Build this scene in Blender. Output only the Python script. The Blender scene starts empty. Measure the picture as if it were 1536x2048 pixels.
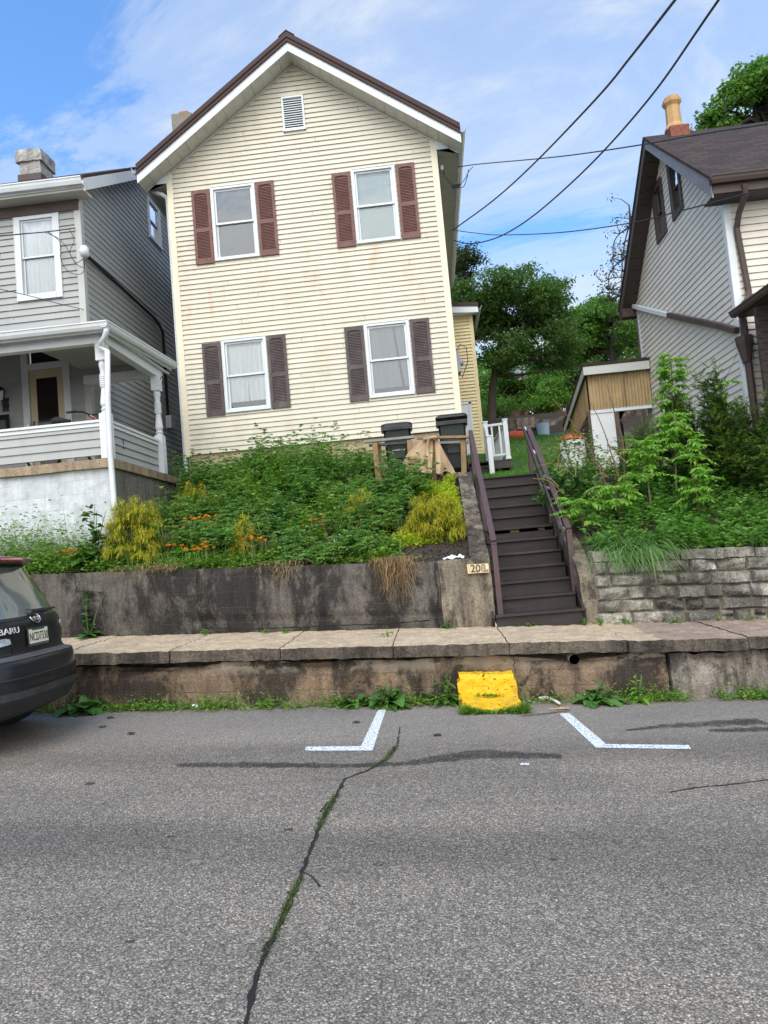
import bpy, math, random
import numpy as np
from mathutils import Vector, noise as mnoise
random.seed(7); RNG=np.random.default_rng(7)
PI=math.pi
SC=bpy.context.scene; COL=SC.collection
# ------------------------------------------------------------------ camera
FPX=1400.; CAMH=1.6
_p,_y,_r=math.radians(3.75),math.radians(3.75),math.radians(5.0)
_F0=np.array([-math.sin(_y),math.cos(_y),0]);_R0=np.array([math.cos(_y),math.sin(_y),0]);_Z=np.array([0,0,1.])
CF=_F0*math.cos(_p)+_Z*math.sin(_p);_U0=-_F0*math.sin(_p)+_Z*math.cos(_p)
CR=_R0*math.cos(_r)-_U0*math.sin(_r);CU=_U0*math.cos(_r)+_R0*math.sin(_r)
CC=np.array([0,0,CAMH])
def _ray(x,y): return CR*(x-768)/FPX-CU*(y-1024)/FPX+CF
def at(x,y,Y):
    d=_ray(x,y); return CC+d*(Y/d[1])
def atX(x,y,X):
    d=_ray(x,y); return CC+d*(X/d[0])
from mathutils import Matrix
cam=bpy.data.cameras.new('camera'); camo=bpy.data.objects.new('camera',cam); COL.objects.link(camo)
cam.sensor_fit='VERTICAL'; cam.sensor_height=36.; cam.lens=36*FPX/2048; cam.clip_start=.05; cam.clip_end=3000
mw=Matrix.Identity(4)
for i in range(3):
    mw[i][0]=CR[i];mw[i][1]=CU[i];mw[i][2]=-CF[i];mw[i][3]=CC[i]
camo.matrix_world=mw; SC.camera=camo
G=-.054                                   # street falls to the right
def road_z(x): return G*x
def sst(a,b,x):
    t=min(1,max(0,(x-a)/(b-a))); return t*t*(3-2*t)
def lerp(a,b,t): return a+(b-a)*t
def lawn_z(y):
    pts=[(12.4,2.82),(15.5,3.22),(18,3.78),(28,5.93),(28.6,6.9),(45,9.5),(90,16),(200,26)]
    if y<=pts[0][0]: return pts[0][1]
    for (a,za),(b,zb) in zip(pts,pts[1:]):
        if y<=b: return za+(zb-za)*(y-a)/(b-a)
    return pts[-1][1]
def gz(x,y):
    L=lawn_z(y)
    tl=min(1,max(0,(y-9.15)/3.5)); zl=lerp(1.44-.054*x,3.1,tl**.95)
    tr=min(1,max(0,(y-9.15)/2.5)); zr=lerp(1.37-.058*(x-2),2.6,tr)
    if y>11.65: zr=lerp(2.6,3.05,min(1,(y-11.65)/4))
    if y<12.5:
        if x<.5: return zl
        if x>1.95: return zr
        return min(zl,zr)-.9 if .62<x<1.85 else min(zl,zr)
    k=sst(12.5,17,y)
    zl=lerp(zl,L,sst(13,20,y)); zr=lerp(zr,L,sst(17,24,y))
    w1=sst(-.2,.9,x); w2=sst(2.3,4.2,x)
    return lerp(lerp(zl,L,w1),zr,w2)
# ------------------------------------------------------------------ materials
MATS={}
def _n(nt,t,**k):
    n=nt.nodes.new(t)
    for a,b in k.items(): setattr(n,a,b)
    return n
def _math(nt,op,a,b=None,clamp=False):
    n=_n(nt,'ShaderNodeMath',operation=op,use_clamp=clamp)
    for i,v in enumerate((a,b)):
        if v is None: continue
        if isinstance(v,(int,float)): n.inputs[i].default_value=v
        else: nt.links.new(v,n.inputs[i])
    return n.outputs[0]
def _ramp(nt,fac,stops,interp='LINEAR'):
    r=_n(nt,'ShaderNodeValToRGB'); r.color_ramp.interpolation=interp
    e=r.color_ramp.elements
    while len(e)<len(stops): e.new(.5)
    for k,(p,c) in zip(e,stops):
        k.position=p; k.color=(*c,1) if len(c)==3 else c
    nt.links.new(fac,r.inputs[0]); return r.outputs[0]
def _mix(nt,fac,a,b,mode='MIX'):
    m=_n(nt,'ShaderNodeMix',data_type='RGBA',blend_type=mode)
    for s,v in ((m.inputs[0],fac),(m.inputs[6],a),(m.inputs[7],b)):
        if isinstance(v,(int,float)): s.default_value=v
        elif isinstance(v,tuple): s.default_value=(*v,1) if len(v)==3 else v
        else: nt.links.new(v,s)
    return m.outputs[2]
def _pos(nt,scale=(1,1,1)):
    g=_n(nt,'ShaderNodeNewGeometry'); m=_n(nt,'ShaderNodeMapping'); m.inputs['Scale'].default_value=scale
    nt.links.new(g.outputs['Position'],m.inputs[0]); return m.outputs[0]
def _obj(nt,scale=(1,1,1)):
    g=_n(nt,'ShaderNodeTexCoord'); m=_n(nt,'ShaderNodeMapping'); m.inputs['Scale'].default_value=scale
    nt.links.new(g.outputs['Object'],m.inputs[0]); return m.outputs[0]
def _noise(nt,vec,scale,detail=4,rough=.6,dist=0.):
    n=_n(nt,'ShaderNodeTexNoise'); n.inputs['Scale'].default_value=scale; n.inputs['Detail'].default_value=detail
    n.inputs['Roughness'].default_value=rough; n.inputs['Distortion'].default_value=dist
    nt.links.new(vec,n.inputs['Vector']); return n.outputs[0]
def newmat(name):
    m=bpy.data.materials.new(name); m.use_nodes=True; nt=m.node_tree; nt.nodes.clear()
    o=_n(nt,'ShaderNodeOutputMaterial'); b=_n(nt,'ShaderNodeBsdfPrincipled'); nt.links.new(b.outputs[0],o.inputs[0])
    MATS[name]=m; return m,nt,b,o
def M(name,base,rough=.6,var=.12,scale=2.5,fine=0,bump=0.,bscale=60,metal=0,spec=.5,stains=(),streak=None,coat=0,local=True):
    """stains: (colour, noise scale, lo, hi, stretch)"""
    m,nt,b,o=newmat(name)
    V=_obj if local else _pos
    v=V(nt); n=_noise(nt,v,scale,5)
    c=_ramp(nt,n,[(.3,tuple(x*(1-var) for x in base)),(.7,tuple(min(1,x*(1+var)) for x in base))])
    if fine:
        n2=_noise(nt,v,120,3); f=_ramp(nt,n2,[(.3,(1-fine,)*3),(.7,(1+fine,)*3)]); c=_mix(nt,1.,c,f,'MULTIPLY')
    for (sc,ss,lo,hi,st) in stains:
        nn=_noise(nt,V(nt,st),ss,6,.65,.3); f=_ramp(nt,nn,[(lo,(0,0,0)),(hi,(1,1,1))]); c=_mix(nt,f,c,sc)
    nt.links.new(c,b.inputs['Base Color']); b.inputs['Roughness'].default_value=rough; b.inputs['Metallic'].default_value=metal
    b.inputs['Specular IOR Level'].default_value=spec
    if coat: b.inputs['Coat Weight'].default_value=coat; b.inputs['Coat Roughness'].default_value=.08
    if bump:
        bn=_n(nt,'ShaderNodeBump'); bn.inputs['Strength'].default_value=bump; bn.inputs['Distance'].default_value=.01
        nt.links.new(_noise(nt,V(nt),bscale,5,.65),bn.inputs['Height']); nt.links.new(bn.outputs[0],b.inputs['Normal'])
    return m
def Mleaf(name,stops,trans=.35,rough=.5,patch=None):
    """leaf colour varies leaf by leaf; some light passes through"""
    m,nt,b,o=newmat(name)
    g=_n(nt,'ShaderNodeNewGeometry')
    k=len(stops); c=_ramp(nt,g.outputs['Random Per Island'],[(i/(max(1,k-1)),s) for i,s in enumerate(stops)])
    if patch:
        nn=_noise(nt,_pos(nt),patch[1],3); f=_ramp(nt,nn,[(.42,(0,0,0)),(.6,(1,1,1))]); c=_mix(nt,f,c,_mix(nt,.65,c,patch[0]))
    nt.links.new(c,b.inputs['Base Color']); b.inputs['Roughness'].default_value=rough; b.inputs['Specular IOR Level'].default_value=.35
    t=_n(nt,'ShaderNodeBsdfTranslucent'); nt.links.new(_mix(nt,1.,c,(1.0,1.15,.55),'MULTIPLY'),t.inputs[0])
    mx=_n(nt,'ShaderNodeMixShader'); mx.inputs[0].default_value=trans
    nt.links.new(b.outputs[0],mx.inputs[1]); nt.links.new(t.outputs[0],mx.inputs[2]); nt.links.new(mx.outputs[0],o.inputs[0])
    return m
def Mglass(name,tint=(1,1,1),refl=.08,rough=.01):
    m,nt,b,o=newmat(name); nt.nodes.remove(b)
    t=_n(nt,'ShaderNodeBsdfTransparent'); t.inputs[0].default_value=(*tint,1)
    gl=_n(nt,'ShaderNodeBsdfGlossy');bn=_n(nt,'ShaderNodeBump');bn.inputs['Strength'].default_value=.3;bn.inputs['Distance'].default_value=.02;nt.links.new(_noise(nt,_pos(nt),2.2,2),bn.inputs['Height']);nt.links.new(bn.outputs[0],gl.inputs['Normal']); gl.inputs['Roughness'].default_value=rough; gl.inputs[0].default_value=(.9,.95,1,1)
    fr=_n(nt,'ShaderNodeFresnel'); fr.inputs[0].default_value=1.5
    f=_math(nt,'ADD',fr.outputs[0],refl,True); mx=_n(nt,'ShaderNodeMixShader')
    nt.links.new(f,mx.inputs[0]); nt.links.new(t.outputs[0],mx.inputs[1]); nt.links.new(gl.outputs[0],mx.inputs[2]); nt.links.new(mx.outputs[0],o.inputs[0])
    return m
# ------------------------------------------------------------------ mesh builder
OFF={}
class MB:
    def __init__(s): s.V=[];s.F=[];s.n=0
    def add(s,v,f,mi=0):
        v=np.asarray(v,float).reshape(-1,3)
        if isinstance(f,np.ndarray): s.F.append((f+s.n,mi))
        else:
            by={}
            for q in f: by.setdefault(len(q),[]).append(q)
            for k,l in by.items(): s.F.append((np.array(l,int)+s.n,mi))
        s.V.append(v); s.n+=len(v)
    def box(s,x0,x1,y0,y1,z0,z1,mi=0,T=None):
        p=[(x,y,z) for x in (x0,x1) for y in (y0,y1) for z in (z0,z1)]
        if T: p=[T(*q) for q in p]
        s.add(p,[(0,1,3,2),(4,6,7,5),(0,4,5,1),(2,3,7,6),(0,2,6,4),(1,5,7,3)],mi)
    def bar(s,a,b,w,h,up=(0,0,1),mi=0):
        """rectangular bar from a to b, w sideways, h along up"""
        a=np.array(a,float);b=np.array(b,float);d=b-a;d/=np.linalg.norm(d);up=np.array(up,float)
        r=np.cross(d,up);r/=np.linalg.norm(r);u=np.cross(r,d)
        p=[q+r*sx*w/2+u*sz*h/2 for q in (a,b) for sx in (-1,1) for sz in (-1,1)]
        s.add(p,[(0,1,3,2),(4,6,7,5),(0,4,5,1),(2,3,7,6),(0,2,6,4),(1,5,7,3)],mi)
    def quad(s,a,b,c,d,mi=0): s.add([a,b,c,d],[(0,1,2,3)],mi)
    def prism(s,poly,d,mi=0):
        """polygon (list of 3d points) extruded by vector d"""
        n=len(poly);d=np.array(d,float);p=[np.array(q,float) for q in poly]
        s.add(p+[q+d for q in p],[tuple(range(n))[::-1],tuple(range(n,2*n))]+[(i,(i+1)%n,n+(i+1)%n,n+i) for i in range(n)],mi)
    def tube(s,pts,r,n=8,mi=0,cap=True):
        P=[np.array(q,float) for q in pts];R=r if hasattr(r,'__len__') else [r]*len(P)
        V=[];prev=None
        for i,q in enumerate(P):
            t=P[min(i+1,len(P)-1)]-P[max(i-1,0)];t=t/(np.linalg.norm(t)+1e-12)
            if prev is None:
                a=np.array([0,0,1.]) if abs(t[2])<.9 else np.array([1.,0,0]); u=np.cross(t,a)
            else: u=prev-t*np.dot(prev,t)
            u/=np.linalg.norm(u)+1e-12;prev=u;w=np.cross(t,u)
            for k in range(n):
                an=2*PI*k/n;V.append(q+(u*math.cos(an)+w*math.sin(an))*R[i])
        F=[(i*n+k,i*n+(k+1)%n,(i+1)*n+(k+1)%n,(i+1)*n+k) for i in range(len(P)-1) for k in range(n)]
        if cap: F+= [tuple(range(n))[::-1],tuple((len(P)-1)*n+k for k in range(n))]
        s.add(V,F,mi)
    def lathe(s,prof,c,n=20,mi=0,axis=2,sq=None):
        V=[]
        for (r,z) in prof:
            for k in range(n):
                a=2*PI*(k+.5)/n;q=[r*math.cos(a),r*math.sin(a),z]
                if axis==1: q=[q[0],q[2],q[1]]
                if axis==0: q=[q[2],q[0],q[1]]
                V.append((c[0]+q[0],c[1]+q[1],c[2]+q[2]))
        m=len(prof)
        F=[(i*n+k,i*n+(k+1)%n,(i+1)*n+(k+1)%n,(i+1)*n+k) for i in range(m-1) for k in range(n)]+[tuple(range(n))[::-1],tuple((m-1)*n+k for k in range(n))]
        s.add(V,F,mi)
    def grid(s,P,mi=0):
        """P[i][j] points"""
        P=np.asarray(P,float);a,b=P.shape[:2];i=np.arange(a-1)[:,None]*b+np.arange(b-1)[None,:]
        s.add(P.reshape(-1,3),np.stack([i,i+1,i+b+1,i+b],-1).reshape(-1,4),mi)
    def rough(s,x0,x1,y0,y1,z0,z1,step,amp,sc=3,mi=0,T=None,oct=3):
        """subdivided box whose skin is displaced by noise"""
        def ln(a,b): return np.linspace(a,b,max(2,int(round((b-a)/step))+1))
        X,Y,Z=ln(x0,x1),ln(y0,y1),ln(z0,z1)
        def face(A,B,fn):
            P=[[fn(a,b) for b in B] for a in A]
            Q=[]
            for row in P:
                rr=[]
                for q in row:
                    q=Vector(q); w=Vector((0,0,0));f=sc;am=amp
                    for _ in range(oct): w+=mnoise.noise_vector(q*f)*am; f*=2.3;am*=.5
                    q=q+w; rr.append(T(*q) if T else tuple(q))
                Q.append(rr)
            s.grid(Q,mi)
        face(X,Z,lambda a,b:(a,y0,b));face(X,Z[::-1],lambda a,b:(a,y1,b));face(X,Y[::-1],lambda a,b:(a,b,z0));face(X,Y,lambda a,b:(a,b,z1))
        face(Y,Z[::-1],lambda a,b:(x0,a,b));face(Y,Z,lambda a,b:(x1,a,b))
    def build(s,name,mats,parent=None,smooth=False,bevel=0,loc=None,weld=False):
        mats=mats if isinstance(mats,(list,tuple)) else [mats]
        V=np.concatenate(s.V) if s.V else np.zeros((0,3))
        if parent is not None: off=OFF[parent.name]
        elif loc is not None: off=np.array(loc,float)
        else:
            lo,hi=V.min(0),V.max(0);off=np.array([(lo[0]+hi[0])/2,(lo[1]+hi[1])/2,lo[2]])
        V=V-off
        me=bpy.data.meshes.new(name)
        lt=np.concatenate([np.full(len(f),f.shape[1]) for f,_ in s.F]);lv=np.concatenate([f.ravel() for f,_ in s.F])
        mi=np.concatenate([np.full(len(f),m) for f,m in s.F]);ls=np.concatenate([[0],np.cumsum(lt)[:-1]])
        me.vertices.add(len(V));me.vertices.foreach_set('co',V.ravel().astype(np.float32))
        me.loops.add(len(lv));me.loops.foreach_set('vertex_index',lv.astype(np.int32))
        me.polygons.add(len(lt));me.polygons.foreach_set('loop_start',ls.astype(np.int32));me.polygons.foreach_set('loop_total',lt.astype(np.int32))
        me.polygons.foreach_set('material_index',mi.astype(np.int32))
        me.polygons.foreach_set('use_smooth',np.full(len(lt),bool(smooth)))
        me.update(calc_edges=True); 
        for m in mats: me.materials.append(MATS[m] if isinstance(m,str) else m)
        o=bpy.data.objects.new(name,me); COL.objects.link(o)
        if parent is not None: o.parent=parent
        else: o.location=off
        OFF[o.name]=off
        if weld:
            w=o.modifiers.new('weld','WELD'); w.merge_threshold=.0006
        if bevel:
            b=o.modifiers.new('bevel','BEVEL');b.width=bevel;b.segments=2;b.limit_method='ANGLE';b.angle_limit=math.radians(40);b.harden_normals=False
        return o
def tag(o,label=None,cat=None,group=None,kind=None):
    if label: o['label']=label
    if cat: o['category']=cat
    if group: o['group']=group
    if kind: o['kind']=kind
    return o
def thing(name,label,cat,loc,group=None):
    o=bpy.data.objects.new(name,None);COL.objects.link(o);o.location=loc;o.empty_display_size=.1
    OFF[o.name]=np.array(loc,float);return tag(o,label,cat,group)
def copy_tree(o,parent=None):
    c=o.copy();COL.objects.link(c)
    if parent is not None: c.parent=parent
    for k in [k for k in o.children]: copy_tree(k,c)
    return c
def frame(O,U,N):
    """local (u, n, z) -> world on a wall: O base point, U along it, N outward"""
    O=np.array(O,float);U=np.array(U,float);N=np.array(N,float)
    return lambda u,n,z:O+U*u+N*n+np.array([0,0,z])
def siding(mb,T,z0,z1,h,lim,holes=(),lip=.020,mi=0):
    k=int(math.ceil((z1-z0)/h-1e-6));rs=random.Random(int(z1*97))
    for i in range(k):
        seam=rs.uniform(0,1)*3.6
        zb=z0+i*h; zt=min(zb+h,z1)
        bz=sorted({zb,zt}|{z for q in holes for z in (q[2],q[3]) if zb<z<zt})
        for j,(a,c) in enumerate(zip(bz,bz[1:])):
            la,lc=lim(a+1e-4),lim(c-1e-4)
            if la[1]-la[0]<.01 : continue
            iv=[(la[0],la[1],lc[0],lc[1])]
            for (h0,h1,hz0,hz1) in holes:
                if hz0<=a+1e-5 and hz1>=c-1e-5:
                    ni=[]
                    for (p,q,r,t) in iv:
                        if h1<=p or h0>=q: ni.append((p,q,r,t));continue
                        if h0>p: ni.append((p,h0,r,h0))
                        if h1<q: ni.append((h1,q,h1,t))
                    iv=ni
            nv=[]
            for (p,q,r,t) in iv:                    # overlap seams between lengths of siding
                cuts=[s for s in np.arange(-40+seam+(i%2)*1.8,40,3.66) if p+.15<s<q-.15 and r+.15<s<t-.15 and (i*7)%5<2]
                for s in cuts: nv.append((p,s-.0025,r,s-.0025));p=r=s+.0025
                nv.append((p,q,r,t))
            iv=nv
            da=lip*(1-(a-zb)/h)+.002; dc=lip*(1-(c-zb)/h)+.002
            for (p,q,r,t) in iv:
                if q-p<.004: continue
                mb.quad(T(p,da,a),T(q,da,a),T(t,dc,c),T(r,dc,c),mi)
                if c>=zt-1e-6: mb.quad(T(r,dc,c),T(t,dc,c),T(t,-.006,c+.026),T(r,-.006,c+.026),mi)
                if a<=zb+1e-6: mb.quad(T(q,da,a),T(p,da,a),T(p,-.003,a+lip*.95),T(q,-.003,a+lip*.95),mi)
def text_mesh(txt,size,ext=.002,font_scale=1.0):
    """vertices, faces of lettering in the XY plane, centred"""
    cu=bpy.data.curves.new('lettering','FONT');cu.body=txt;cu.size=size;cu.extrude=ext;cu.align_x='CENTER';cu.align_y='CENTER';cu.resolution_u=3
    o=bpy.data.objects.new('lettering',cu);COL.objects.link(o);bpy.context.view_layer.update()
    me=bpy.data.meshes.new_from_object(o.evaluated_get(bpy.context.evaluated_depsgraph_get()))
    v=np.array([x.co[:] for x in me.vertices]);f=[tuple(p.vertices) for p in me.polygons]
    bpy.data.objects.remove(o);bpy.data.curves.remove(cu);bpy.data.meshes.remove(me)
    return v,f
# ------------------------------------------------------------------ light and sky
SUN_EL,SUN_AZ=math.radians(54),math.radians(188)    # azimuth measured clockwise from +Y
W=bpy.data.worlds.new('World');SC.world=W;W.use_nodes=True;nt=W.node_tree;nt.nodes.clear()
wo=_n(nt,'ShaderNodeOutputWorld');bg=_n(nt,'ShaderNodeBackground');nt.links.new(bg.outputs[0],wo.inputs[0])
sky=_n(nt,'ShaderNodeTexSky',sky_type='NISHITA');sky.sun_disc=False;sky.sun_elevation=SUN_EL;sky.sun_rotation=SUN_AZ
sky.altitude=100;sky.air_density=1.0;sky.dust_density=.6;sky.ozone_density=1.6
tc=_n(nt,'ShaderNodeTexCoord');sep=_n(nt,'ShaderNodeSeparateXYZ');nt.links.new(tc.outputs['Generated'],sep.inputs[0])
zz=_math(nt,'MAXIMUM',_math(nt,'ADD',sep.outputs[2],.12),.05)
cx=_math(nt,'DIVIDE',sep.outputs[0],zz);cy=_math(nt,'DIVIDE',sep.outputs[1],zz)
cmb=_n(nt,'ShaderNodeCombineXYZ');nt.links.new(cx,cmb.inputs[0]);nt.links.new(cy,cmb.inputs[1]);cmb.inputs[2].default_value=3.1
mp=_n(nt,'ShaderNodeMapping');mp.inputs['Scale'].default_value=(.75,1.1,1);mp.inputs['Rotation'].default_value=(0,0,.5);nt.links.new(cmb.outputs[0],mp.inputs[0])
n1=_noise(nt,mp.outputs[0],1.5,9,.66,.6)
# thin veil: more of it towards the right and low down
veil=_math(nt,'ADD',_math(nt,'MULTIPLY',sep.outputs[0],.40),_math(nt,'MULTIPLY',_math(nt,'SUBTRACT',.62,sep.outputs[2]),1.25))
veil=_math(nt,'ADD',veil,_math(nt,'MULTIPLY',_math(nt,'MAXIMUM',_math(nt,'MULTIPLY',sep.outputs[1],-1.),0),.7))
cm=_math(nt,'ADD',_math(nt,'ADD',_math(nt,'MULTIPLY',n1,1.5),-.24),_math(nt,'MULTIPLY',veil,.5))
cl=_ramp(nt,cm,[(.40,(0,0,0)),(.56,(.42,.42,.42)),(.86,(.95,.95,.95))],'EASE')
sdv=_n(nt,'ShaderNodeVectorMath',operation='DOT_PRODUCT');nt.links.new(tc.outputs['Generated'],sdv.inputs[0]);sdv.inputs[1].default_value=(math.sin(SUN_AZ)*math.cos(SUN_EL),math.cos(SUN_AZ)*math.cos(SUN_EL),math.sin(SUN_EL))
glow=_ramp(nt,sdv.outputs['Value'],[(.25,(0,0,0)),(.97,(1,1,1))],'EASE')
white=_mix(nt,glow,(2.65,2.95,3.3),(10.5,10.1,9.3))
tinted=_mix(nt,1.,sky.outputs[0],(.66,.93,1.15),'MULTIPLY')
nt.links.new(_mix(nt,cl,tinted,white),bg.inputs[0]);bg.inputs[1].default_value=.15
sl=bpy.data.lights.new('sun','SUN');sl.energy=1.15;sl.angle=math.radians(38);sl.color=(1,.955,.88)
so=bpy.data.objects.new('sun',sl);COL.objects.link(so)
_d=Vector((math.sin(SUN_AZ)*math.cos(SUN_EL),math.cos(SUN_AZ)*math.cos(SUN_EL),math.sin(SUN_EL)))
so.rotation_euler=(-_d).to_track_quat('-Z','Y').to_euler();so.location=(0,-5,30)
SC.view_settings.view_transform='Standard';SC.view_settings.look='None';SC.view_settings.exposure=1.0;SC.view_settings.gamma=1
SC.cycles.max_bounces=8;SC.cycles.diffuse_bounces=3;SC.cycles.transparent_max_bounces=12;SC.cycles.use_denoising=True;SC.cycles.caustics_reflective=False;SC.cycles.caustics_refractive=False
# ------------------------------------------------------------------ materials of the setting and the houses
def Msiding(name,base,dirt,dk=.5,rust=None,var=.05):
    m,nt,b,o=newmat(name);v=_pos(nt)
    c=_ramp(nt,_noise(nt,v,1.1,5),[(.3,tuple(x*(1-var) for x in base)),(.7,tuple(x*(1+var) for x in base))])
    n=_noise(nt,_pos(nt,(2.2,2.2,.5)),1.6,6,.7,.4);c=_mix(nt,_ramp(nt,n,[(.52,(0,0,0)),(.8,(dk,)*3)]),c,dirt)
    n=_noise(nt,_pos(nt,(.2,.2,10)),1.,2);c=_mix(nt,1.,c,_ramp(nt,n,[(.35,(.95,.95,.95)),(.65,(1.03,1.03,1.03))]),'MULTIPLY')
    if rust:
        n=_noise(nt,_pos(nt,(1.7,1.7,.9)),1.5,5,.75,.6);pz=_n(nt,'ShaderNodeSeparateXYZ');nt.links.new(_pos(nt),pz.inputs[0]);band=_ramp(nt,_math(nt,'MULTIPLY',pz.outputs[2],.1),[(.44,(.12,)*3),(.63,(.6,)*3),(.70,(1,1,1)),(.785,(1,1,1)),(.80,(.1,)*3)])
        n2=_noise(nt,_pos(nt,(5,5,.5)),1.3,5,.75,.3);f=_math(nt,'MULTIPLY',_math(nt,'MULTIPLY',_ramp(nt,n,[(.46,(0,0,0)),(.62,(1,1,1))]),_ramp(nt,n2,[(.44,(0,0,0)),(.66,(.5,)*3)])),band);c=_mix(nt,f,c,rust)
    nt.links.new(c,b.inputs['Base Color']);b.inputs['Roughness'].default_value=.55;b.inputs['Specular IOR Level'].default_value=.3
    bn=_n(nt,'ShaderNodeBump');bn.inputs['Strength'].default_value=.12;bn.inputs['Distance'].default_value=.006
    nt.links.new(_noise(nt,_pos(nt,(1.2,1.2,3)),4.,4),bn.inputs['Height']);nt.links.new(bn.outputs[0],b.inputs['Normal'])
Msiding('cream_vinyl',(.60,.57,.475),(.42,.36,.24),.5,(.58,.30,.15))
Msiding('yellow_vinyl',(.74,.62,.36),(.5,.4,.2),.25)
Msiding('grey_vinyl',(.37,.385,.375),(.25,.26,.23),.35)
Msiding('ivory_vinyl',(.68,.645,.56),(.36,.34,.28),.35)
M('cream_trim',(.72,.66,.50),.5,.05)
M('white_paint',(.64,.67,.69),.45,.06,stains=[((.42,.42,.38),6,.62,.85,(1,1,.6))])
M('white_trim',(.62,.67,.70),.4,.05)
M('soffit',(.52,.51,.45),.55,.06,stains=[((.3,.29,.25),3,.6,.9,(1,1,1))])
M('brown_metal',(.048,.026,.024),.62,.12,spec=.25)
M('brown_trim',(.075,.054,.048),.55,.15,spec=.3)
M('dark_soffit',(.045,.032,.028),.6,.1)
M('red_shutter',(.15,.066,.055),.65,.2,7,stains=[((.24,.11,.09),3,.55,.8,(1,1,.4))])
M('plum_shutter',(.082,.062,.062),.7,.25,8,stains=[((.15,.12,.12),5,.55,.75,(1,1,.3))])
M('aluminium',(.50,.55,.58),.45,.08)
M('stucco',(.43,.34,.235),.9,.12,3,.1,.9,14,stains=[((.25,.19,.13),5,.58,.75,(1,1,1))])
M('concrete_light',(.20,.185,.15),.9,.15,4,.1,.5,60,stains=[((.16,.15,.14),7,.5,.7,(1,1,.6))])
M('clay',(.42,.13,.05),.8,.1)
M('blind_grey',(.17,.18,.185),.8,.08,8)
M('blind_blue',(.52,.62,.64),.8,.05)
M('interior',(.05,.045,.045),.9)
M('dark_glass_back',(.012,.010,.012),.8)
Mglass('window_glass',(.95,.97,.97),.03)
Mglass('storm_glass',(.74,.76,.78),.05,.08)
def Mcurtain(name,a,bq,sc):
    m,nt,b,o=newmat(name);n=_noise(nt,_pos(nt,(sc,sc,.25)),1.,3)
    nt.links.new(_ramp(nt,n,[(.3,a),(.7,bq)]),b.inputs['Base Color']);b.inputs['Roughness'].default_value=.9
Mcurtain('curtain_white',(.86,.88,.92),(.92,.94,.96),3)
Mcurtain('curtain_grey',(.66,.69,.73),(.76,.79,.82),3)
def Mshingle(name,a,c2,h=.14):
    m,nt,b,o=newmat(name);v=_obj(nt)
    br=_n(nt,'ShaderNodeTexBrick');br.inputs['Scale'].default_value=1;br.inputs['Brick Width'].default_value=.32;br.inputs['Row Height'].default_value=h;br.inputs['Mortar Size'].default_value=.012
    br.inputs['Color1'].default_value=(*a,1);br.inputs['Color2'].default_value=(*c2,1);br.inputs['Mortar'].default_value=(.012,.01,.009,1);br.inputs['Bias'].default_value=-.1
    nt.links.new(_pos(nt,(1,1.25,1)),br.inputs[0])
    n=_noise(nt,v,1.2,6,.7);c=_mix(nt,_ramp(nt,n,[(.5,(0,0,0)),(.8,(.25,.25,.25))]),br.outputs[0],(.06,.05,.04))
    n=_noise(nt,v,70,3);c=_mix(nt,1.,c,_ramp(nt,n,[(.3,(.6,.6,.6)),(.7,(1.4,1.4,1.4))]),'MULTIPLY')
    nt.links.new(c,b.inputs['Base Color']);b.inputs['Roughness'].default_value=.9
    bn=_n(nt,'ShaderNodeBump');bn.inputs['Strength'].default_value=.6;bn.inputs['Distance'].default_value=.01;nt.links.new(br.outputs[1],bn.inputs['Height']);bn.invert=True;nt.links.new(bn.outputs[0],b.inputs['Normal'])
Mshingle('shingle_brown',(.026,.015,.012),(.055,.033,.025))
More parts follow.
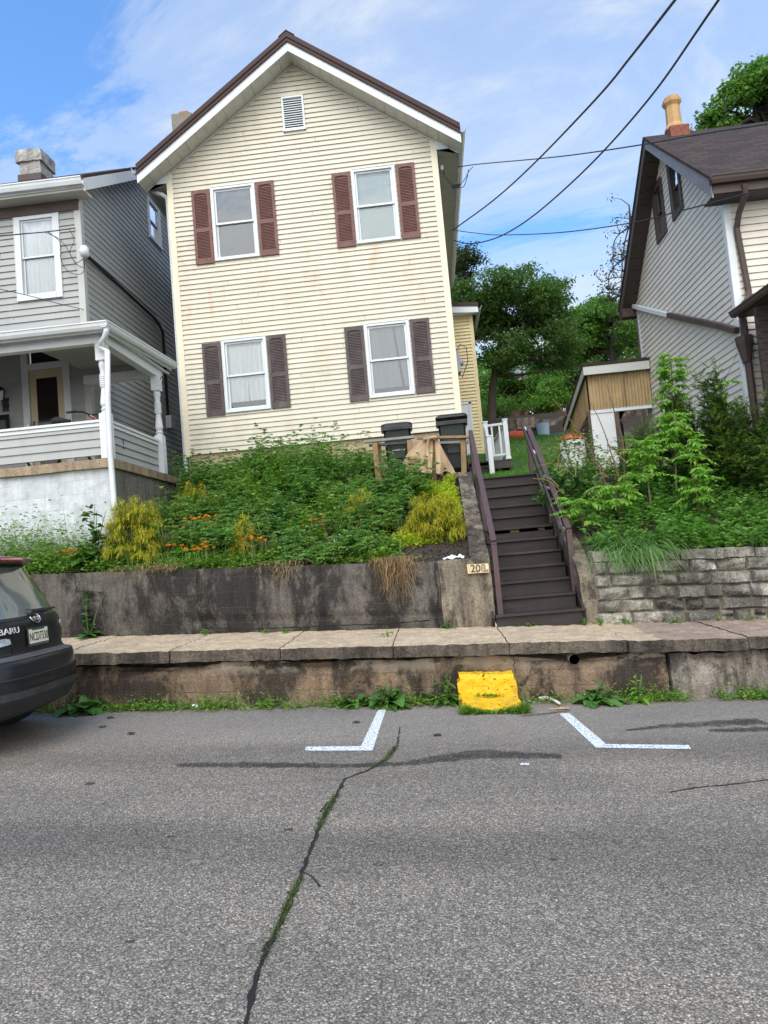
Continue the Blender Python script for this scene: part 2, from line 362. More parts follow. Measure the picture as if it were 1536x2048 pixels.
# asphalt: light chips in a dark binder
def Masphalt():
    m,nt,b,o=newmat('asphalt');v=_pos(nt)
    vo=_n(nt,'ShaderNodeTexVoronoi');vo.inputs['Scale'].default_value=104;nt.links.new(v,vo.inputs['Vector'])
    sr=_n(nt,'ShaderNodeSeparateColor');nt.links.new(vo.outputs['Color'],sr.inputs[0])
    chip=_ramp(nt,sr.outputs[0],[(0,(.060,.058,.056)),(.40,(.13,.126,.12)),(.72,(.20,.192,.178)),(.93,(.31,.295,.27)),(1,(.48,.45,.41))])
    vo2=_n(nt,'ShaderNodeTexVoronoi');vo2.inputs['Scale'].default_value=190;nt.links.new(v,vo2.inputs['Vector'])
    s2=_n(nt,'ShaderNodeSeparateColor');nt.links.new(vo2.outputs['Color'],s2.inputs[0])
    c=_mix(nt,.38,chip,_ramp(nt,s2.outputs[1],[(0,(.03,.03,.031)),(.6,(.15,.147,.14)),(1,(.4,.385,.35))]))
    edge=_ramp(nt,vo.outputs['Distance'],[(.25,(1,1,1)),(.62,(.52,.52,.54))]);c=_mix(nt,1.,_mix(nt,1.,c,edge,'MULTIPLY'),(1.10,1.02,.90),'MULTIPLY')
    warm=_noise(nt,_pos(nt,(.35,.9,1)),1.2,5,.6);c=_mix(nt,1.,c,_ramp(nt,warm,[(.32,(1.2,1.2,1.2)),(.52,(1.55,1.53,1.5)),(.72,(1.85,1.8,1.7))]),'MULTIPLY')
    # tyre tracks: slightly darker, smoother bands that run along the road
    ps=_n(nt,'ShaderNodeSeparateXYZ');nt.links.new(v,ps.inputs[0])
    yy=_math(nt,'ADD',ps.outputs[1],_math(nt,'MULTIPLY',_noise(nt,_pos(nt,(.4,.4,.4)),1,3),.8))
    wv=_math(nt,'SINE',_math(nt,'MULTIPLY',yy,3.3));c=_mix(nt,1.,c,_ramp(nt,wv,[(.1,(1.02,1.02,1.02)),(.95,(.80,.80,.81))]),'MULTIPLY')
    bl=_noise(nt,_pos(nt,(.8,1.3,1)),2.6,6,.7);c=_mix(nt,_ramp(nt,bl,[(.58,(0,0,0)),(.72,(.55,.55,.55))]),c,(.075,.073,.073))
    # the verge at the kerb is greyer and dustier
    vg=_math(nt,'ADD',ps.outputs[1],_math(nt,'MULTIPLY',_noise(nt,v,1.6,5),.9))
    c=_mix(nt,_ramp(nt,_math(nt,'MULTIPLY',vg,.1),[(.60,(0,0,0)),(.70,(.30,.30,.30))]),c,(.26,.245,.225))
    nt.links.new(c,b.inputs['Base Color']);b.inputs['Roughness'].default_value=.78;b.inputs['Specular IOR Level'].default_value=.4
    bn=_n(nt,'ShaderNodeBump');bn.inputs['Strength'].default_value=.75;bn.inputs['Distance'].default_value=.006;bn.invert=True
    nt.links.new(vo.outputs['Distance'],bn.inputs['Height']);nt.links.new(bn.outputs[0],b.inputs['Normal'])
Masphalt()
def Mwallstain(name,base,dark,tan,lo=.42,hi=.62,joints=None,tanlo=.55,coarse=.35,moss=None,drip=.72,jmix=.8,speck=.4,island=0,chip=None):
    m,nt,b,o=newmat(name);v=_pos(nt)
    c=_ramp(nt,_noise(nt,v,5,6,.7),[(.3,tuple(x*.78 for x in base)),(.7,tuple(x*1.2 for x in base))])
    n=_noise(nt,_pos(nt,(1,1,.55)),1.7,10,.74,.25);c=_mix(nt,_ramp(nt,n,[(lo,(0,0,0)),(hi,(.92,.92,.92))]),c,dark)
    n=_noise(nt,_pos(nt,(1.3,1.3,1.3)),1.9,10,.76,.2);c=_mix(nt,_ramp(nt,n,[(tanlo,(0,0,0)),(tanlo+.16,(.75,.75,.75))]),c,tan)
    n=_noise(nt,_pos(nt,(7,7,.7)),1.,5,.7);c=_mix(nt,1.,c,_ramp(nt,n,[(.38,(drip,)*3),(.56,(1.06,)*3)]),'MULTIPLY')
    if moss:
        n=_noise(nt,v,2.3,5,.7,.3);c=_mix(nt,_ramp(nt,n,[(.62,(0,0,0)),(.75,(.5,.5,.5))]),c,moss)
    n=_noise(nt,v,55,3);sp=_ramp(nt,n,[(.3,(1-speck,)*3),(.5,(1,1,1)),(.72,(1+speck*.9,)*3)]);c=_mix(nt,1.,c,sp,'MULTIPLY')
    if chip:                                           # pale fresh fracture along the broken upper lip
        ps=_n(nt,'ShaderNodeSeparateXYZ');nt.links.new(v,ps.inputs[0]);hh=_math(nt,'ADD',ps.outputs[2],_math(nt,'MULTIPLY',ps.outputs[0],.054))
        cf=_math(nt,'MULTIPLY',_ramp(nt,hh,[(.33,(0,0,0)),(.42,(1,1,1))]),_ramp(nt,_noise(nt,_pos(nt,(1,1,2)),1.6,9,.7),[(.47,(0,0,0)),(.53,(.8,.8,.8))]));c=_mix(nt,cf,c,chip)
    if island:
        gi=_n(nt,'ShaderNodeNewGeometry');c=_mix(nt,1.,c,_ramp(nt,gi.outputs['Random Per Island'],[(0,(1-island,)*3),(1,(1+island,)*3)]),'MULTIPLY')
    h=_noise(nt,v,38,5,.7)
    if joints:
        mp=_n(nt,'ShaderNodeSeparateXYZ');nt.links.new(v,mp.inputs[0]);cb=_n(nt,'ShaderNodeCombineXYZ')
        nt.links.new(mp.outputs[0],cb.inputs[0]);nt.links.new(_math(nt,'ADD',_math(nt,'ADD',mp.outputs[2],_math(nt,'MULTIPLY',mp.outputs[0],joints[2])),_math(nt,'MULTIPLY',_noise(nt,v,2.2,3),.02)),cb.inputs[1])
        br=_n(nt,'ShaderNodeTexBrick');br.inputs['Scale'].default_value=1;br.inputs['Brick Width'].default_value=joints[0];br.inputs['Row Height'].default_value=joints[1];br.inputs['Mortar Size'].default_value=.006;br.inputs['Mortar Smooth'].default_value=.4
        nt.links.new(cb.outputs[0],br.inputs[0]);br.inputs['Color1'].default_value=(.92,.92,.92,1);br.inputs['Color2'].default_value=(1.06,1.06,1.06,1);br.inputs['Mortar'].default_value=(1,1,1,1)
        c=_mix(nt,1.,c,br.outputs[0],'MULTIPLY')
        jm=_math(nt,'MULTIPLY',br.outputs[1],_ramp(nt,_noise(nt,v,3,3),[(.4,(.1*jmix,)*3),(.65,(jmix,)*3)]));c=_mix(nt,jm,c,joints[3])
        h=_math(nt,'SUBTRACT',h,_math(nt,'MULTIPLY',br.outputs[1],.55))
    nt.links.new(c,b.inputs['Base Color']);b.inputs['Roughness'].default_value=.92;b.inputs['Specular IOR Level'].default_value=.25
    bn=_n(nt,'ShaderNodeBump');bn.inputs['Strength'].default_value=coarse;bn.inputs['Distance'].default_value=.02;nt.links.new(h,bn.inputs['Height']);nt.links.new(bn.outputs[0],b.inputs['Normal'])
Mwallstain('street_wall',(.20,.145,.10),(.040,.033,.028),(.34,.21,.12),.475,.535,tanlo=.53,moss=(.13,.105,.02),drip=.62,joints=(5.3,.165,.054,(.09,.075,.06)),coarse=.6,chip=(.33,.285,.225))
Mwallstain('garden_wall',(.125,.112,.097),(.026,.023,.022),(.27,.25,.22),.45,.54,joints=(.41,.2,.054,(.13,.12,.105)),tanlo=.60,drip=.66,jmix=.30)
Mwallstain('cheek_concrete',(.22,.185,.14),(.06,.05,.042),(.36,.29,.205),.475,.55,tanlo=.54,coarse=.6,drip=.5)
Mwallstain('sidewalk_concrete',(.44,.345,.235),(.30,.24,.17),(.52,.42,.30),.55,.8,tanlo=.55,coarse=.25,drip=.85)
Mwallstain('slab_edge',(.17,.14,.108),(.05,.043,.037),(.34,.28,.21),.45,.62,tanlo=.57,coarse=1.3,drip=.6)
Mwallstain('white_block',(.52,.55,.575),(.42,.43,.43),(.57,.60,.62),.6,.8,joints=(.42,.21,.0,(.40,.41,.41)),tanlo=.5,coarse=.3,drip=.95,speck=.08,jmix=1.)
Mwallstain('bare_block',(.23,.215,.19),(.13,.12,.105),(.3,.28,.24),.5,.75,joints=(.41,.2,.0,(.12,.115,.1)),coarse=.6)
Mwallstain('porch_slab',(.33,.25,.17),(.19,.145,.10),(.40,.31,.22),.55,.8)
Mwallstain('rubble',(.345,.32,.27),(.11,.105,.09),(.52,.51,.475),.46,.58,tanlo=.52,coarse=1.3,moss=(.2,.18,.10),island=.38)
M('mortar',(.19,.16,.12),.95,.25,8,.2,.8,30)
M('soil',(.040,.028,.02),.95,.4,9,.4,1.,30)
M('mulch',(.028,.018,.014),.95,.5,25,.4,1.,45)
M('lawn_soil',(.06,.085,.025),.95,.3,3)
def Mfaded(name,base,lo,hi,sc,rough=.8,attr=True,chips=True):
    m,nt,b,o=newmat(name);b.inputs['Base Color'].default_value=(*base,1);b.inputs['Roughness'].default_value=rough
    t=_n(nt,'ShaderNodeBsdfTransparent');mx=_n(nt,'ShaderNodeMixShader');v=_pos(nt)
    f=_noise(nt,v,sc,7,.72)
    if attr:
        a=_n(nt,'ShaderNodeAttribute',attribute_name='fade');f=_math(nt,'SUBTRACT',_math(nt,'ADD',f,a.outputs['Fac']),1.)
    f=_ramp(nt,f,[(lo,(0,0,0)),(hi,(1,1,1))])
    if chips:
        vo=_n(nt,'ShaderNodeTexVoronoi');vo.inputs['Scale'].default_value=62;nt.links.new(v,vo.inputs['Vector']);f=_math(nt,'MULTIPLY',f,_ramp(nt,vo.outputs['Distance'],[(.5,(1,1,1)),(.75,(.35,.35,.35))]))
    nt.links.new(f,mx.inputs[0]);nt.links.new(t.outputs[0],mx.inputs[1]);nt.links.new(b.outputs[0],mx.inputs[2]);nt.links.new(mx.outputs[0],o.inputs[0])
Mfaded('road_paint',(.70,.75,.78),.16,.36,14,.7,False)
Mfaded('tar_stain',(.040,.036,.033),.12,.62,6,.75)
Mfaded('rust_stain',(.30,.22,.15),.25,1.0,9,.85)
# ------------------------------------------------------------------ ground, road, pavement
def sheet(name,pts_top,pts_bot,mat,n=1):
    mb=MB();mb.grid([pts_top,pts_bot]);return mb.build(name,mat)
mb=MB();xs=np.linspace(-60,60,61);ys=[-40,-20,-8,-2,2,4,6,7.75]
mb.grid([[(x,y,G*x) for x in xs] for y in ys][::-1]);tag(mb.build('road','asphalt'),kind='structure')
mb=MB();xs=np.concatenate([np.linspace(-60,-10,14)[:-1],np.linspace(-10,8,73)[:-1],np.linspace(8,60,14)]);ys=np.concatenate([np.linspace(9.12,14,26)[:-1],np.linspace(14,30,30)[:-1],np.linspace(30,200,25)])
mb.grid([[(x,y,gz(x,y)+.012*mnoise.noise(Vector((x*3,y*3,0)))) for x in xs] for y in ys][::-1])
tag(mb.build('garden_ground','soil',smooth=True),kind='structure')
mb=MB();xs=np.linspace(.55,7,22);ys=np.linspace(12.5,27.8,50)
P=[[(x+ (.35 if y>17 else 0)*0,y,gz(x,y)+.03) for x in xs] for y in ys][::-1];mb.grid(P);tag(mb.build('lawn_ground','lawn_soil',smooth=True),kind='structure')
# pavement slabs, each a little out of line, on a lower wall
mb=MB();jx=[-12.9+1.23*k for k in range(23)];random.seed(3)
jx=[.70+1.23*k for k in range(-11,10)]
cut={0:.0}
for a,c in zip(jx,jx[1:]):
    dz=random.uniform(-.008,.008);dy=random.uniform(-.02,.02);zc=lambda x:.625+G*x+dz
    T=lambda x,y,z:(x,y,z+zc(x)+.02*(y-7.6))
    mb.rough(a+.006,c-.006,7.575+dy,9.05,-.125,0,.035,.011,9,0,T)
Mwallstain('sidewalk_brown',(.31,.235,.18),(.21,.165,.13),(.39,.30,.23),.5,.7,tanlo=.55,coarse=.4,drip=.85)
o=mb.build('sidewalk',['sidewalk_concrete','slab_edge','sidewalk_brown']);_ox=o.location.x;o.data.polygons.foreach_set('material_index',np.array([(2 if p.center.x+_ox>2.3 else 0) if abs(p.normal.z)>.75 else 1 for p in o.data.polygons],np.int32));tag(o,kind='structure')
mb=MB()
def Tw(x,y,z):
    ero=(.16*max(0,mnoise.noise(Vector((x*1.1,2.2,0)))+.05)+.05*max(0,mnoise.noise(Vector((x*7,1,0)))))*max(0,min(1,(z-.30)/.15))      # broken upper lip
    return (x,y+ero*1.3,z+G*x-(ero*.9 if z>.44 else 0))
mb.rough(-13,2.33,7.655,8.2,-.15,.485,.04,.016,2.2,0,Tw)
tag(mb.build('kerb_wall','street_wall',smooth=True),'low brown stained concrete wall holding up the pavement behind the yellow step','wall')
Mwallstain('grey_wall',(.235,.205,.17),(.06,.052,.044),(.38,.35,.30),.46,.53,tanlo=.53,coarse=.5,drip=.6)
mb=MB();mb.rough(2.365,13,7.63,8.2,-.15,.485,.04,.02,2.6,0,Tw);tag(mb.build('kerb_wall','grey_wall',smooth=True),'greyer cracked concrete wall carrying the pavement below the stone wall','wall')
mb=MB();mb.rough(-13,.06,9.0,9.3,-.05,.85,.04,.012,1.7,0,lambda x,y,z:(x,y+.03*mnoise.noise(Vector((x*.7,z*1.3,4)))+(.035 if (z<.22 and x>-3.2) else 0),z+.65+G*x))
tag(mb.build('block_wall','garden_wall',smooth=True),'blackened concrete block retaining wall below the overgrown flower bed','wall')
# stone wall: coursed rubble, each stone a bulged, chipped block bedded in mortar, cap stones on top
mb=MB();random.seed(11)
mb.rough(1.97,10,9.062,9.3,-.1,.80,.06,.012,5,1,lambda x,y,z:(x,y,z+.65+G*x))
def stone(c4,dep):
    """c4: four corners (x,z) of the stone's face, going round from lower left"""
    w=c4[1][0]-c4[0][0];h=c4[3][1]-c4[0][1];nx=max(5,int(w/.022));nz=max(5,int(h/.022));sd=random.uniform(0,99);P=[]
    tx,tz=random.uniform(-.03,.03),random.uniform(-.025,.025);pl=[(random.uniform(.75,1.15),random.uniform(-1.3,1.3),random.uniform(-1.3,1.3)) for _ in range(4)]
    for i in range(nx+1):
        r=[]
        for j in range(nz+1):
            u,v=i/nx,j/nz
            x=lerp(lerp(c4[0][0],c4[1][0],u),lerp(c4[3][0],c4[2][0],u),v);z=lerp(lerp(c4[0][1],c4[1][1],u),lerp(c4[3][1],c4[2][1],u),v)
            x+=.012*mnoise.noise(Vector((sd,z*8,1)))*(1 if 0<u<1 else .6);z+=.010*mnoise.noise(Vector((x*8,sd,2)))
            e=min(1,min(u,1-u)*w/.022)*min(1,min(v,1-v)*h/.022);e=e**.5
            q=Vector((x*6,z*6,sd));f=min(1.05,min(k0+k1*(u-.5)+k2*(v-.5) for k0,k1,k2 in pl))+.22*mnoise.noise(q*1.5)+.16*mnoise.noise(q*4)+.10*mnoise.noise(q*9)
            r.append((x,9.052-dep*e*f+(tx*(u-.5)+tz*(v-.5))*e,z+.65+G*x))
        P.append(r)
    mb.grid(P,0)
z=-.03
rows=[.17,.15,.165,.16,.175]
def edge_z(row,x): return sum(rows[:row])-.03+.016*mnoise.noise(Vector((x*1.3,row*3.7,8)))
for row in range(5):
    x=1.995+random.uniform(-.06,.0)
    while x<9.8:
        w=random.choice((random.uniform(.16,.28),random.uniform(.28,.42),random.uniform(.36,.56)));g=random.uniform(.002,.009)
        sk=random.uniform(-.03,.03);sk2=random.uniform(-.03,.03)
        a,b=max(1.99,x+g),x+w-g
        c4=[(a,edge_z(row,a)+.004),(b+sk*.3,edge_z(row,b)+.004),(b+sk,edge_z(row+1,b)-.003),(a+sk2*.6,edge_z(row+1,a)-.003)]
        if random.random()<.16 and w<.34:
            m=lerp(c4[0][1],c4[3][1],random.uniform(.4,.6));stone([c4[0],c4[1],(c4[1][0],m-.005),(c4[0][0],m-.004)],.05);stone([(c4[0][0],m+.006),(c4[1][0],m+.006),c4[2],c4[3]],.055)
        else: stone(c4,random.uniform(.05,.105))
        x+=w
x=1.98
while x<9.8:
    w=random.uniform(.26,.6);h=random.uniform(.085,.125);t_=random.uniform(-.008,.008)
    mb.rough(x+.006,x+w-.008,9.0+random.uniform(-.035,.0),9.33,.78,.79+h,.035,.016,6,0,lambda x,y,z:(x,y,z+.65+G*x));x+=w
tag(mb.build('stone_wall',['rubble','mortar']),'rough grey stone retaining wall to the right of the stairs','wall')
M('crack_dark',(.012,.011,.010),.95)
def wall_crack(par,px,Y,r=.006):
    P=[at(x,y,Y) for x,y in px];d=[];
    for a,b in zip(P,P[1:]):
        n=max(2,int(np.linalg.norm(b-a)/.025));d+=[lerp(a,b,i/n)+np.array([random.gauss(0,.007),0,random.gauss(0,.004)]) for i in range(n)]
    mb=MB();mb.tube(d+[P[-1]],[r*random.uniform(.5,1.4) for _ in range(len(d)+1)],5);mb.build('crack','crack_dark',par)
_bw=bpy.data.objects['block_wall'];wall_crack(_bw,[(393,1150),(394,1190),(396,1226),(410,1230),(413,1258)],8.972);wall_crack(_bw,[(150,1152),(152,1182),(205,1184),(206,1216)],8.972,.004);wall_crack(_bw,[(410,1256),(520,1258),(640,1252),(760,1248),(860,1240)],8.972,.007)
_kw=bpy.data.objects['kerb_wall'];wall_crack(_kw,[(1027,1296),(1028,1330),(1030,1348)],7.622,.004);wall_crack(_kw,[(1095,1298),(1130,1322),(1118,1340)],7.622,.004);wall_crack(_kw,[(540,1330),(620,1322),(700,1326)],7.622,.004)
# road markings, crack and stains
def marking(name,poly,label,z=.004):
    mb=MB();mb.add([(x,y,G*x+z) for x,y in poly],[tuple(range(len(poly)))])
    return tag(mb.build(name,'road_paint'),kind='structure')
def rp(x,y):
    d=_ray(x,y);t=-CAMH/(d[2]-G*d[0]);p=CC+d*t;return (p[0],p[1])
marking('parking_line',[rp(610,1502),rp(745,1502),rp(776,1408),rp(762,1408),rp(722,1493),rp(612,1494)],'')
marking('parking_line',[rp(1382,1499),rp(1192,1496),rp(1119,1428),rp(1139,1427),rp(1213,1489),rp(1378,1491)],'')
marking('parking_line',[rp(1040,1531),rp(1060,1531),rp(1058,1527),rp(1042,1527)],'')
def ribbon(name,px,w,mat,z,seg=40,jit=.0,kind='structure'):
    """band on the road through the given photo points; 'fade' is 1 in the middle, 0 at its rim"""
    pts=[np.array(rp(*q)) for q in px];W0=w if hasattr(w,'__len__') else [w]*len(pts)
    d=np.cumsum([0]+[np.linalg.norm(b-a) for a,b in zip(pts,pts[1:])]);s=np.linspace(0,d[-1],seg)
    X=np.interp(s,d,[p[0] for p in pts]);Y=np.interp(s,d,[p[1] for p in pts]);Wd=np.interp(s,d,W0)
    tx=np.gradient(X);ty=np.gradient(Y);l=np.hypot(tx,ty);nx,ny=-ty/l,tx/l
    P=[];fade=[]
    for j,t in enumerate((-1,-.55,0,.55,1)):
        row=[]
        for i in range(seg):
            ww=Wd[i]*t*(1+jit*mnoise.noise(Vector((s[i]*9,t*5,1))));o=jit*.6*Wd[i]*mnoise.noise(Vector((s[i]*14,7,0)))
            x=X[i]+nx[i]*(ww+o);y=Y[i]+ny[i]*(ww+o);row.append((x,y,G*x+z));fade.append(max(0,1-abs(t)**3.2)*(1 if 1<i<seg-2 else .2))
        P.append(row)
    mb=MB();mb.grid(P);o=mb.build(name,mat)
    a=o.data.attributes.new('fade','FLOAT','POINT');a.data.foreach_set('value',np.array(fade,np.float32));return tag(o,kind=kind)
ribbon('road_stain',[(330,1530),(480,1530),(700,1532),(800,1528),(960,1508),(1150,1514)],[.08,.12,.08,.10,.20,.08],'tar_stain',.003,60,.3)
ribbon('road_stain',[(1240,1462),(1340,1452),(1420,1448),(1540,1442)],[.03,.12,.16,.2],'tar_stain',.003,40,.4)
ribbon('road_stain',[(1410,1462),(1480,1460),(1560,1458)],[.05,.13,.16],'tar_stain',.0035,40,.4)
ribbon('road_stain',[(300,1580),(600,1562),(900,1535)],[.05,.09,.06],'rust_stain',.0026,60,.3)
ribbon('road_stain',[(1030,1434),(1090,1428),(1150,1420)],[.02,.05,.03],'tar_stain',.0028,20,.3)
for (x,y,r) in ((577,1660,.03),(755,1731,.02),(180,1568,.05),(343,1674,.02),(260,1885,.02),(1105,1720,.018),(540,1420,.03)): ribbon('tar_spot',[(x-14,y),(x+14,y-1)],r,'tar_stain',.0032,12,.5)
CRACK=[(800,1455),(795,1490),(772,1520),(735,1542),(690,1558),(668,1600),(645,1640),(625,1690),(605,1745),(575,1815),(545,1880),(520,1930),(505,1990),(490,2060),(478,2120)]
ribbon('road_crack',CRACK,[.004,.006,.008,.009,.008,.009,.010,.009,.010,.010,.010,.009,.009,.008,.008],'crack_dark',.0045,640,1.5)
ribbon('road_crack',[(668,1600),(655,1606),(640,1625)],.004,'crack_dark',.0046,60,1.4)
ribbon('road_crack',[(605,1745),(622,1752),(640,1775)],.004,'crack_dark',.0046,60,1.4)
ribbon('road_crack',[(545,1880),(533,1888),(524,1905)],.005,'crack_dark',.0046,60,1.4)
ribbon('road_crack',[(1340,1585),(1400,1575),(1460,1570),(1540,1560)],.006,'crack_dark',.0045,60,.9)
# ------------------------------------------------------------------ helpers for houses
def window(par,T,x0,x1,z0,z1,fm,inner,glass='window_glass',fw=.05,sw=.04,deep=.02,storm=False):
    """one double-hung window: frame > upper and lower sash, panes, curtain"""
    mb=MB();B=lambda *a,m=0:mb.box(*a,m,T)
    B(x0,x0+fw,-.07,.035,z0,z1);B(x1-fw,x1,-.07,.035,z0,z1);B(x0+fw,x1-fw,-.07,.033,z1-fw,z1);B(x0+fw,x1-fw,-.07,.045,z0,z0+fw*.9)
    B(x0-.012,x0,-.01,.042,z0-.012,z1+.012);B(x1,x1+.012,-.01,.042,z0-.012,z1+.012);B(x0,x1,-.01,.042,z1,z1+.012);B(x0,x1,-.01,.05,z0-.014,z0)
    w=mb.build('window',fm,par,bevel=.003)
    xm0,xm1=x0+fw,x1-fw;zm=(z0+z1)/2;za,zb=z0+fw*.9,z1-fw
    for (a,c,n) in ((zm-.018,zb,-.002),(za,zm+.018,-.030)):
        mb=MB();B=lambda *q:mb.box(*q,0,T)
        B(xm0+.001,xm0+sw,n-.024,n,a,c);B(xm1-sw,xm1-.001,n-.024,n,a,c);B(xm0+sw,xm1-sw,n-.024,n-.001,c-sw,c);B(xm0+sw,xm1-sw,n-.024,n-.001,a,a+sw)
        mb.build('sash',fm,w,bevel=.002)
        mb=MB();mb.box(xm0+sw,xm1-sw,n-.016,n-.010,a+sw,c-sw,0,T);mb.build('pane',glass,w)
    kind,mat=inner[0],inner[1]
    if kind=='blind':
        mb=MB();mb.box(xm0,xm1,-.085,-.08,za,zb,0,T);mb.build('blind',mat,w)
    elif kind=='curtain':
        mb=MB()
        for (c0,c1,ph) in inner[2]:
            P=[]
            for i in range(41):
                u=lerp(xm0-.05,xm1+.05,lerp(c0[0],c0[1],i/40));row=[]
                for j in range(13):
                    v=j/12;uu=lerp(xm0-.05,xm1+.05,lerp(lerp(c0[0],c1[0],1-v),lerp(c0[1],c1[1],1-v),i/40))
                    row.append(T(uu,-.09+.011*math.sin(i*.62+ph+.5*v)+.006*math.sin(i*1.37+ph*3),lerp(za-.02 if len(inner)<4 else inner[3],zb+.05,v)))
                P.append(row)
            mb.grid(P)
        mb.build('curtain',mat,w,smooth=True)
    mb=MB();D=-.9 if kind!='blind' else -.10
    mb.box(xm0-.1,xm1+.1,D-.02,D,za-.1,zb+.1,0,T)
    if kind!='blind':
        mb.box(xm0-.12,xm0-.1,D,-.07,za-.1,zb+.1,0,T);mb.box(xm1+.1,xm1+.12,D,-.07,za-.1,zb+.1,0,T);mb.box(xm0-.1,xm1+.1,D,-.07,za-.12,za-.1,0,T);mb.box(xm0-.1,xm1+.1,D,-.07,zb+.1,zb+.12,0,T)
    mb.build('room',inner[4] if len(inner)>4 else 'interior',w)
    return w
def shutter(par,T,x0,x1,z0,z1,mat):
    mb=MB();B=lambda *a:mb.box(*a,0,T);n0,n1=.018,.048;s=.055;H=z1-z0
    B(x0,x0+s,n0,n1,z0,z1);B(x1-s,x1,n0,n1,z0,z1);zr=z0+H*.455
    B(x0+s,x1-s,n0,n1-.003,z0,z0+.11);B(x0+s,x1-s,n0,n1-.003,z1-.07,z1);B(x0+s,x1-s,n0,n1-.003,zr-.04,zr+.04)
    xm=(x0+x1)/2;hw=(x1-x0)/2-s                       # arched head
    arc=[(x0+s,z1-.07)]+[(xm+hw*math.cos(PI-PI*k/10),z1-.115+.045*math.sin(PI*k/10)) for k in range(11)]+[(x1-s,z1-.07)]
    mb.prism([T(a,n0+.004,b) for a,b in arc],T(0,n1-.006,0)-T(0,n0+.004,0))
    B(x0+s,x1-s,n0-.002,n0+.004,z0+.1,z1-.06)
    for a,b in ((z0+.11,zr-.04),(zr+.04,z1-.105)):
        k=int(round((b-a)/.031))
        for i in range(k):
            z=a+(b-a)*(i+.5)/k;q=[T(u,n,zz) for u in (x0+s,x1-s) for n,zz in ((n0+.006,z+.016),(n0+.006,z+.009),(n1-.008,z-.011),(n1-.008,z-.004))]
            mb.add(q,[(0,1,2,3),(7,6,5,4),(0,4,5,1),(1,5,6,2),(2,6,7,3),(3,7,4,0)])
    return mb.build('shutter',mat,par)
def gutter(par,a,b,mat,w=.12,h=.11,name='gutter'):
    """open K-style gutter along a-b; a,b are its top outer edge, back is to the left of a->b"""
    a=np.array(a,float);b=np.array(b,float);d=(b-a)/np.linalg.norm(b-a);back=np.array([-d[1],d[0],0])
    pf=[(0,0),(0,-.02),(.012,-.03),(.02,-.07),(.045,-h),(w,-h),(w,.01),(w-.006,.01),(w-.006,-h+.006),(.05,-h+.006),(.026,-.07),(.018,-.028),(.006,-.018),(.006,0)]
    mb=MB();mb.prism([a+back*x+np.array([0,0,z]) for x,z in pf],b-a);return mb.build(name,mat,par)
# ------------------------------------------------------------------ the cream house
HY=13.5;HX0,HX1,HYB=-4.70,.765,20.55;PKX=-1.96;PIT=.72
rt=lambda x:12.08-PIT*abs(x-PKX)
house=thing('house','cream clad two-storey house with brown roof edge and four shuttered front windows','house',(-2,HY,3.1))
TF=frame((0,HY,0),(1,0,0),(0,-1,0));TR=frame((HX1,0,0),(0,1,0),(1,0,0));TLh=frame((HX0,0,0),(0,-1,0),(-1,0,0))
WIN=[(-3.82,-2.93,7.84,9.355),(-.945,-.09,7.85,9.365),(-3.825,-2.94,4.74,6.195),(-.955,-.085,4.74,6.205)]
mb=MB()
def limf(z):
    t=rt(PKX)-.37-z
    e=t/PIT; return (max(HX0+.09,PKX-e),min(HX1-.09,PKX+e))
siding(mb,TF,3.96,11.72,.1016,limf,[(a+.02,b-.02,c+.02,d-.02) for a,b,c,d in WIN]+[(-2.2,-1.81,10.36,11.03)])
siding(mb,TR,3.96,9.75,.1016,lambda z:(HY+.1,HYB));siding(mb,TLh,3.96,9.75,.1016,lambda z:(-HYB,-HY-.1))
mb.box(HX0,HX1,HYB-.05,HYB,3.2,9.8)
house_wall=mb.build('wall','cream_vinyl',house)
mb=MB();mb.box(HX0+.02,HX0+.03,HY+.3,HYB,3.96,9.7);mb.box(HX0+.1,HX1-.1,HY+1.2,HY+1.22,3.96,9.7);mb.build('partition','interior',house)
for x in (HX0,HX1): 
    mb=MB();s=1 if x<0 else -1
    mb.box(min(x-.022*s,x+.1*s),max(x-.022*s,x+.1*s),HY-.026,HY+.004,3.93,9.80-.0);mb.box(min(x-.022*s,x),max(x-.022*s,x),HY+.004,HY+.1,3.93,9.80)
    mb.build('corner_trim','cream_trim',house,bevel=.003)
mb=MB();mb.rough(HX0+.03,HX1-.03,HY+.03,HY+.3,2.4,3.97,.08,.012,6);mb.box(HX1-.3,HX1-.03,HY+.3,HYB,2.4,3.97);mb.box(HX0+.03,HX0+.3,HY+.3,HYB,2.4,3.97);mb.build('foundation','stucco',house)
# roof: metal sheets with ribs, trim, fascia and soffit
EL,ER,YF,YB=-5.17,1.25,13.06,20.75
mb=MB()
for s,e in ((-1,EL),(1,ER)):
    a=[(PKX,rt(PKX)),(e,rt(e)),(e,rt(e)-.05),(PKX,rt(PKX)-.05)]
    mb.prism([(x,YF,z) for x,z in a][::s],(0,YB-YF,0))
    k=0;y=YF+.25
    while y<YB: mb.bar((PKX,y,rt(PKX)+.008),(e,y,rt(e)+.008),.05,.022,(0,0,1));y+=.3
    mb.prism([(x,YF-.012,z) for x,z in [(PKX,rt(PKX)+.02),(e,rt(e)+.02),(e,rt(e)-.18),(PKX,rt(PKX)-.18)]][::s],(0,.05,0))
    mb.prism([(x,YF-.03,z) for x,z in [(PKX,rt(PKX)-.085),(e,rt(e)-.085),(e,rt(e)-.10),(PKX,rt(PKX)-.10)]][::s],(0,.02,0))
    mb.prism([(PKX,YF-.02,rt(PKX)+.05),(PKX+s*.16,YF-.02,rt(PKX+.16)+.045),(PKX+s*.16,YF-.02,rt(PKX+.16)+.028),(PKX,YF-.02,rt(PKX)+.03)][::s],(0,YB-YF,0))
mb.build('roof','brown_metal',house)
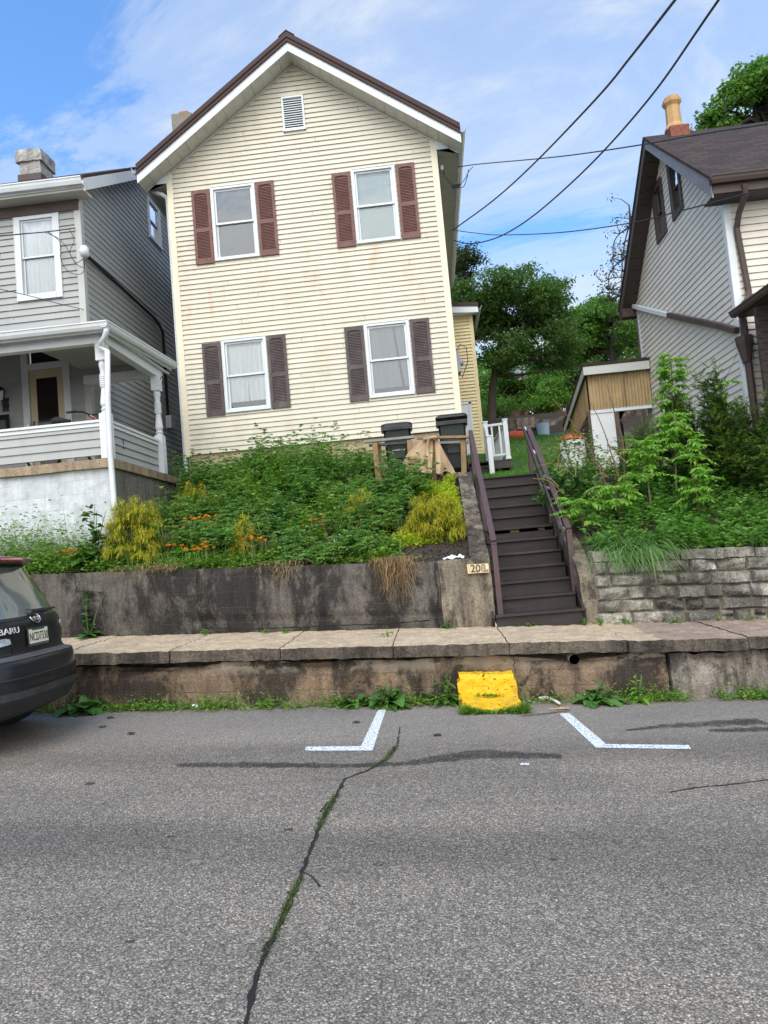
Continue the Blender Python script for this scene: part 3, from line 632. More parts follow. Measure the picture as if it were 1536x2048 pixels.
mb=MB()
for s,e in ((-1,EL),(1,ER)):
    x0=PKX;mb.prism([(x,YF+.022,z) for x,z in [(x0,rt(x0)-.17),(e,rt(e)-.17),(e,rt(e)-.36),(x0,rt(x0)-.36)]][::s],(0,.025,0))
    mb.box(min(e,e-.03*s),max(e,e-.03*s),YF+.05,YB,rt(e)-.34,rt(e)-.06)
    mb.prism([(HX0+.0 if s<0 else HX1,HY-.03,9.56),(e-.05*s,HY-.03,9.56),(e-.05*s,HY-.03,rt(e)-.33),(HX0 if s<0 else HX1,HY-.03,rt(HX0 if s<0 else HX1)-.34)][::-s],(0,.02,0))
mb.build('fascia','white_trim',house,bevel=.003)
mb=MB()
for s,e in ((-1,EL),(1,ER)):
    n=int(abs(e-PKX)/.2)
    for i in range(n+1):
        xa=PKX+s*i*.2;xb=PKX+s*min(abs(e-PKX)-.01,(i+1)*.2-.008)
        if abs(xb-PKX)<=abs(xa-PKX): continue
        f=lambda x:rt(x)-.352
        mb.prism([(xa,YF+.045,f(xa)),(xb,YF+.045,f(xb)),(xb,YF+.045,f(xb)+.01),(xa,YF+.045,f(xa)+.01)][::s],(0,.41,0))
        mb.prism([(xa,YF+.045,f(xa)+.012),(xa+s*.2,YF+.045,f(xa+s*.2)+.012),(xa+s*.2,YF+.045,f(xa+s*.2)+.018),(xa,YF+.045,f(xa)+.018)][::s],(0,.41,0))
    y=HY-.01;xi=HX0 if s<0 else HX1
    while y<YB-.3:
        mb.box(min(xi,e-.03*s),max(xi,e-.03*s),y+.004,y+.296,9.56,9.57);y+=.3
    mb.box(min(xi,e-.03*s),max(xi,e-.03*s),HY,YB,9.572,9.58)
    mb.prism([(PKX,HY-.03,rt(PKX)-.362),(xi,HY-.03,rt(xi)-.362),(xi,HY-.03,rt(xi)-.40),(PKX,HY-.03,rt(PKX)-.40)][::s],(0,.028,0))
mb.build('soffit','soffit',house)
gutter(house,(ER+.11,YF+.03,rt(ER)-.03),(ER+.11,YB,rt(ER)-.06),'cream_trim').name='gutter'
gutter(house,(EL-.11,YB,rt(EL)-.06),(EL-.11,YF+.03,rt(EL)-.03),'white_trim')
mb=MB();p=[at(303,372,13.65),at(306,383,13.65),at(326,390,13.6),at(335,397,13.6)];mb.tube(p+[np.array([HX0-.06,13.6,8.9]),np.array([HX0-.06,13.6,3.4])],.045,8);mb.build('downspout','white_trim',house)
mb=MB();V=lambda *a:mb.box(*a,0,TF);x0,x1,z0,z1=-2.235,-1.785,10.325,11.055
V(x0,x0+.035,-.03,.04,z0,z1);V(x1-.035,x1,-.03,.04,z0,z1);V(x0,x1,-.03,.041,z1-.035,z1);V(x0-.01,x1+.01,-.03,.05,z0,z0+.04)
for i in range(13):
    z=z0+.05+i*.0485;q=[TF(u,n,zz) for u in (x0+.035,x1-.035) for n,zz in ((-.02,z+.03),(-.02,z+.022),(.034,z),(.034,z+.016))];mb.add(q,[(0,1,2,3),(7,6,5,4),(0,4,5,1),(1,5,6,2),(2,6,7,3),(3,7,4,0)])
gv=mb.build('gable_vent','white_trim',house);mb=MB();mb.box(x0,x1,-.05,-.04,z0,z1,0,TF);mb.build('vent_dark_backing','dark_glass_back',gv)  # near-black sheet stands in for the shade behind the vent slats
INN=[('blind','blind_grey'),('blind','blind_blue'),('curtain','curtain_white',[((0,.52),(0,.50),0.),((.50,1),(.52,1),2.)],4.95,'dark_glass_back'),('curtain','curtain_grey',[((0,.62),(0,.74),1.),((.66,1),(.80,1),2.6)],4.93,'dark_glass_back')]
for (a,b,c,d),inn,gl,sm in zip(WIN,INN,('storm_glass','window_glass','window_glass','storm_glass'),('red_shutter','red_shutter','plum_shutter','plum_shutter')):
    window(house,TF,a,b,c,d,'white_trim' if gl=='window_glass' else 'white_paint',inn,gl)
    shutter(house,TF,a-.40,a-.025,c-.045,d-.03,sm);shutter(house,TF,b+.03,b+.405,c-.02,d-.005,sm)
CB=at(366,262,14.8)
mb=MB();cx,cy=CB[0],15.0;mb.rough(cx-.23,cx+.23,cy-.25,cy+.25,9.2,at(366,226,14.75)[2],.06,.012,4);ch=mb.build('chimney','concrete_light',house)
zt=at(366,226,14.75)[2];mb=MB();mb.box(cx-.10,cx+.11,cy-.1,cy+.1,zt-.05,zt+.155);mb.build('clay_pot','clay',ch,bevel=.01)
# rear wing with its white door
WY=21.0;mb=MB();TW=frame((0,WY,0),(1,0,0),(0,-1,0));wx1=1.80
siding(mb,TW,4.15,8.72,.1016,lambda z:(.3,wx1-.08),[(.55,1.5,4.0,6.02)],.032);TWr=frame((wx1,0,0),(0,1,0),(1,0,0));siding(mb,TWr,4.15,8.7,.1016,lambda z:(WY+.08,WY+3.5))
rw=mb.build('rear_wing','yellow_vinyl',house)
mb=MB();mb.box(wx1-.1,wx1+.02,WY-.025,WY+.004,4.1,8.72);mb.box(wx1,wx1+.02,WY+.004,WY+.1,4.1,8.72);mb.build('corner_trim','yellow_vinyl',rw,bevel=.003)
mb=MB();mb.prism([(-.2,WY-.3,9.2),(2.0,WY-.3,8.98),(2.0,WY-.3,8.86),(-.2,WY-.3,9.08)][::1],(0,4,0));mb.build('roof','brown_metal',rw)
mb=MB();mb.prism([(-.2,WY-.28,9.078),(1.99,WY-.28,8.858),(1.99,WY-.28,8.68),(-.2,WY-.28,8.86)],(0,.03,0));mb.box(.3,1.95,WY-.25,WY,8.70,8.715);mb.build('fascia','white_trim',rw)
gutter(rw,(2.1,WY-.28,8.88),(2.1,WY+3.6,8.86),'white_trim')
mb=MB();mb.box(.3,wx1-.04,WY+.03,WY+.2,3.0,4.16);mb.build('foundation','stucco',rw)
mb=MB();d0,d1=.62,1.45;mb.box(d0,d1,WY-.03,WY+.01,4.12,5.98)
for zz,hh in ((4.3,.42),(4.85,.3),(5.3,.5)):
    for xx in (d0+.1,d0+.47): mb.box(xx,xx+.27,WY-.042,WY-.031,zz,zz+hh)
mb.box(d0-.08,d0,WY-.05,WY+.02,4.1,6.05);mb.box(d1,d1+.08,WY-.05,WY+.02,4.1,6.05);mb.box(d0-.08,d1+.08,WY-.05,WY+.02,5.985,6.06)
dr=mb.build('door','white_paint',house,bevel=.004)
mb=MB();mb.lathe([(.0,-.07),(.028,-.065),(.03,-.05),(.012,-.03),(.012,-.0)],(1.37,WY-.03,4.98),12,0,1);mb.build('door_knob',M('brass',(.6,.42,.16),.3,.05,metal=.9),dr);mb=MB();mb.lathe([(.0,-.03),(.028,-.028),(.03,0)],(1.37,WY-.03,5.14),12,0,1);mb.build('dead_bolt','brass',dr)
M('black_letter',(.02,.02,.02),.6)
v,f=text_mesh('B',.13);mb=MB();mb.add([(1.33+x,WY-.044-z,5.42+y) for x,y,z in v],f);mb.build('door_letter','black_letter',dr)
M('blue_tape',(.05,.2,.6),.6);mb=MB();mb.box(1.10,1.13,WY-.05,WY-.043,5.62,5.9);mb.box(1.13,1.19,WY-.05,WY-.043,5.84,5.9);mb.box(1.13,1.19,WY-.05,WY-.043,5.70,5.75);mb.build('tape_mark','blue_tape',dr)
# meter box on the side wall
M('utility_grey',(.34,.37,.38),.5,.1)
mt=thing('meter_box','grey electric meter box on the side wall of the cream house','meter box',(HX1,14.6,5.2))
mb=MB();mb.box(HX1+.02,HX1+.15,14.45,14.8,5.32,5.78);mb.lathe([(.075,0),(.075,.05),(.04,.07)],(HX1+.15,14.62,5.55),14,0,0);mb.build('box','utility_grey',mt,bevel=.01)
mb=MB();mb.tube([(HX1+.07,14.6,5.78),(HX1+.07,14.6,6.4),(HX1+.05,14.5,9.0)],.024,8);mb.tube([(HX1+.07,14.6,5.32),(HX1+.07,14.6,4.9),(HX1+.03,14.6,4.6)],.022,8);mb.build('conduit','utility_grey',mt)
mb=MB();mb.tube([(HX1+.08,14.5,5.78),(HX1+.18,14.4,5.88),(HX1+.30,14.4,5.8),(HX1+.30,14.4,5.5),(HX1+.16,14.5,5.2)],.008,6);mb.build('cable','black_letter',mt)
# side deck of the cream house: boards, steps and white railing
M('dark_board',(.040,.032,.030),.6,.25,6,.15,.3,40,stains=[((.075,.065,.062),3,.55,.75,(.4,4,4))])
dk=thing('deck','dark side deck with white railing and two steps beside the cream house','deck',(1.3,15.5,3.1))
mb=MB();y=15.45
while y<20.9: mb.box(.80,1.88,y,y+.135,3.50,3.53);y+=.14
mb.build('floor','dark_board',dk);mb=MB();mb.box(1.36,1.87,15.46,15.5,3.34,3.498);mb.box(1.83,1.87,15.5,20.9,3.34,3.498);mb.build('skirt_board','dark_board',dk)
mb=MB()
for k in range(3): mb.box(.80,1.34,14.55+.3*k,14.9+.3*k,3.02+.17*k,3.055+.17*k);mb.box(.80,1.34,14.58+.3*k,14.6+.3*k,2.8+.17*k,3.02+.17*k)
mb.build('step','dark_board',dk)
def wpost(x,y,z0,z1,s=.1):
    mb=MB();mb.box(x-s/2,x+s/2,y-s/2,y+s/2,z0,z1);mb.box(x-s/2-.012,x+s/2+.012,y-s/2-.012,y+s/2+.012,z1,z1+.03);mb.box(x-s/2-.012,x+s/2+.012,y-s/2-.012,y+s/2+.012,z0,z0+.05);return mb.build('post','white_trim',dk,bevel=.005)
wpost(1.40,15.6,3.53,4.40);wpost(1.83,15.52,3.53,4.40);wpost(1.36,14.6,2.9,3.92);wpost(1.83,20.7,3.53,4.5)
mb=MB();mb.bar((1.65,15.8,2.9),(1.65,15.8,3.5),.1,.1,(0,1,0));mb.build('support_post','white_trim',dk)
def rail(a,b,n,h0=.12,h1=.80):
    a=np.array(a,float);b=np.array(b,float);mb=MB();z=np.array([0,0,1.])
    mb.bar(a+z*h1,b+z*h1,.06,.05);mb.bar(a+z*h0,b+z*h0,.05,.05)
    for i in range(n):
        q=lerp(a,b,(i+.5)/n);mb.box(q[0]-.018,q[0]+.018,q[1]-.018,q[1]+.018,q[2]+h0,q[2]+h1)
    mb.build('railing','white_trim',dk)
rail((1.45,15.6,3.53),(1.78,15.53,3.53),2);rail((1.83,15.57,3.53),(1.83,20.65,3.6),34);rail((1.36,14.65,2.98),(1.40,15.55,3.50),7)
# ------------------------------------------------------------------ grey house on the left, with its porch
lh=thing('house','grey clapboard house with white front porch and whitewashed chimney','house',(-7.5,12.3,3.3))
LX,LY,LB=-6.0,12.3,19.5
TL=frame((0,LY,0),(1,0,0),(0,-1,0));TLs=frame((LX,0,0),(0,1,0),(1,0,0))
mb=MB()
LW=(-7.27,-6.41,6.95,8.60)
siding(mb,TL,3.42,8.75,.125,lambda z:(-11.5,LX-.09),[(LW[0]+.03,LW[1]-.03,LW[2]+.03,LW[3]-.03),(-7.28,-6.36,3.3,6.13)])
LSL=.63
lrt=lambda y:9.02+LSL*(y-11.95) if y<16.2 else 9.02+LSL*4.25-LSL*(y-16.2)
SW=(15.66,16.40,9.62,10.66)
def lims(z):
    a=LY+.09;b=LB
    if z>lrt(LY+.09)-.2: t=(z+.2-9.02)/LSL+11.95; a=max(a,t); b=min(b,16.2+(16.2-t))
    return (a,b)
siding(mb,TLs,3.3,11.75,.125,lims,[(SW[0]+.02,SW[1]-.02,SW[2]+.02,SW[3]-.02)],.013)
mb.box(-11.5,LX-.1,LB-.05,LB,3.2,9.3)
mb.build('wall','grey_vinyl',lh)
M('grey_trim',(.47,.49,.46),.5,.06)
mb=MB();mb.box(LX-.10,LX+.022,LY-.026,LY+.004,3.4,8.75);mb.box(LX,LX+.022,LY+.004,LY+.10,3.4,8.8);mb.build('corner_trim','grey_trim',lh,bevel=.003)
window(lh,TL,*LW,'white_trim',('curtain','curtain_grey',[((0,.5),(0,.5),0.),((.5,1),(.5,1),1.)]),'window_glass',fw=.11,sw=.035)
window(lh,TLs,*SW,'white_trim',('none','interior'),'window_glass',fw=.09,sw=.035)
mb=MB();P=[[(-11.6,y,lrt(y)),(LX+.28,y,lrt(y))] for y in (11.92,16.2)];
e=LX+.28
mb.prism([(e,11.92,lrt(11.92)),(e,16.2,lrt(16.2)),(e,20.4,lrt(20.4)),(e,20.4,lrt(20.4)-.06),(e,16.2,lrt(16.2)-.06),(e,11.92,lrt(11.92)-.06)],(-6,0,0));mb.build('roof','shingle_brown',lh)
mb=MB()
mb.prism([(e-.03,11.98,lrt(11.98)-.062),(e-.03,16.2,lrt(16.2)-.062),(e-.03,16.2,lrt(16.2)-.27),(e-.03,11.98,lrt(11.98)-.30)],(.035,0,0))
mb.prism([(e-.03,20.3,lrt(20.3)-.062),(e-.03,16.2,lrt(16.2)-.062),(e-.03,16.2,lrt(16.2)-.27),(e-.03,20.3,lrt(20.3)-.27)][::-1],(.035,0,0))
mb.prism([(LX,11.98,lrt(11.98)-.21),(LX,16.2,lrt(16.2)-.21),(LX,16.2,lrt(16.2)-.23),(LX,11.98,lrt(11.98)-.23)],(.255,0,0))
mb.box(-11.5,e-.035,11.95,11.98,8.80,8.99);mb.build('fascia','white_paint',lh,bevel=.003)
mb=MB();mb.box(-11.5,e-.03,11.98,LY,8.76,8.80);mb.build('soffit','soffit',lh);mb=MB();mb.box(-11.5,LX,LY-.05,LY-.03,8.56,8.758);mb.build('frieze_board','brown_trim',lh)
gutter(lh,(-11.5,11.83,8.99),(e+.0,11.83,8.95),'white_paint',.12,.13)
Mwallstain('whitewash',(.42,.41,.39),(.22,.21,.2),(.55,.54,.52),.5,.75,coarse=1.)
q=at(60,335,15.6);zb=lrt(15.9)-.2;zt=at(58,300,15.55)[2];cx=q[0]
mb=MB();mb.rough(cx-.27,cx+.25,15.6,16.2,zb-.2,zt,.06,.02,4);mb.rough(cx-.32,cx+.30,15.55,16.25,zt-.25,zt+.03,.06,.035,4);c=mb.build('chimney','whitewash',lh)
mb=MB();mb.box(cx-.30,cx+.28,15.57,16.23,zb,zb+.16);mb.build('flashing','brown_trim',c)
# front door, transom, lamp, letter box
mb=MB();B=lambda *a:mb.box(*a,0,TL)
B(-7.28,-7.15,-.05,.04,3.43,6.13);B(-6.49,-6.36,-.05,.04,3.43,6.13);B(-7.15,-6.49,-.05,.038,6.03,6.13);B(-7.15,-6.49,-.05,.038,5.62,5.74);df=mb.build('door_frame','white_paint',lh,bevel=.004)
mb=MB();mb.box(-7.15,-6.49,-.12,-.09,5.74,6.03,0,TL);mb.build('transom','dark_glass_back',df)
M('cream_door',(.52,.43,.29),.5,.06)
mb=MB();B(-7.145,-7.02,-.03,.012,3.44,5.61);B(-6.62,-6.495,-.03,.012,3.44,5.61);B(-7.02,-6.62,-.03,.011,5.46,5.61);B(-7.02,-6.62,-.03,.011,3.44,3.75);d=mb.build('storm_door','cream_door',lh,bevel=.006)
mb=MB();B(-7.02,-6.62,-.012,-.006,3.75,5.46);mb.build('glass',M('dark_pane',(.012,.006,.008),.08,.1),d)
M('black_metal',(.015,.015,.015),.4);M('steel',(.5,.5,.5),.3,.05,metal=.8)
mb=MB();mb.tube([TL(-7.09,.02,4.32),TL(-7.085,.05,4.36),TL(-7.08,.055,4.5),TL(-7.085,.05,4.62),TL(-7.09,.02,4.66)],.012,8);mb.build('handle','black_metal',d)
mb=MB();mb.box(-7.21,-7.165,.04,.065,4.36,4.62,0,TL);mb.build('keypad_lock','steel',df,bevel=.008)
lp=thing('porch_lamp','lantern wall lamp beside the storm door of the grey house','lamp',tuple(TL(-7.62,.1,5.0)))
mb=MB();mb.box(-7.68,-7.56,.0,.03,4.9,5.15,0,TL);mb.tube([TL(-7.62,.03,5.0),TL(-7.62,.10,4.97),TL(-7.62,.13,5.08)],.012,8);mb.build('bracket','black_metal',lp)
mb=MB();mb.lathe([(.045,0),(.075,.17),(.08,.175)],TL(-7.62,.14,5.08),6);mb.build('lantern','window_glass',lp);mb=MB();mb.lathe([(.085,0),(.03,.07),(.01,.09)],TL(-7.62,.14,5.255),6);mb.build('cap','black_metal',lp)
mb=MB();mb.prism([TL(u,n,z) for u,n,z in ((-7.98,.02,4.45),(-7.98,.13,4.45),(-7.98,.15,4.72),(-7.98,.02,4.85))],(.42,0,0));tag(mb.build('mailbox','black_metal',bevel=.008),'black metal mailbox on the grey porch wall left of the door','mailbox')
# porch: block base, slab, knee wall, turned posts, roof
PX,PY=-4.62,9.95
M('lining',(.30,.31,.29),.6,.08)
pf=3.42
mb=MB();mb.rough(-12,PX-.03,PY+.06,PY+.3,1.3,pf-.13,.06,.012,3);mb.build('base_wall','white_block',lh)
mb=MB();mb.rough(PX-.25,PX-.028,PY+.1,LY+.3,1.3,pf-.13,.06,.012,3);mb.build('base_side','bare_block',lh)
mb=MB();mb.rough(-12,PX+.03,PY,LY,pf-.13,pf,.08,.008,3);mb.box(LX,PX+.02,LY,LY+.9,pf-.12,pf-.005);mb.build('porch_floor','porch_slab',lh)
TP=frame((0,PY+.13,0),(1,0,0),(0,-1,0));TPs=frame((PX-.08,0,0),(0,1,0),(1,0,0))
mb=MB();siding(mb,TP,3.50,3.98,.125,lambda z:(-12,PX-.17));mb.box(-12,PX-.17,PY+.135,PY+.17,3.5,3.98)
siding(mb,TPs,3.44,3.98,.125,lambda z:(PY+.2,LY-.32));mb.box(PX-.12,PX-.085,PY+.2,LY-.32,3.46,3.98);mb.build('knee_wall','grey_vinyl',lh)
mb=MB();mb.box(-12,PX-.16,PY+.08,PY+.22,3.99,4.03);mb.box(PX-.16,PX-.03,PY+.2,LY-.3,3.99,4.03);mb.box(-12,PX-.17,PY+.10,PY+.128,3.93,3.985);mb.box(PX-.075,PX-.05,PY+.2,LY-.3,3.93,3.985);mb.build('cap_rail','white_paint',lh,bevel=.004)
def turned(x,y,zb,zt):
    mb=MB();s=.075
    mb.box(x-s,x+s,y-s,y+s,zb,zb+.68);mb.box(x-s,x+s,y-s,y+s,zt-.26,zt)
    H=zt-.26-(zb+.68);z=zb+.68
    pr=[(.072,0),(.075,.02),(.045,.045),(.062,.07),(.066,.09),(.045,.115),(.05,.13),(.066,.17),(.067,.22),(.056,.34),(.046,.45),(.045,.49),(.058,.50),(.062,.53)]
    zz=.535
    for i in range(5): pr+=[(.054,zz),(.063,zz+.008),(.063,zz+.026),(.054,zz+.034)];zz+=.036
    pr+=[(.058,zz),(.06,zz+.03),(.043,zz+.04),(.046,zz+.1),(.06,zz+.19),(.062,zz+.23),(.05,zz+.26),(.064,1.0)]
    mb.lathe([(r,z+h*H) for r,h in pr],(x,y,0),18);return mb.build('post','white_paint',lh,bevel=.006)
turned(PX-.09,PY+.15,3.44,5.19);turned(PX-.05,LY-.22,3.43,5.19);turned(-9.6,PY+.15,3.44,5.19)
mb=MB();mb.box(-12,PX-.0,PY+.07,PY+.2,5.19,5.345);mb.box(PX-.16,PX-.01,PY+.2,LY,5.19,5.345);mb.box(LX,PX-.16,LY-.25,LY-.12,5.19,5.345);mb.build('beam','white_paint',lh,bevel=.004)
mb=MB();x=LX
while x<PX-.1: mb.box(x,min(x+.095,PX-.1),LY-.21,LY-.19,5.345,5.40+.42*(PX-x)/(PX-LX));x+=.1
mb.build('gable_panel','lining',lh)
mb=MB();mb.prism([(-12,PY+.2,5.36),(-12,LY-.01,6.26),(-12,LY-.01,6.29),(-12,PY+.2,5.39)],(12+LX,0,0));mb.prism([(LX,PY+.2,5.365),(LX,LY-.22,5.45),(LX,LY-.22,5.47),(LX,PY+.2,5.385)],(PX-.16-LX,0,-.0));mb.build('porch_ceiling','lining',lh)
mb=MB();ex,ey=PX+.09,PY-.10
mb.add([(-12,ey,5.44),(ex,ey,5.44),(ex,LY+.25,5.56),(LX,LY+.25,6.2),(LX-.0,LY,6.42),(-12,LY,6.42)],[(0,1,4,5),(1,2,3,4)]);mb.add([(-12,ey,5.425),(ex,ey,5.425),(ex,LY+.25,5.545),(LX,LY+.25,6.18),(LX,LY,6.40),(-12,LY,6.40)],[(5,4,1,0),(4,3,2,1)]);mb.build('porch_roof','shingle_brown',lh)
mb=MB();mb.box(-12,ex-.02,ey+.01,ey+.035,5.29,5.42);mb.prism([(ex-.035,ey+.036,5.29),(ex-.035,LY+.25,5.42),(ex-.035,LY+.25,5.55),(ex-.035,ey+.036,5.42)],(.022,0,0));mb.box(-12,ex-.04,ey+.036,PY+.07,5.337,5.357);mb.box(PX-.0,ex-.036,PY+.07,LY+.2,5.337,5.357);mb.build('fascia','white_paint',lh,bevel=.003)
gutter(lh,(-12,ey-.11,5.435),(ex+.08,ey-.11,5.42),'white_paint',.12,.11);gutter(lh,(ex+.1,ey-.1,5.42),(ex+.1,LY+.3,5.56),'white_paint',.11,.10)
mb=MB();a=np.array([ex+.04,ey-.04,5.32]);mb.tube([a,a+(0,0,-.05),a+(-.06,.05,-.13),a+(-.20,.13,-.2),(PX+.07,PY-.02,5.02),(PX+.05,PY-.06,4.3),(PX+.045,PY-.075,3.45),(PX+.05,PY-.06,2.75),(PX+.07,PY-.10,2.5)],.042,8);mb.build('downspout','white_paint',lh,smooth=True)
mb=MB();mb.tube([TLs(LY-.22,1.05,5.1)+np.array([.4,-.12,0]),TLs(LY-.22,1.08,5.15)+np.array([.42,-.15,0]),TLs(LY-.22,1.1,5.05)+np.array([.42,-.15,0])],.008,6);mb.build('hook','black_metal',lh)
# weatherhead and service conduit on the side wall
wh=thing('service_conduit','dark service conduit with white weatherhead on the grey side wall','conduit',(LX+.05,LY,5.4))
c0,c1,c2,c3=atX(170,508,LX+.09),atX(308,635,LX+.06),atX(326,665,LX+.06),atX(337,850,LX+.06)
mb=MB();mb.tube([c0,lerp(c0,c1,.5),c1,lerp(c1,c2,.5)+np.array([0,.03,.03]),c2,c3],.035,8);mb.build('pipe','black_metal',wh,smooth=True)
mb=MB();mb.lathe([(.02,-.12),(.075,-.1),(.09,-.02),(.08,.05),(.045,.09),(.01,.1)],c0+np.array([.02,-.06,.03]),14);mb.build('weatherhead','white_paint',wh,smooth=True)
mb=MB();mb.box(c3[0]-.02,c3[0]+.12,c3[1]-.13,c3[1]+.13,c3[2]-.1,c3[2]+.2);mb.build('meter','utility_grey',wh,bevel=.01)
mb=MB();mb.tube([c0+np.array([.05,-.05,-.02]),lerp(c0,c1,.5)+np.array([.06,0,.02]),c1+np.array([.06,0,.03])],.009,6);mb.build('cable','black_metal',wh)
# bicycle on the porch
M('red_paint',(.22,.012,.015),.3,.1,coat=.5);M('rubber',(.02,.02,.02),.85);M('amber',(.55,.30,.05),.5)
bk=thing('bicycle','red and black bicycle parked on the grey porch behind the knee wall','bicycle',(-5.4,10.55,pf))
by=10.6;rz=pf+.31;xr,xf=-6.0,-5.0
for x in (xr,xf):
    mb=MB();mb.tube([(x+.30*math.cos(t),by,rz+.30*math.sin(t)) for t in np.linspace(0,2*PI,33)],.022,8,cap=False);w=mb.build('wheel','rubber',bk,smooth=True)
    mb=MB()
    for k in range(14):
        t=2*PI*k/14;mb.tube([(x,by,rz),(x+.29*math.cos(t),by,rz+.29*math.sin(t))],.0025,4)
    mb.build('spokes','steel',w)
A=lambda x,z,y=0:np.array([x,by+y,pf+z])
mb=MB();mb.tube([A(-5.62,.60),A(-5.12,.74)],.020,8);mb.tube([A(-5.55,.28),A(-5.10,.68)],.022,8);mb.tube([A(-5.55,.28),A(-5.65,.66)],.018,8);mb.tube([A(-5.55,.28),A(xr,.31)],.013,8);mb.tube([A(-5.64,.6),A(xr,.31)],.012,8);mb.build('frame','black_metal',bk)
mb=MB();mb.tube([A(-5.12,.78),A(-5.08,.64)],.026,8)
for s in (-.06,.06): mb.tube([A(-5.08,.66,s),A(-5.04,.58,s*1.2),A(xf,.31,s)],.02,8)
mb.tube([A(-5.08,.66,-.07),A(-5.08,.66,.07)],.022,8);mb.tube([A(-5.13,.78),A(-5.2,.82),A(-5.22,.83)],.02,8);mb.build('fork','red_paint',bk)
mb=MB();mb.tube([A(-5.34,.84,-.30),A(-5.24,.86,-.12),A(-5.2,.83,0),A(-5.16,.86,.12),A(-5.1,.90,.3)],.014,8);mb.tube([A(-5.42,.83,-.32),A(-5.30,.85,-.24)],.02,8);mb.build('handlebar','black_metal',bk)
mb=MB();mb.tube([A(-5.1,.9,.24),A(-5.06,1.0,.26)],.02,8);mb.build('bell','amber',bk)
mb=MB();mb.tube([A(-5.65,.66),A(-5.68,.76)],.014,8);mb.build('seat_post','steel',bk);mb=MB();mb.tube([A(-5.82,.79),A(-5.75,.80),A(-5.62,.785),A(-5.52,.77)],[.05,.065,.035,.018],8);mb.build('saddle','rubber',bk,smooth=True)
# ------------------------------------------------------------------ ivory house on the right
rh=thing('house','ivory clapboard house with brown trim and steep gable side','house',(7,12,2.5))
RX,RY,RB=5.22,11.48,16.35;PKY=13.72
TRf=frame((0,RY,0),(1,0,0),(0,-1,0));TRs=frame((RX,0,0),(0,-1,0),(-1,0,0))
rrt=lambda y:9.44-.86*abs(y-PKY)
def limr(z):
    t=(rrt(PKY)-.22-z)/.86
    return (-min(RB,PKY+t),-max(RY+.08,PKY-t))
RW=[(-13.55,-13.02,7.60,8.72),(-14.52,-13.95,7.58,8.70)]
mb=MB();siding(mb,TRs,2.45,9.2,.115,limr,[(a+.03,b-.03,c+.03,d-.03) for a,b,c,d in RW],.014)
siding(mb,TRf,2.45,7.15,.115,lambda z:(RX+.09,13));mb.build('wall','ivory_vinyl',rh)
mb=MB();mb.box(RX-.022,RX+.10,RY-.026,RY+.004,2.45,7.1);mb.box(RX-.022,RX,RY+.004,RY+.08,2.45,7.2);mb.build('corner_trim','white_paint',rh,bevel=.003);mb=MB();mb.box(RX-.02,RX,RB-.07,RB+.02,2.45,7.3);mb.build('corner_trim','white_paint',rh,bevel=.003)
for i,(a,b,c,d) in enumerate(RW): window(rh,TRs,a,b,c,d,'brown_trim',('blind','blind_blue') if i else ('blind','blind_grey'),'window_glass',fw=.10,sw=.03)
mb=MB();o=4.86;yf,yr=11.02,16.62
for s,y in ((-1,yf),(1,yr)):
    mb.prism([(o,PKY,rrt(PKY)),(o,y,rrt(y)),(o,y,rrt(y)-.06),(o,PKY,rrt(PKY)-.06)][::s],(9,0,0))
mb.build('roof','shingle_brown',rh)
M('grey_fascia',(.20,.19,.20),.6,.15)
mb=MB();mb.prism([(o+.02,PKY,rrt(PKY)-.062),(o+.02,yf+.05,rrt(yf+.05)-.062),(o+.02,yf+.05,rrt(yf)-.32),(o+.02,PKY,rrt(PKY)-.25)],(.025,0,0));mb.build('rake_board','grey_fascia',rh,bevel=.003)
mb=MB();mb.prism([(o+.02,PKY,rrt(PKY)-.062),(o+.02,yr-.02,rrt(yr)-.062),(o+.02,yr-.02,rrt(yr)-.26),(o+.02,PKY,rrt(PKY)-.25)][::-1],(.025,0,0))
mb.box(o+.03,13,yf+.05,yf+.075,rrt(yf)-.26,rrt(yf)-.02);mb.box(o+.03,13,yr-.06,yr-.03,rrt(yr)-.26,rrt(yr)-.03);mb.prism([(o+.03,RB+.01,rrt(yr)-.25),(RX,RB+.01,rrt(yr)-.25),(RX,RB+.01,rrt(RB)-.28),(o+.03,RB+.01,rrt(RB)-.28)],(0,.25,0));mb.build('fascia','brown_trim',rh,bevel=.003)
mb=MB()
for s,y in ((-1,yf+.08),(1,yr-.06)):
    f=lambda t:rrt(t)-.245
    n=13
    for k in range(n):
        a=lerp(PKY,y,k/n);c=lerp(PKY,y,(k+.93)/n);mb.prism([(o+.045,a,f(a)),(o+.045,c,f(c)),(o+.045,c,f(c)+.015),(o+.045,a,f(a)+.015)][::s],(RX-o-.02,0,0))
    mb.prism([(o+.045,PKY,f(PKY)+.02),(o+.045,y,f(y)+.02),(o+.045,y,f(y)+.03),(o+.045,PKY,f(PKY)+.03)][::s],(RX-o-.02,0,0))
zz=rrt(yf)-.27;mb.box(o+.05,13,yf+.08,RY,zz,zz+.02);mb.build('soffit','dark_soffit',rh)
gutter(rh,(o+.0,yf-.07,rrt(yf)+.0),(13,yf-.07,rrt(yf)-.02),'brown_trim',.12,.12);gutter(rh,(13,yr+.10,rrt(yr)-.02),(o,yr+.10,rrt(yr)-.02),'brown_trim',.12,.1)
mb=MB();p=[(5.38,11.06,6.95),(5.40,11.1,6.8),(5.36,11.3,6.6),(5.35,RY-.07,6.4),(5.40,RY-.07,5.6),(5.41,RY-.08,5.34),(5.36,RY-.15,5.22),(5.24,RY-.22,5.1),(5.22,RY-.2,4.95)];mb.tube(p,.05,8)
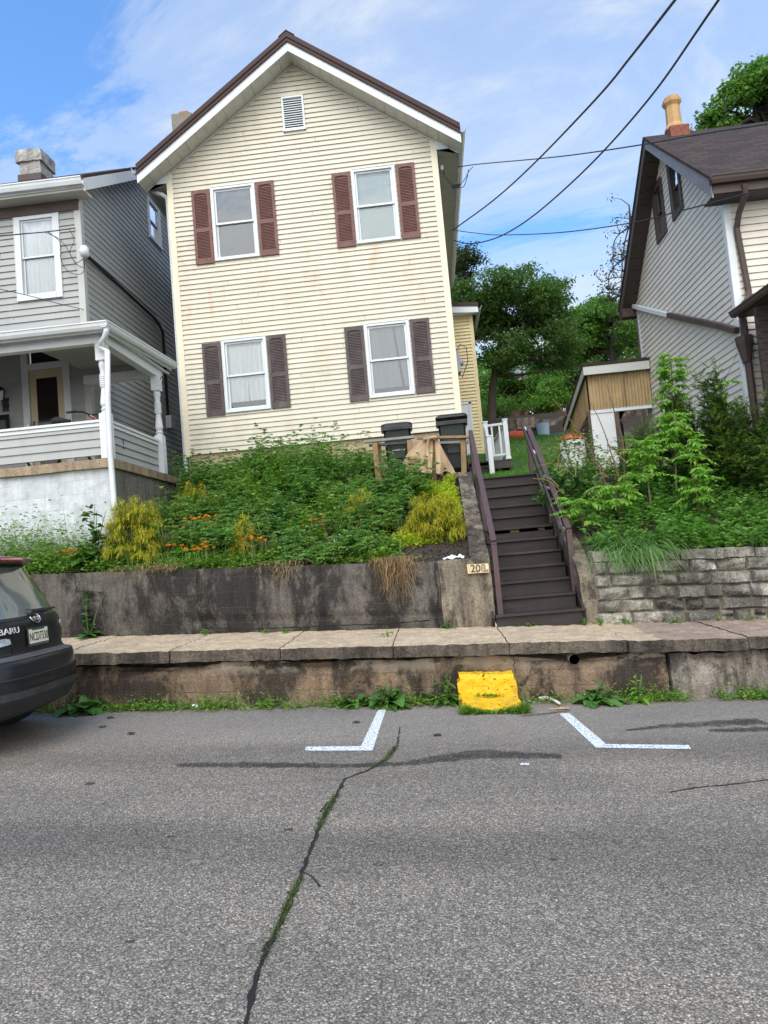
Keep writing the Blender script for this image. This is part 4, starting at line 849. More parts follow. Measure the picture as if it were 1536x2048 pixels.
mb.tube([(5.27,RY-.08,4.95),(5.27,RY-.08,4.5),(5.27,RY-.08,2.5)],[.06,.06,.055],8)
mb.lathe([(.06,0),(.13,.32),(.135,.42)],(5.245,RY-.09,4.2),8);mb.build('downspout','brown_trim',rh)
a,b,c,d=atX(1262,611,RX-.07),atX(1337,630,RX-.07),atX(1440,652,RX-.07),atX(1482,654,RX-.07)
mb=MB();mb.bar(b,c,.09,.10);mb.bar(c,(RX-.06,RY-.06,d[2]),.09,.10);mb.build('leader_pipe','brown_trim',rh,bevel=.01);mb=MB();mb.bar(a,b,.085,.095);mb.build('leader_pipe','white_paint',rh,bevel=.01)
q=at(1352,262,PKY);zt=at(1345,197,PKY)[2];cx=q[0]
mb=MB();mb.box(cx-.185,cx+.185,PKY-.2,PKY+.2,rrt(PKY)-.25,rrt(PKY)+.05);M('brick_red',(.20,.07,.045),.9,.3,20,.2,.6,30);c=mb.build('chimney','brick_red',rh,bevel=.01)
M('buff_clay',(.47,.29,.125),.75,.12,3,stains=[((.3,.2,.1),4,.6,.8,(3,3,.4))]);z0=rrt(PKY)+.05;H=zt-z0
mb=MB();mb.lathe([(.19,0),(.19,.04),(.145,.12),(.135,H*.72),(.18,H*.82),(.185,H*.9),(.15,H*.93),(.15,H)],(cx-.02,PKY,z0),8);mb.build('chimney_pot','buff_clay',c)
# its side porch roof, seen only at the frame edge
mb=MB();k0=atX(1476,625,5.10);zz=k0[2]
mb.prism([(5.12,RY-.25,zz+.05),(5.12,8.9,zz-.05+.0),(5.12,8.9,zz-.15),(5.12,RY-.25,zz-.07)],(8,0,0));mb.build('porch_roof','dark_soffit',rh);gutter(rh,(5.0,RY-.2,zz+.05),(5.0,8.9,zz-.03),'brown_trim',.11,.1)
M('rust_iron',(.055,.03,.025),.7)
mb=MB()
for x in (5.02,5.30):
    mb.bar((x,RY-.9,2.6),(x,RY-.9,zz-.05),.03,.03)
for k in range(14):
    z=2.7+.17*k;mb.tube([(5.16+.12*math.cos(t)*(1-t/9),RY-.9,z+.08*math.sin(t)*(1-t/9)) for t in np.linspace(0,7,22)],.008,5)
mb.build('porch_post','rust_iron',rh)
mb=MB();mb.box(5.10,8,RY-.86,RY-.80,2.5,zz-.10);mb.build('porch_screen','dark_soffit',rh)
# ------------------------------------------------------------------ shed between lawn and ivory house
def Mfibre():
    m,nt,b,o=newmat('fibreglass');c=_ramp(nt,_noise(nt,_pos(nt),2.,5),[(.3,(.27,.185,.085)),(.7,(.42,.31,.16))])
    n=_noise(nt,_pos(nt,(2.6,2.6,.35)),1.3,6,.7);c=_mix(nt,_ramp(nt,n,[(.5,(0,0,0)),(.72,(.85,.85,.85))]),c,(.10,.05,.028))
    nt.links.new(c,b.inputs['Base Color']);b.inputs['Roughness'].default_value=.6
Mfibre()
sh=thing('shed','small tan corrugated shed with white front panel and open doorway','shed',(4.6,16,3.0))
SX0,SX1,SY=3.82,RX-.03,16.0
def corr(P,Q,zf0,zf1,dirn):
    P=np.array(P,float);Q=np.array(Q,float);n=int(np.linalg.norm(Q-P)/.012);d=np.array(dirn,float);R=[]
    for i in range(n+1):
        t=i/n;q=lerp(P,Q,t)+d*.012*math.cos(2*PI*t*np.linalg.norm(Q-P)/.072);R.append([(q[0],q[1],zf0(t)),(q[0],q[1],zf1(t))])
    return R
mb=MB();mb.grid(corr((SX0,SY-.03,0),(SX1,SY-.03,0),lambda t:4.52,lambda t:5.36,(0,-1,0)));mb.grid(corr((SX0-.02,SY+2.6,0),(SX0-.02,SY,0),lambda t:4.22 if t<.0 else lerp(3.95,4.52,t),lambda t:lerp(4.58,5.30,t),(-1,0,0)));mb.build('corrugated_panel','fibreglass',sh,smooth=True)
mb=MB();mb.box(SX0,4.36,SY,SY+.08,2.8,4.47);mb.box(SX0,SX1,SY-.02,SY+.06,4.44,4.53);mb.build('front_panel','white_paint',sh)
M('old_wood',(.085,.062,.048),.8,.25,4,.2,.4,30)
mb=MB();mb.box(4.34,4.44,SY-.03,SY+.1,2.8,4.44);mb.box(SX0-.06,SX0+.02,SY+.02,SY+.12,2.8,4.5);mb.box(SX0-.04,SX0+.03,SY+.9,SY+1.0,2.8,4.2)
for k in range(12): mb.box(SX0-.02,SX0+.0,SY+.12,SY+2.6,2.85+.13*k,2.85+.13*k+.115)
mb.build('side_boards','old_wood',sh);mb=MB();mb.box(SX0+.05,SX1,SY+2.4,SY+2.6,2.8,4.6);mb.box(SX0+.05,SX1,SY+.1,SY+2.4,2.9,2.95);mb.build('back_wall','interior',sh)
mb=MB();mb.prism([(SX0-.12,SY-.18,5.56),(SX0-.12,SY+2.7,4.68),(SX0-.12,SY+2.7,4.62),(SX0-.12,SY-.18,5.50)],(SX1-SX0+.12,0,0));mb.build('roof','shingle_brown',sh)
mb=MB();mb.box(SX0-.1,SX1,SY-.165,SY-.14,5.30,5.49);mb.prism([(SX0-.1,SY-.16,5.49),(SX0-.1,SY+2.65,4.63),(SX0-.1,SY+2.65,4.46),(SX0-.1,SY-.16,5.30)],(.025,0,0));mb.build('fascia','grey_trim',sh,bevel=.003)
M('barrel_white',(.55,.58,.60),.5,.1);M('barrel_red',(.42,.02,.025),.45,.1)
bq=at(1146,905,14.6);zb=gz(bq[0],14.6)
br=thing('barrel','white plastic barrel with red lid in front of the tan shed','barrel',(bq[0],14.6,zb));zt=at(1146,880,14.6)[2]
mb=MB();mb.lathe([(.22,0),(.25,.08),(.26,.4),(.25,zt-zb-.04),(.24,zt-zb)],(bq[0],14.6,zb),24);mb.build('drum','barrel_white',br,smooth=True);mb=MB();mb.lathe([(.255,-.02),(.262,0),(.235,.07),(.19,.10)],(bq[0],14.6,zt),24);mb.build('lid','barrel_red',br);mb=MB();mb.box(bq[0]-.02,bq[0]+.12,14.6-.275,14.6-.24,zt-.14,zt-.10);mb.build('handle','black_metal',br)
# ------------------------------------------------------------------ stairs, their cheek walls and rails
M('stair_wood',(.019,.0125,.0115),.6,.3,5,.2,.35,30,stains=[((.062,.047,.045),2.2,.52,.8,(.5,5,5)),((.16,.145,.14),2.,.70,.86,(1.2,1,1))])
M('rail_wood',(.075,.043,.043),.5,.18,6,.1,.2,30)
M('raw_wood',(.36,.24,.12),.8,.2,8)
st=thing('stairs','dark brown wooden stairs climbing from the pavement to the yard','stairs',(1.25,8.93,.58))
XL=lambda y:.70+.055*(y-8.9);XRr=lambda y:1.755+.035*(y-8.9)
Z0=.575;RH=.1875;RUN=.288
random.seed(5)
for k in range(12):
    y=8.93+RUN*k;z=Z0+RH*(k+1);xl,xr=XL(y),XRr(y)+(.06 if k<1 else 0)
    mb=MB()
    for a,b in ((y-.035,y+.118),(y+.124,y+RUN+.012)):
        dz=random.uniform(-.003,.003);mb.box(xl+.0,xr,a,b,z-.032+dz,z+dz)
    if k<11 or 1: mb.build('tread','stair_wood',st,bevel=.005)
    gap=.045 if k==6 else 0
    mb=MB();mb.box(xl+.003,xr-.003,y,y+.024,z-RH-.01,z-.034-gap);mb.build('riser','stair_wood',st,bevel=.003)
    if k==6:
        mb=MB();mb.box(xl+.38,xl+.52,y+.03,y+.06,z-.075,z-.036);mb.box(xl+.80,xl+.90,y+.03,y+.06,z-.07,z-.036);mb.build('shim','raw_wood',st,bevel=.004)
for s in (0,1):
    f=(lambda y:XL(y)-.035) if s==0 else (lambda y:XRr(y)+.035)
    mb=MB();mb.bar((f(8.95),8.95,Z0+.05),(f(12.3),12.3,Z0+.05+3.35*RH/RUN),.035,.26);mb.build('stringer','stair_wood',st)
def rail_board(a,b,w,h,name='handrail'):
    mb=MB();mb.bar(a,b,w,h);return mb.build(name,'rail_wood',st,bevel=.004)
a=at(987,1082,9.02);b=at(941,862,12.35);rail_board(a,b,.075,.036);off=np.array([.0,.0,-.10]);rail_board(a+off*.8,b+off*.8,.03,.11)
for q,zb in ((a,.62),(lerp(a,b,.5),1.75),(b,2.6)):
    mb=MB();mb.box(q[0]-.035,q[0]+.035,q[1]-.02,q[1]+.07,zb,q[2]-.02);mb.build('post','rail_wood',st,bevel=.004)
a=at(1137,1057,9.36);b=at(1055,852,12.4);rail_board(a,b,.075,.036);rail_board(a+off*.8,b+off*.8,.03,.11)
for q,zb in ((a,.80),(lerp(a,b,.45),1.9),(b,2.7)):
    mb=MB();mb.box(q[0]-.035,q[0]+.035,q[1]-.02,q[1]+.07,zb,q[2]-.02);mb.build('post','rail_wood',st,bevel=.004)
a2=at(1121,1062,9.42);b2=at(1043,846,12.4);mb=MB();mb.bar(a2,b2,.035,.075);mb.build('grab_rail','dark_board',st,bevel=.006)
mb=MB()
for t in (.03,.35,.7,.97): q=lerp(a2,b2,t);w=lerp(a,b,t);mb.bar(q,w+(0,0,-.06),.02,.03)
mb.build('bracket','steel',st)
mb=MB()
def Tc(x,y,z):
    k=min(1,max(0,(y-9.18)/3.0));x+=.075*k;top=1.505+1.47*k
    return (x,y,.5+(top-.5)*z)
mb.rough(.47,.70,9.0,12.25,0,1,.07,.012,4,0,Tc);mb.rough(.045,.485,8.985,9.24,0,1,.05,.012,4,0,lambda x,y,z:(x,y+.02*math.sin(x*5),.5+(1.0)*z))
_cw=tag(mb.build('cheek_wall','cheek_concrete',smooth=False),'stained concrete pier and sloping cheek wall left of the stairs','wall');wall_crack(_cw,[(869,1126),(872,1160),(877,1190),(873,1225),(878,1258)],8.965,.008)
mb=MB()
def Tc2(x,y,z):
    k=min(1,max(0,(y-9.3)/2.95));rd=.0 if y>9.35 else -.22*((9.35-y)/.3)**2
    return (x+.06*k+(.05*(1-z) if y<9.3 else 0),y,.4+(1.38+rd+1.5*k-.4)*z)
mb.rough(1.80,2.03,9.05,12.3,0,1,.07,.014,3.5,0,Tc2);tag(mb.build('cheek_wall','cheek_concrete'),'rounded concrete cheek wall between stairs and stone wall','wall')
pq=at(956,1137,8.965)
pl=thing('number_plaque','weathered cream house number plaque reading 208 on the concrete pier','sign',tuple(pq))
M('plaque_cream',(.62,.50,.29),.7,.2,14,stains=[((.20,.13,.07),7,.56,.68,(1,1,1))]);M('faded_ink',(.17,.17,.16),.8,.4,20);M('red_mark',(.45,.12,.08),.8)
TQ=lambda x,y,z:np.array([pq[0]+x,pq[1]-z,pq[2]+y-.03*x])
mb=MB();mb.rough(-.135,.135,-.012,.012,-.058,.058,.03,.003,9,0,lambda x,n,z:TQ(x,z,-n));mb.build('board','plaque_cream',pl)
for ch,x,mt_ in (('2',-.065,'black_letter'),('0',.0,'black_letter'),('8',.066,'faded_ink')):
    v,f=text_mesh(ch,.135);mb=MB();mb.add([TQ(x+p,q,.0175+r*.6) for p,q,r in v],f);mb.build('digit',mt_,pl)
mb=MB();mb.box(.08,.125,-.045,-.02,.0172,.0178,0,lambda x,y,z:TQ(x,y,z));mb.build('red_smudge','red_mark',pl)
# ------------------------------------------------------------------ yellow step at the kerb
M('yellow_paint',(.74,.45,.008),.75,.08,4,.2,1.,26,stains=[((.46,.30,.03),6,.50,.72,(1,1,1)),((.07,.055,.03),17,.60,.65,(1,1,1.6)),((.22,.19,.15),3.3,.64,.68,(1,1,1))])
ys=thing('concrete_step','bright yellow painted two-tier concrete step against the kerb wall','step',(.42,7.4,-.02))
mb=MB();mb.rough(.125,.735,7.47,7.68,-.1,.318,.018,.011,14,0,lambda x,y,z:(x+(.0 if z<.25 else .02*(1 if x<.4 else -1)),y+(.03 if z>.3 and y<7.5 else 0),z+G*x));mb.build('upper_step','yellow_paint',ys,smooth=True)
mb=MB();mb.rough(.150,.73,7.16,7.48,-.1,.09,.02,.010,12,0,lambda x,y,z:(x,y,z+G*x));mb.build('lower_step','yellow_paint',ys,smooth=True)
mb=MB();q=at(1147,1318,7.62)
mb.tube([q+np.array([0,-.035,0]),q+np.array([0,.12,.0])],.052,16,0,False);mb.tube([q+np.array([0,.12,0]),q+np.array([0,-.035,0])],.043,16,0,False);mb.lathe([(.043,0),(.052,0)],tuple(q+np.array([0,-.035,0])),16,0,1)
tag(mb.build('drain_pipe','street_wall'),'round drain pipe mouth in the kerb wall','pipe')
mb=MB();mb.lathe([(.0,.0),(.042,.001)],tuple(q+np.array([0,-.012,0])),16,0,1);o=mb.build('pipe_hollow','interior');o.parent=bpy.data.objects['drain_pipe'];o.location=o.location-bpy.data.objects['drain_pipe'].location
# litter
M('paper',(.72,.76,.82),.8,.05);M('blue_plastic',(.15,.36,.6),.4);M('bone_plastic',(.55,.52,.46),.6)
def crumple(name,c,sx,sy,sz,mat,label,cat,seed):
    n=14;P=[]
    for i in range(n):
        r=[]
        for j in range(n):
            u,v=i/(n-1)*2-1,j/(n-1)*2-1;w=Vector((u*1.7+seed,v*1.7,seed));e=1+.25*mnoise.noise(w*1.3)
            r.append((c[0]+u*sx*e,c[1]+v*sy*e,c[2]+sz*(.5+mnoise.noise(w*1.2)*.9+.35*mnoise.noise(w*3))*(1-.6*max(abs(u),abs(v)))))
        P.append(r)
    mb=MB();mb.grid(P);o=mb.build(name,mat,smooth=False);return tag(o,label,cat)
q=at(907,1118,9.12);crumple('paper_scrap',(q[0],9.12,1.50),.13,.10,.10,'paper','crumpled white sheet lying on the corner of the garden wall','litter',1)
q=rp(1225,1406);crumple('paper_scrap',(q[0],q[1],G*q[0]+.02),.075,.06,.06,'paper','crumpled white wrapper under the leaves right of the yellow step','litter',2)
q=rp(889,1406);crumple('paper_scrap',(q[0],q[1],G*q[0]+.01),.04,.04,.03,'paper','small pale scrap left of the yellow step','litter',3)
q=rp(391,1417);mb=MB();mb.lathe([(.02,-.035),(.022,0),(.022,.03),(.019,.035)],(q[0],q[1],G*q[0]+.025),12,0,0);tag(mb.build('bottle_cap','paper',bevel=.002),'small white cup lying at the foot of the kerb wall','litter')
q=rp(617,1407);mb=MB();mb.lathe([(.04,0),(.042,.012),(.03,.018),(.0,.018)],(q[0],q[1],G*q[0]+.01),14);tag(mb.build('plastic_disc','blue_plastic'),'light blue plastic lid in the gutter weeds','litter')
p=[rp(1078,1403),rp(1095,1402),rp(1110,1408),rp(1120,1414)];mb=MB();mb.tube([(x,y,G*x+.035) for x,y in p],[.014,.016,.016,.012],8);tag(mb.build('plastic_tube','bone_plastic',smooth=True),'bent pale plastic tube lying right of the yellow step','litter')
q=rp(1118,1419);crumple('leaf_litter',(q[0],q[1],G*q[0]+.006),.10,.03,.02,'raw_wood','tan crumpled cardboard scrap beside the pale plastic tube','litter',5)
M('dry_leaf',(.03,.02,.014),.8)
for i,(x,y,lb) in enumerate(((221,1437,'dark dead leaf nearest the parked car and the kerb'),(262,1469,'dark dead leaf farthest out on the road behind the car'),(205,1455,'small dark dead leaf closest behind the car bumper'),(713,1446,'dark dead leaf left of the first white parking line'),(875,1472,'dark dead leaf in the gap between the two white parking lines'))):
    q=rp(x,y);o=crumple('dead_leaf',(q[0],q[1],G*q[0]+.008),.035,.02,.02,'dry_leaf',lb,'leaf',7+i);o['group']='dead leaves scattered on the road'
# ------------------------------------------------------------------ bins, lumber barrier, tarp
M('bin_green',(.008,.017,.015),.42,.15,5,spec=.4);M('bin_black',(.010,.011,.013),.4,.15)
def wheelie_bin(x,y,z,rot,ajar,label):
    t=thing('wheelie_bin',label,'bin',(x,y,z),'wheeled bins behind the lumber barrier');OFF[t.name]=np.zeros(3)
    mb=MB();rings=[]
    for (zz,w,d) in ((.06,.40,.44),(.10,.42,.47),(.45,.455,.52),(.80,.485,.57),(.90,.495,.585)):
        rings.append([(sx*w/2*(1-.0)+0,sy*d/2,zz) for sx,sy in ((-1,-.85),(-.85,-1),(.85,-1),(1,-.85),(1,.85),(.85,1),(-.85,1),(-1,.85))])
    V=[p for r in rings for p in r];n=8;F=[(i*n+k,i*n+(k+1)%n,(i+1)*n+(k+1)%n,(i+1)*n+k) for i in range(len(rings)-1) for k in range(n)]+[tuple(range(n))[::-1]]
    mb.add(V,F);mb.box(-.255,.255,-.31,.30,.885,.925);mb.build('body','bin_green',t,bevel=.006)
    mb=MB();mb.box(-.11,.11,-.300,-.255,.36,.62);mb.build('recess','bin_black',t);mb=MB();mb.tube([(-.115,-.305,.5),(.115,-.305,.5)],.011,8);mb.build('lift_bar','steel',t)
    mb=MB();mb.box(-.265,.265,-.345,-.31,.865,.935)
    for k in range(8): mb.box(-.115+.03*k,-.103+.03*k,-.353,-.345,.872,.93)
    mb.box(-.28,-.255,-.34,-.1,.85,.93);mb.box(.255,.28,-.34,-.1,.85,.93);mb.build('rim','bin_black',t,bevel=.006)
    ca,sa=math.cos(ajar),math.sin(ajar)
    def TLd(a,b,c):  # lid tips about its rear edge and slides a little
        yy,zz=b-.30,c-.93;return (a+.9*abs(ajar)*.05,.30+yy*ca+zz*sa,.935-yy*sa+zz*ca)
    mb=MB();P=[]
    for i,(f,h) in enumerate(((1.0,0),(1.0,.03),(.93,.06),(.72,.085),(.3,.095),(.0,.096))):
        P.append([TLd(.285*f*cx_,-.0+.335*f*cy_,.93+h) for cx_,cy_ in ((-1,-.8),(-.8,-1),(0,-1.03),(.8,-1),(1,-.8),(1,.8),(.8,1),(0,1),(-.8,1),(-1,.8),(-1,-.8))])
    mb.grid([r[::-1] for r in P]);mb.build('lid','bin_black',t,smooth=False)
    for s in (-1,1):
        mb=MB();mb.tube([(s*.19,.24,.11),(s*.25,.24,.11)],.11,18);mb.build('wheel','rubber',t)
    t.rotation_euler=(0,0,rot);return t
q=at(801,940,12.75);wheelie_bin(q[0],12.75,3.0,.03,0.0,'black-green wheeled bin with closed lid behind the grey rail')
q=at(911,940,12.75);b_=wheelie_bin(q[0]+.01,12.75,3.0,-.05,.10,'black-green wheeled bin with lid ajar beside the house corner')
M('grey_lumber',(.24,.23,.215),.85,.2,5,.2,.3,25);M('brown_lumber',(.24,.155,.075),.8,.25,6,.2,.3,25)
fb=thing('lumber_barrier','makeshift barrier of wooden posts and two top rails before the bins','fence',(0,12.2,3.0))
def lum(name,a,b,w,h,mat): mb=MB();mb.bar(a,b,w,h,(0,0,1) if abs(b[2]-a[2])<.5 else (0,1,0));return mb.build(name,mat,fb,bevel=.004)
lum('rail',at(728,884,12.2),at(829,874,12.2),.09,.045,'grey_lumber');lum('rail',at(738,891,12.32),at(822,885,12.32),.09,.04,'grey_lumber');lum('rail',at(834,876,12.17),at(937,874,12.17),.09,.045,'brown_lumber')
lum('rail',at(834,888,12.4),at(937,884,12.4),.09,.045,'grey_lumber')
for x,xb,Y in ((749,756,12.2),(819,822,12.2),(868,867,12.2),(926,927,12.2),(757,757,12.35)):
    t_=at(x,880,Y);b2_=at(xb,950,Y);lum('post',t_,(b2_[0],Y,2.75),.09,.055,'brown_lumber')
M('tan_tarp',(.40,.285,.17),.75,.08,3,.05,.15,18)
mb=MB()
for (px,seed,Y0) in (([(836,885),(866,877),(864,946),(806,946)],1.,12.12),([(870,877),(874,877),(911,944),(872,948)],5.,12.10)):
    n=26;P=[];c=[at(x,y,Y0) for x,y in px]
    for i in range(n+1):
        u=i/n;r=[]
        for j in range(n+1):
            v=j/n;lb=.16*math.sin(PI*min(1,v*1.0))*(1 if seed<2 else 0)
            p=lerp(lerp(c[0],c[1],u),lerp(c[3],c[2],u),v);p=p+np.array([-lb*(1-u)*.6,0,0])
            dep=.16*v*(.6+.6*math.sin(u*4.2+seed+v*2.5))+.05*mnoise.noise(Vector((u*3,v*3,seed)))+(.10*math.exp(-((u-.72-.2*v)/.10)**2) if seed<2 else 0)
            p=p+np.array([0,-dep+.02,-.05*v*math.sin(u*9)*.6 if v>.9 else 0]);r.append(p)
        P.append(r)
    mb.grid(P)
mb.tube([at(846,879,12.1),at(870,874,12.08),at(874,877,12.1)],.03,8)
tag(mb.build('tarp','tan_tarp',smooth=True),'folded tan tarp draped over the lumber barrier between the bins','tarp')
# ------------------------------------------------------------------ parked car (rear towards us)
M('car_paint',(.016,.0175,.021),.30,.08,4,spec=.3,coat=.22);M('car_plastic',(.018,.0185,.02),.6,.15,8);M('bumper_top',(.075,.077,.082),.5,.15,10);Mglass('car_glass',(.30,.36,.34),.10);M('lamp_red',(.50,.012,.015),.15,.05,coat=.8);M('chrome',(.75,.77,.8),.12,.03,metal=1.);M('plate_cream',(.80,.76,.58),.5,.03);M('car_inside',(.10,.11,.105),.8,.3,4);M('plate_green',(.05,.10,.09),.5)
cX,cY=-3.58,6.25;cz0=road_z(-4.6)
car=thing('parked_car','dark grey hatchback car parked at the kerb, seen from behind','car',(cX-2.2,cY,cz0))
PR=[(.24,.22,4.25,.78),(.30,.08,4.4,.86),(.42,.01,4.45,.885),(.56,.0,4.45,.90),(.70,.015,4.45,.90),(.755,.03,4.45,.895),(.765,.10,4.44,.885),(.80,.13,4.42,.885),(.96,.135,4.25,.89),(1.06,.15,4.0,.88),(1.10,.175,3.5,.865),(1.14,.20,3.3,.85),(1.35,.31,2.85,.77),(1.55,.42,2.45,.69),(1.60,.44,2.35,.67),(1.635,.36,2.3,.665),(1.665,.40,2.25,.64),(1.70,.60,2.15,.52),(1.715,.9,1.9,.3)]
_z=[p[0] for p in PR]
def cl0(z): return np.interp(z,_z,[p[1] for p in PR])
def clw(z): return np.interp(z,_z,[p[3] for p in PR])
NEXP=4.0
def crear(y,z,off=0.):
    w=clw(z);l1=np.interp(z,_z,[p[2] for p in PR]);t=min(1,abs(y)/w);L=(l1-cl0(z))/2
    return np.array([cX-(cl0(z)+min(L,1.5)*(1-(1-t**NEXP)**(1/NEXP)))+off,cY+y,cz0+z])
mb=MB();NS=72;R=[]
for (z,l0,l1,w) in PR:
    L=(l1-l0)/2;row=[]
    for k in range(NS+1):
        a=2*PI*k/NS;ca,sa=math.cos(a),math.sin(a);e=2/NEXP
        row.append((cX-l0-L+L*math.copysign(abs(ca)**e,ca)*min(1,1.5/L)+(0 if ca<0 or L<1.5 else L-1.5)-(0 if ca>0 or L<1.5 else L-1.5),cY+w*math.copysign(abs(sa)**e,sa),cz0+z))
    R.append(row)
mb.grid(R);mb.add([R[-1][k] for k in range(NS)],[tuple(range(NS))]);mb.add([R[0][k] for k in range(NS)],[tuple(range(NS))[::-1]])
o=mb.build('body',['car_paint','car_plastic','bumper_top'],car,smooth=True)
me=o.data;mi=np.zeros(len(me.polygons),np.int32)
for p in me.polygons:
    zc=p.center.z
    if zc<.42: mi[p.index]=1
    if p.center.x>1.9 and .755<zc<.768 : mi[p.index]=2
me.polygons.foreach_set('material_index',mi)
def patch(name,y0,y1,z0,z1,mat,off,par=None,ny=16,nz=10,th=0,fy=None):
    P=[]
    for j in range(nz+1):
        z=lerp(z0,z1,j/nz);a,b=(y0,y1) if fy is None else fy(z)
        P.append([crear(lerp(a,b,i/ny),z,off) for i in range(ny+1)])
    mb=MB();mb.grid(P)
    return mb.build(name,mat,par or car,smooth=True)
rwf=lambda z:(-(clw(z)-.09-.04*(z-1.1)),clw(z)-.09-.04*(z-1.1))
patch('rear_window_seal',0,0,1.085,1.60,'car_plastic',.006,fy=lambda z:(rwf(z)[0]-.02,rwf(z)[1]+.02))
rwn=patch('rear_window',0,0,1.11,1.575,M('car_rear_glass',(.11,.13,.12),.06,.25,1.5,spec=.8,coat=1.),.010,fy=rwf)
mb=MB();mb.tube([crear(.02,1.15,.03),crear(.25,1.145,.035),crear(.56,1.15,.03)],[.016,.02,.010],8);mb.lathe([(.0,.06),(.035,.055),(.045,0)],tuple(crear(.0,1.13,.0)),12,0,0);mb.build('wiper','car_plastic',car)
M('dark_recess',(.010,.010,.012),.4)
patch('plate_recess',-.36,.36,.86,1.035,'dark_recess',.004,fy=lambda z:(-.30-.35*(z-.86),.30+.35*(z-.86)))
patch('license_panel',-.36,.36,.80,.86,'car_paint',.004)
for s in (-1,1):
    zl=patch('tail_light',0,0,.86,1.20,'lamp_red',.012,fy=lambda z,s=s:((clw(z)-.25,clw(z)-.075) if s>0 else (-clw(z)+.075,-clw(z)+.25)),ny=24)
patch('spoiler',-.62,.62,1.60,1.66,'car_paint',.05);patch('brake_lamp',-.17,.17,1.615,1.65,'lamp_red',.056)
patch('bumper_strip',-.80,.80,.755,.785,'bumper_top',.004,nz=3)
mb=MB()
for zz,dd in ((.60,.014),(.585,.004)): mb.tube([crear(y,zz,dd) for y in np.linspace(-.87,.87,30)],.007,6)
mb.build('bumper_crease','car_plastic',car)
for s in (-1,1):
    mb=MB();mb.tube([crear(s*(clw(z)-.215),z,.004) for z in np.linspace(.79,1.10,8)]+[crear(s*(clw(z)-.10),z,.004) for z in np.linspace(1.14,1.58,8)],.006,5);mb.build('panel_gap','black_metal',car)
mb=MB();mb.tube([crear(y,.797,.004) for y in np.linspace(-.7,.7,16)],.006,5);mb.build('panel_gap','black_metal',car);patch('lower_bumper',-.82,.82,.30,.50,'car_plastic',.008);patch('diffuser',-.78,.78,.43,.49,M('scuffed_plastic',(.036,.037,.04),.6,.4,9),.012,nz=3)
# plate and lettering; x of the lettering runs towards the kerb
def on_rear(v,y,z,off): return [crear(y+a,z+b,off+c) for a,b,c in v]
pt=MB();pt.box(-.165,.165,-.085,.085,0,.012,0,lambda a,b,c:tuple(crear(.02,.92,.0)+np.array([.012+c-.06*b,a,b])))
pf_=pt.build('plate_frame','car_plastic',car,bevel=.004)
TPt=lambda a,b,c:crear(.02,.92,.0)+np.array([.0255+c-.06*b,a,b])
mb=MB();mb.box(-.152,.152,-.06,.068,-.001,.001,0,lambda a,b,c:tuple(TPt(a,b,c)));pp=mb.build('plate','plate_cream',pf_)
mb=MB();mb.box(-.10,.10,.055,.072,.001,.002,0,lambda a,b,c:tuple(TPt(a,b,c)));mb.box(-.152,.152,-.082,-.062,-.001,.001,0,lambda a,b,c:tuple(TPt(a,b,c)));mb.build('plate_band','plate_green',pf_)
v,f=text_mesh('NCD7330',.088);mb=MB();mb.add([TPt(a*.80,b*1.25-.005,.003+c*.4) for a,b,c in v],f);mb.build('plate_text','black_letter',pf_)
mb=MB();E=lambda a,b,t:[crear(.05+a*math.cos(q),1.085+b*math.sin(q),.014) for q in np.linspace(0,2*PI,29)]
mb.tube(E(.070,.048,0),.007,6,cap=False)
def star(cy_,cz_,r):
    pts=[]
    for k in range(8): q=PI/2+k*PI/4;rr=r if k%2==0 else r*.32;pts.append(crear(.05+cy_+rr*math.cos(q)*1.1,1.085+cz_+rr*math.sin(q),.016))
    mb.prism(pts[::1],(.004,0,0))
star(-.025,.008,.03)
for a,b in ((.012,-.012),(.03,-.018),(.022,.004),(.044,-.008),(.038,.010)): star(a,b,.012)
mb.build('badge','chrome',car);mb=MB();mb.add([crear(.05+.062*math.cos(q),1.085+.04*math.sin(q),.011) for q in np.linspace(0,2*PI,28,endpoint=False)],[tuple(range(28))]);mb.build('badge_ground','car_paint',car)
M('letter_grey',(.62,.63,.65),.35,.05)
for txt,y,z,s,k in (('SUBARU',-.425,1.00,.075,1.35),('FORESTER',.62,1.005,.05,1.1),('2.5i',.66,.965,.035,1.1)):
    v,f=text_mesh(txt,s,.003);mb=MB();mb.add(on_rear([(a*k,b,c) for a,b,c in v],y,z,.012),f);mb.build('lettering','letter_grey',car)
mb=MB();mb.add(on_rear([(a*.16,b*.03,0) for a,b in ((-.5,-1),(-.3,-1.2),(.2,-1),(.5,-.8),(.45,.6),(.1,1),(-.4,.9),(-.5,.2))],-.45,.915,.012),[tuple(range(8))]);mb.build('sticker',M('sticker_blue',(.45,.5,.56),.4,.3,30),car)
for sy in (-.78,.78):
    for lx in (.93,3.55):
        zc=road_z(cX-lx)+.345
        mb=MB();mb.lathe([(.22,-.11),(.32,-.115),(.345,-.08),(.345,.08),(.32,.115),(.22,.11)],(cX-lx,cY+sy,zc),36,0,1);w=mb.build('wheel','rubber',car,smooth=False)
        mb=MB();s=1 if sy>0 else -1;mb.lathe([(.215,.0),(.21,s*.07),(.06,s*.09),(.0,s*.095)][::s],(cX-lx,cY+sy,zc),20,0,1)
        mb.build('rim','steel',w)
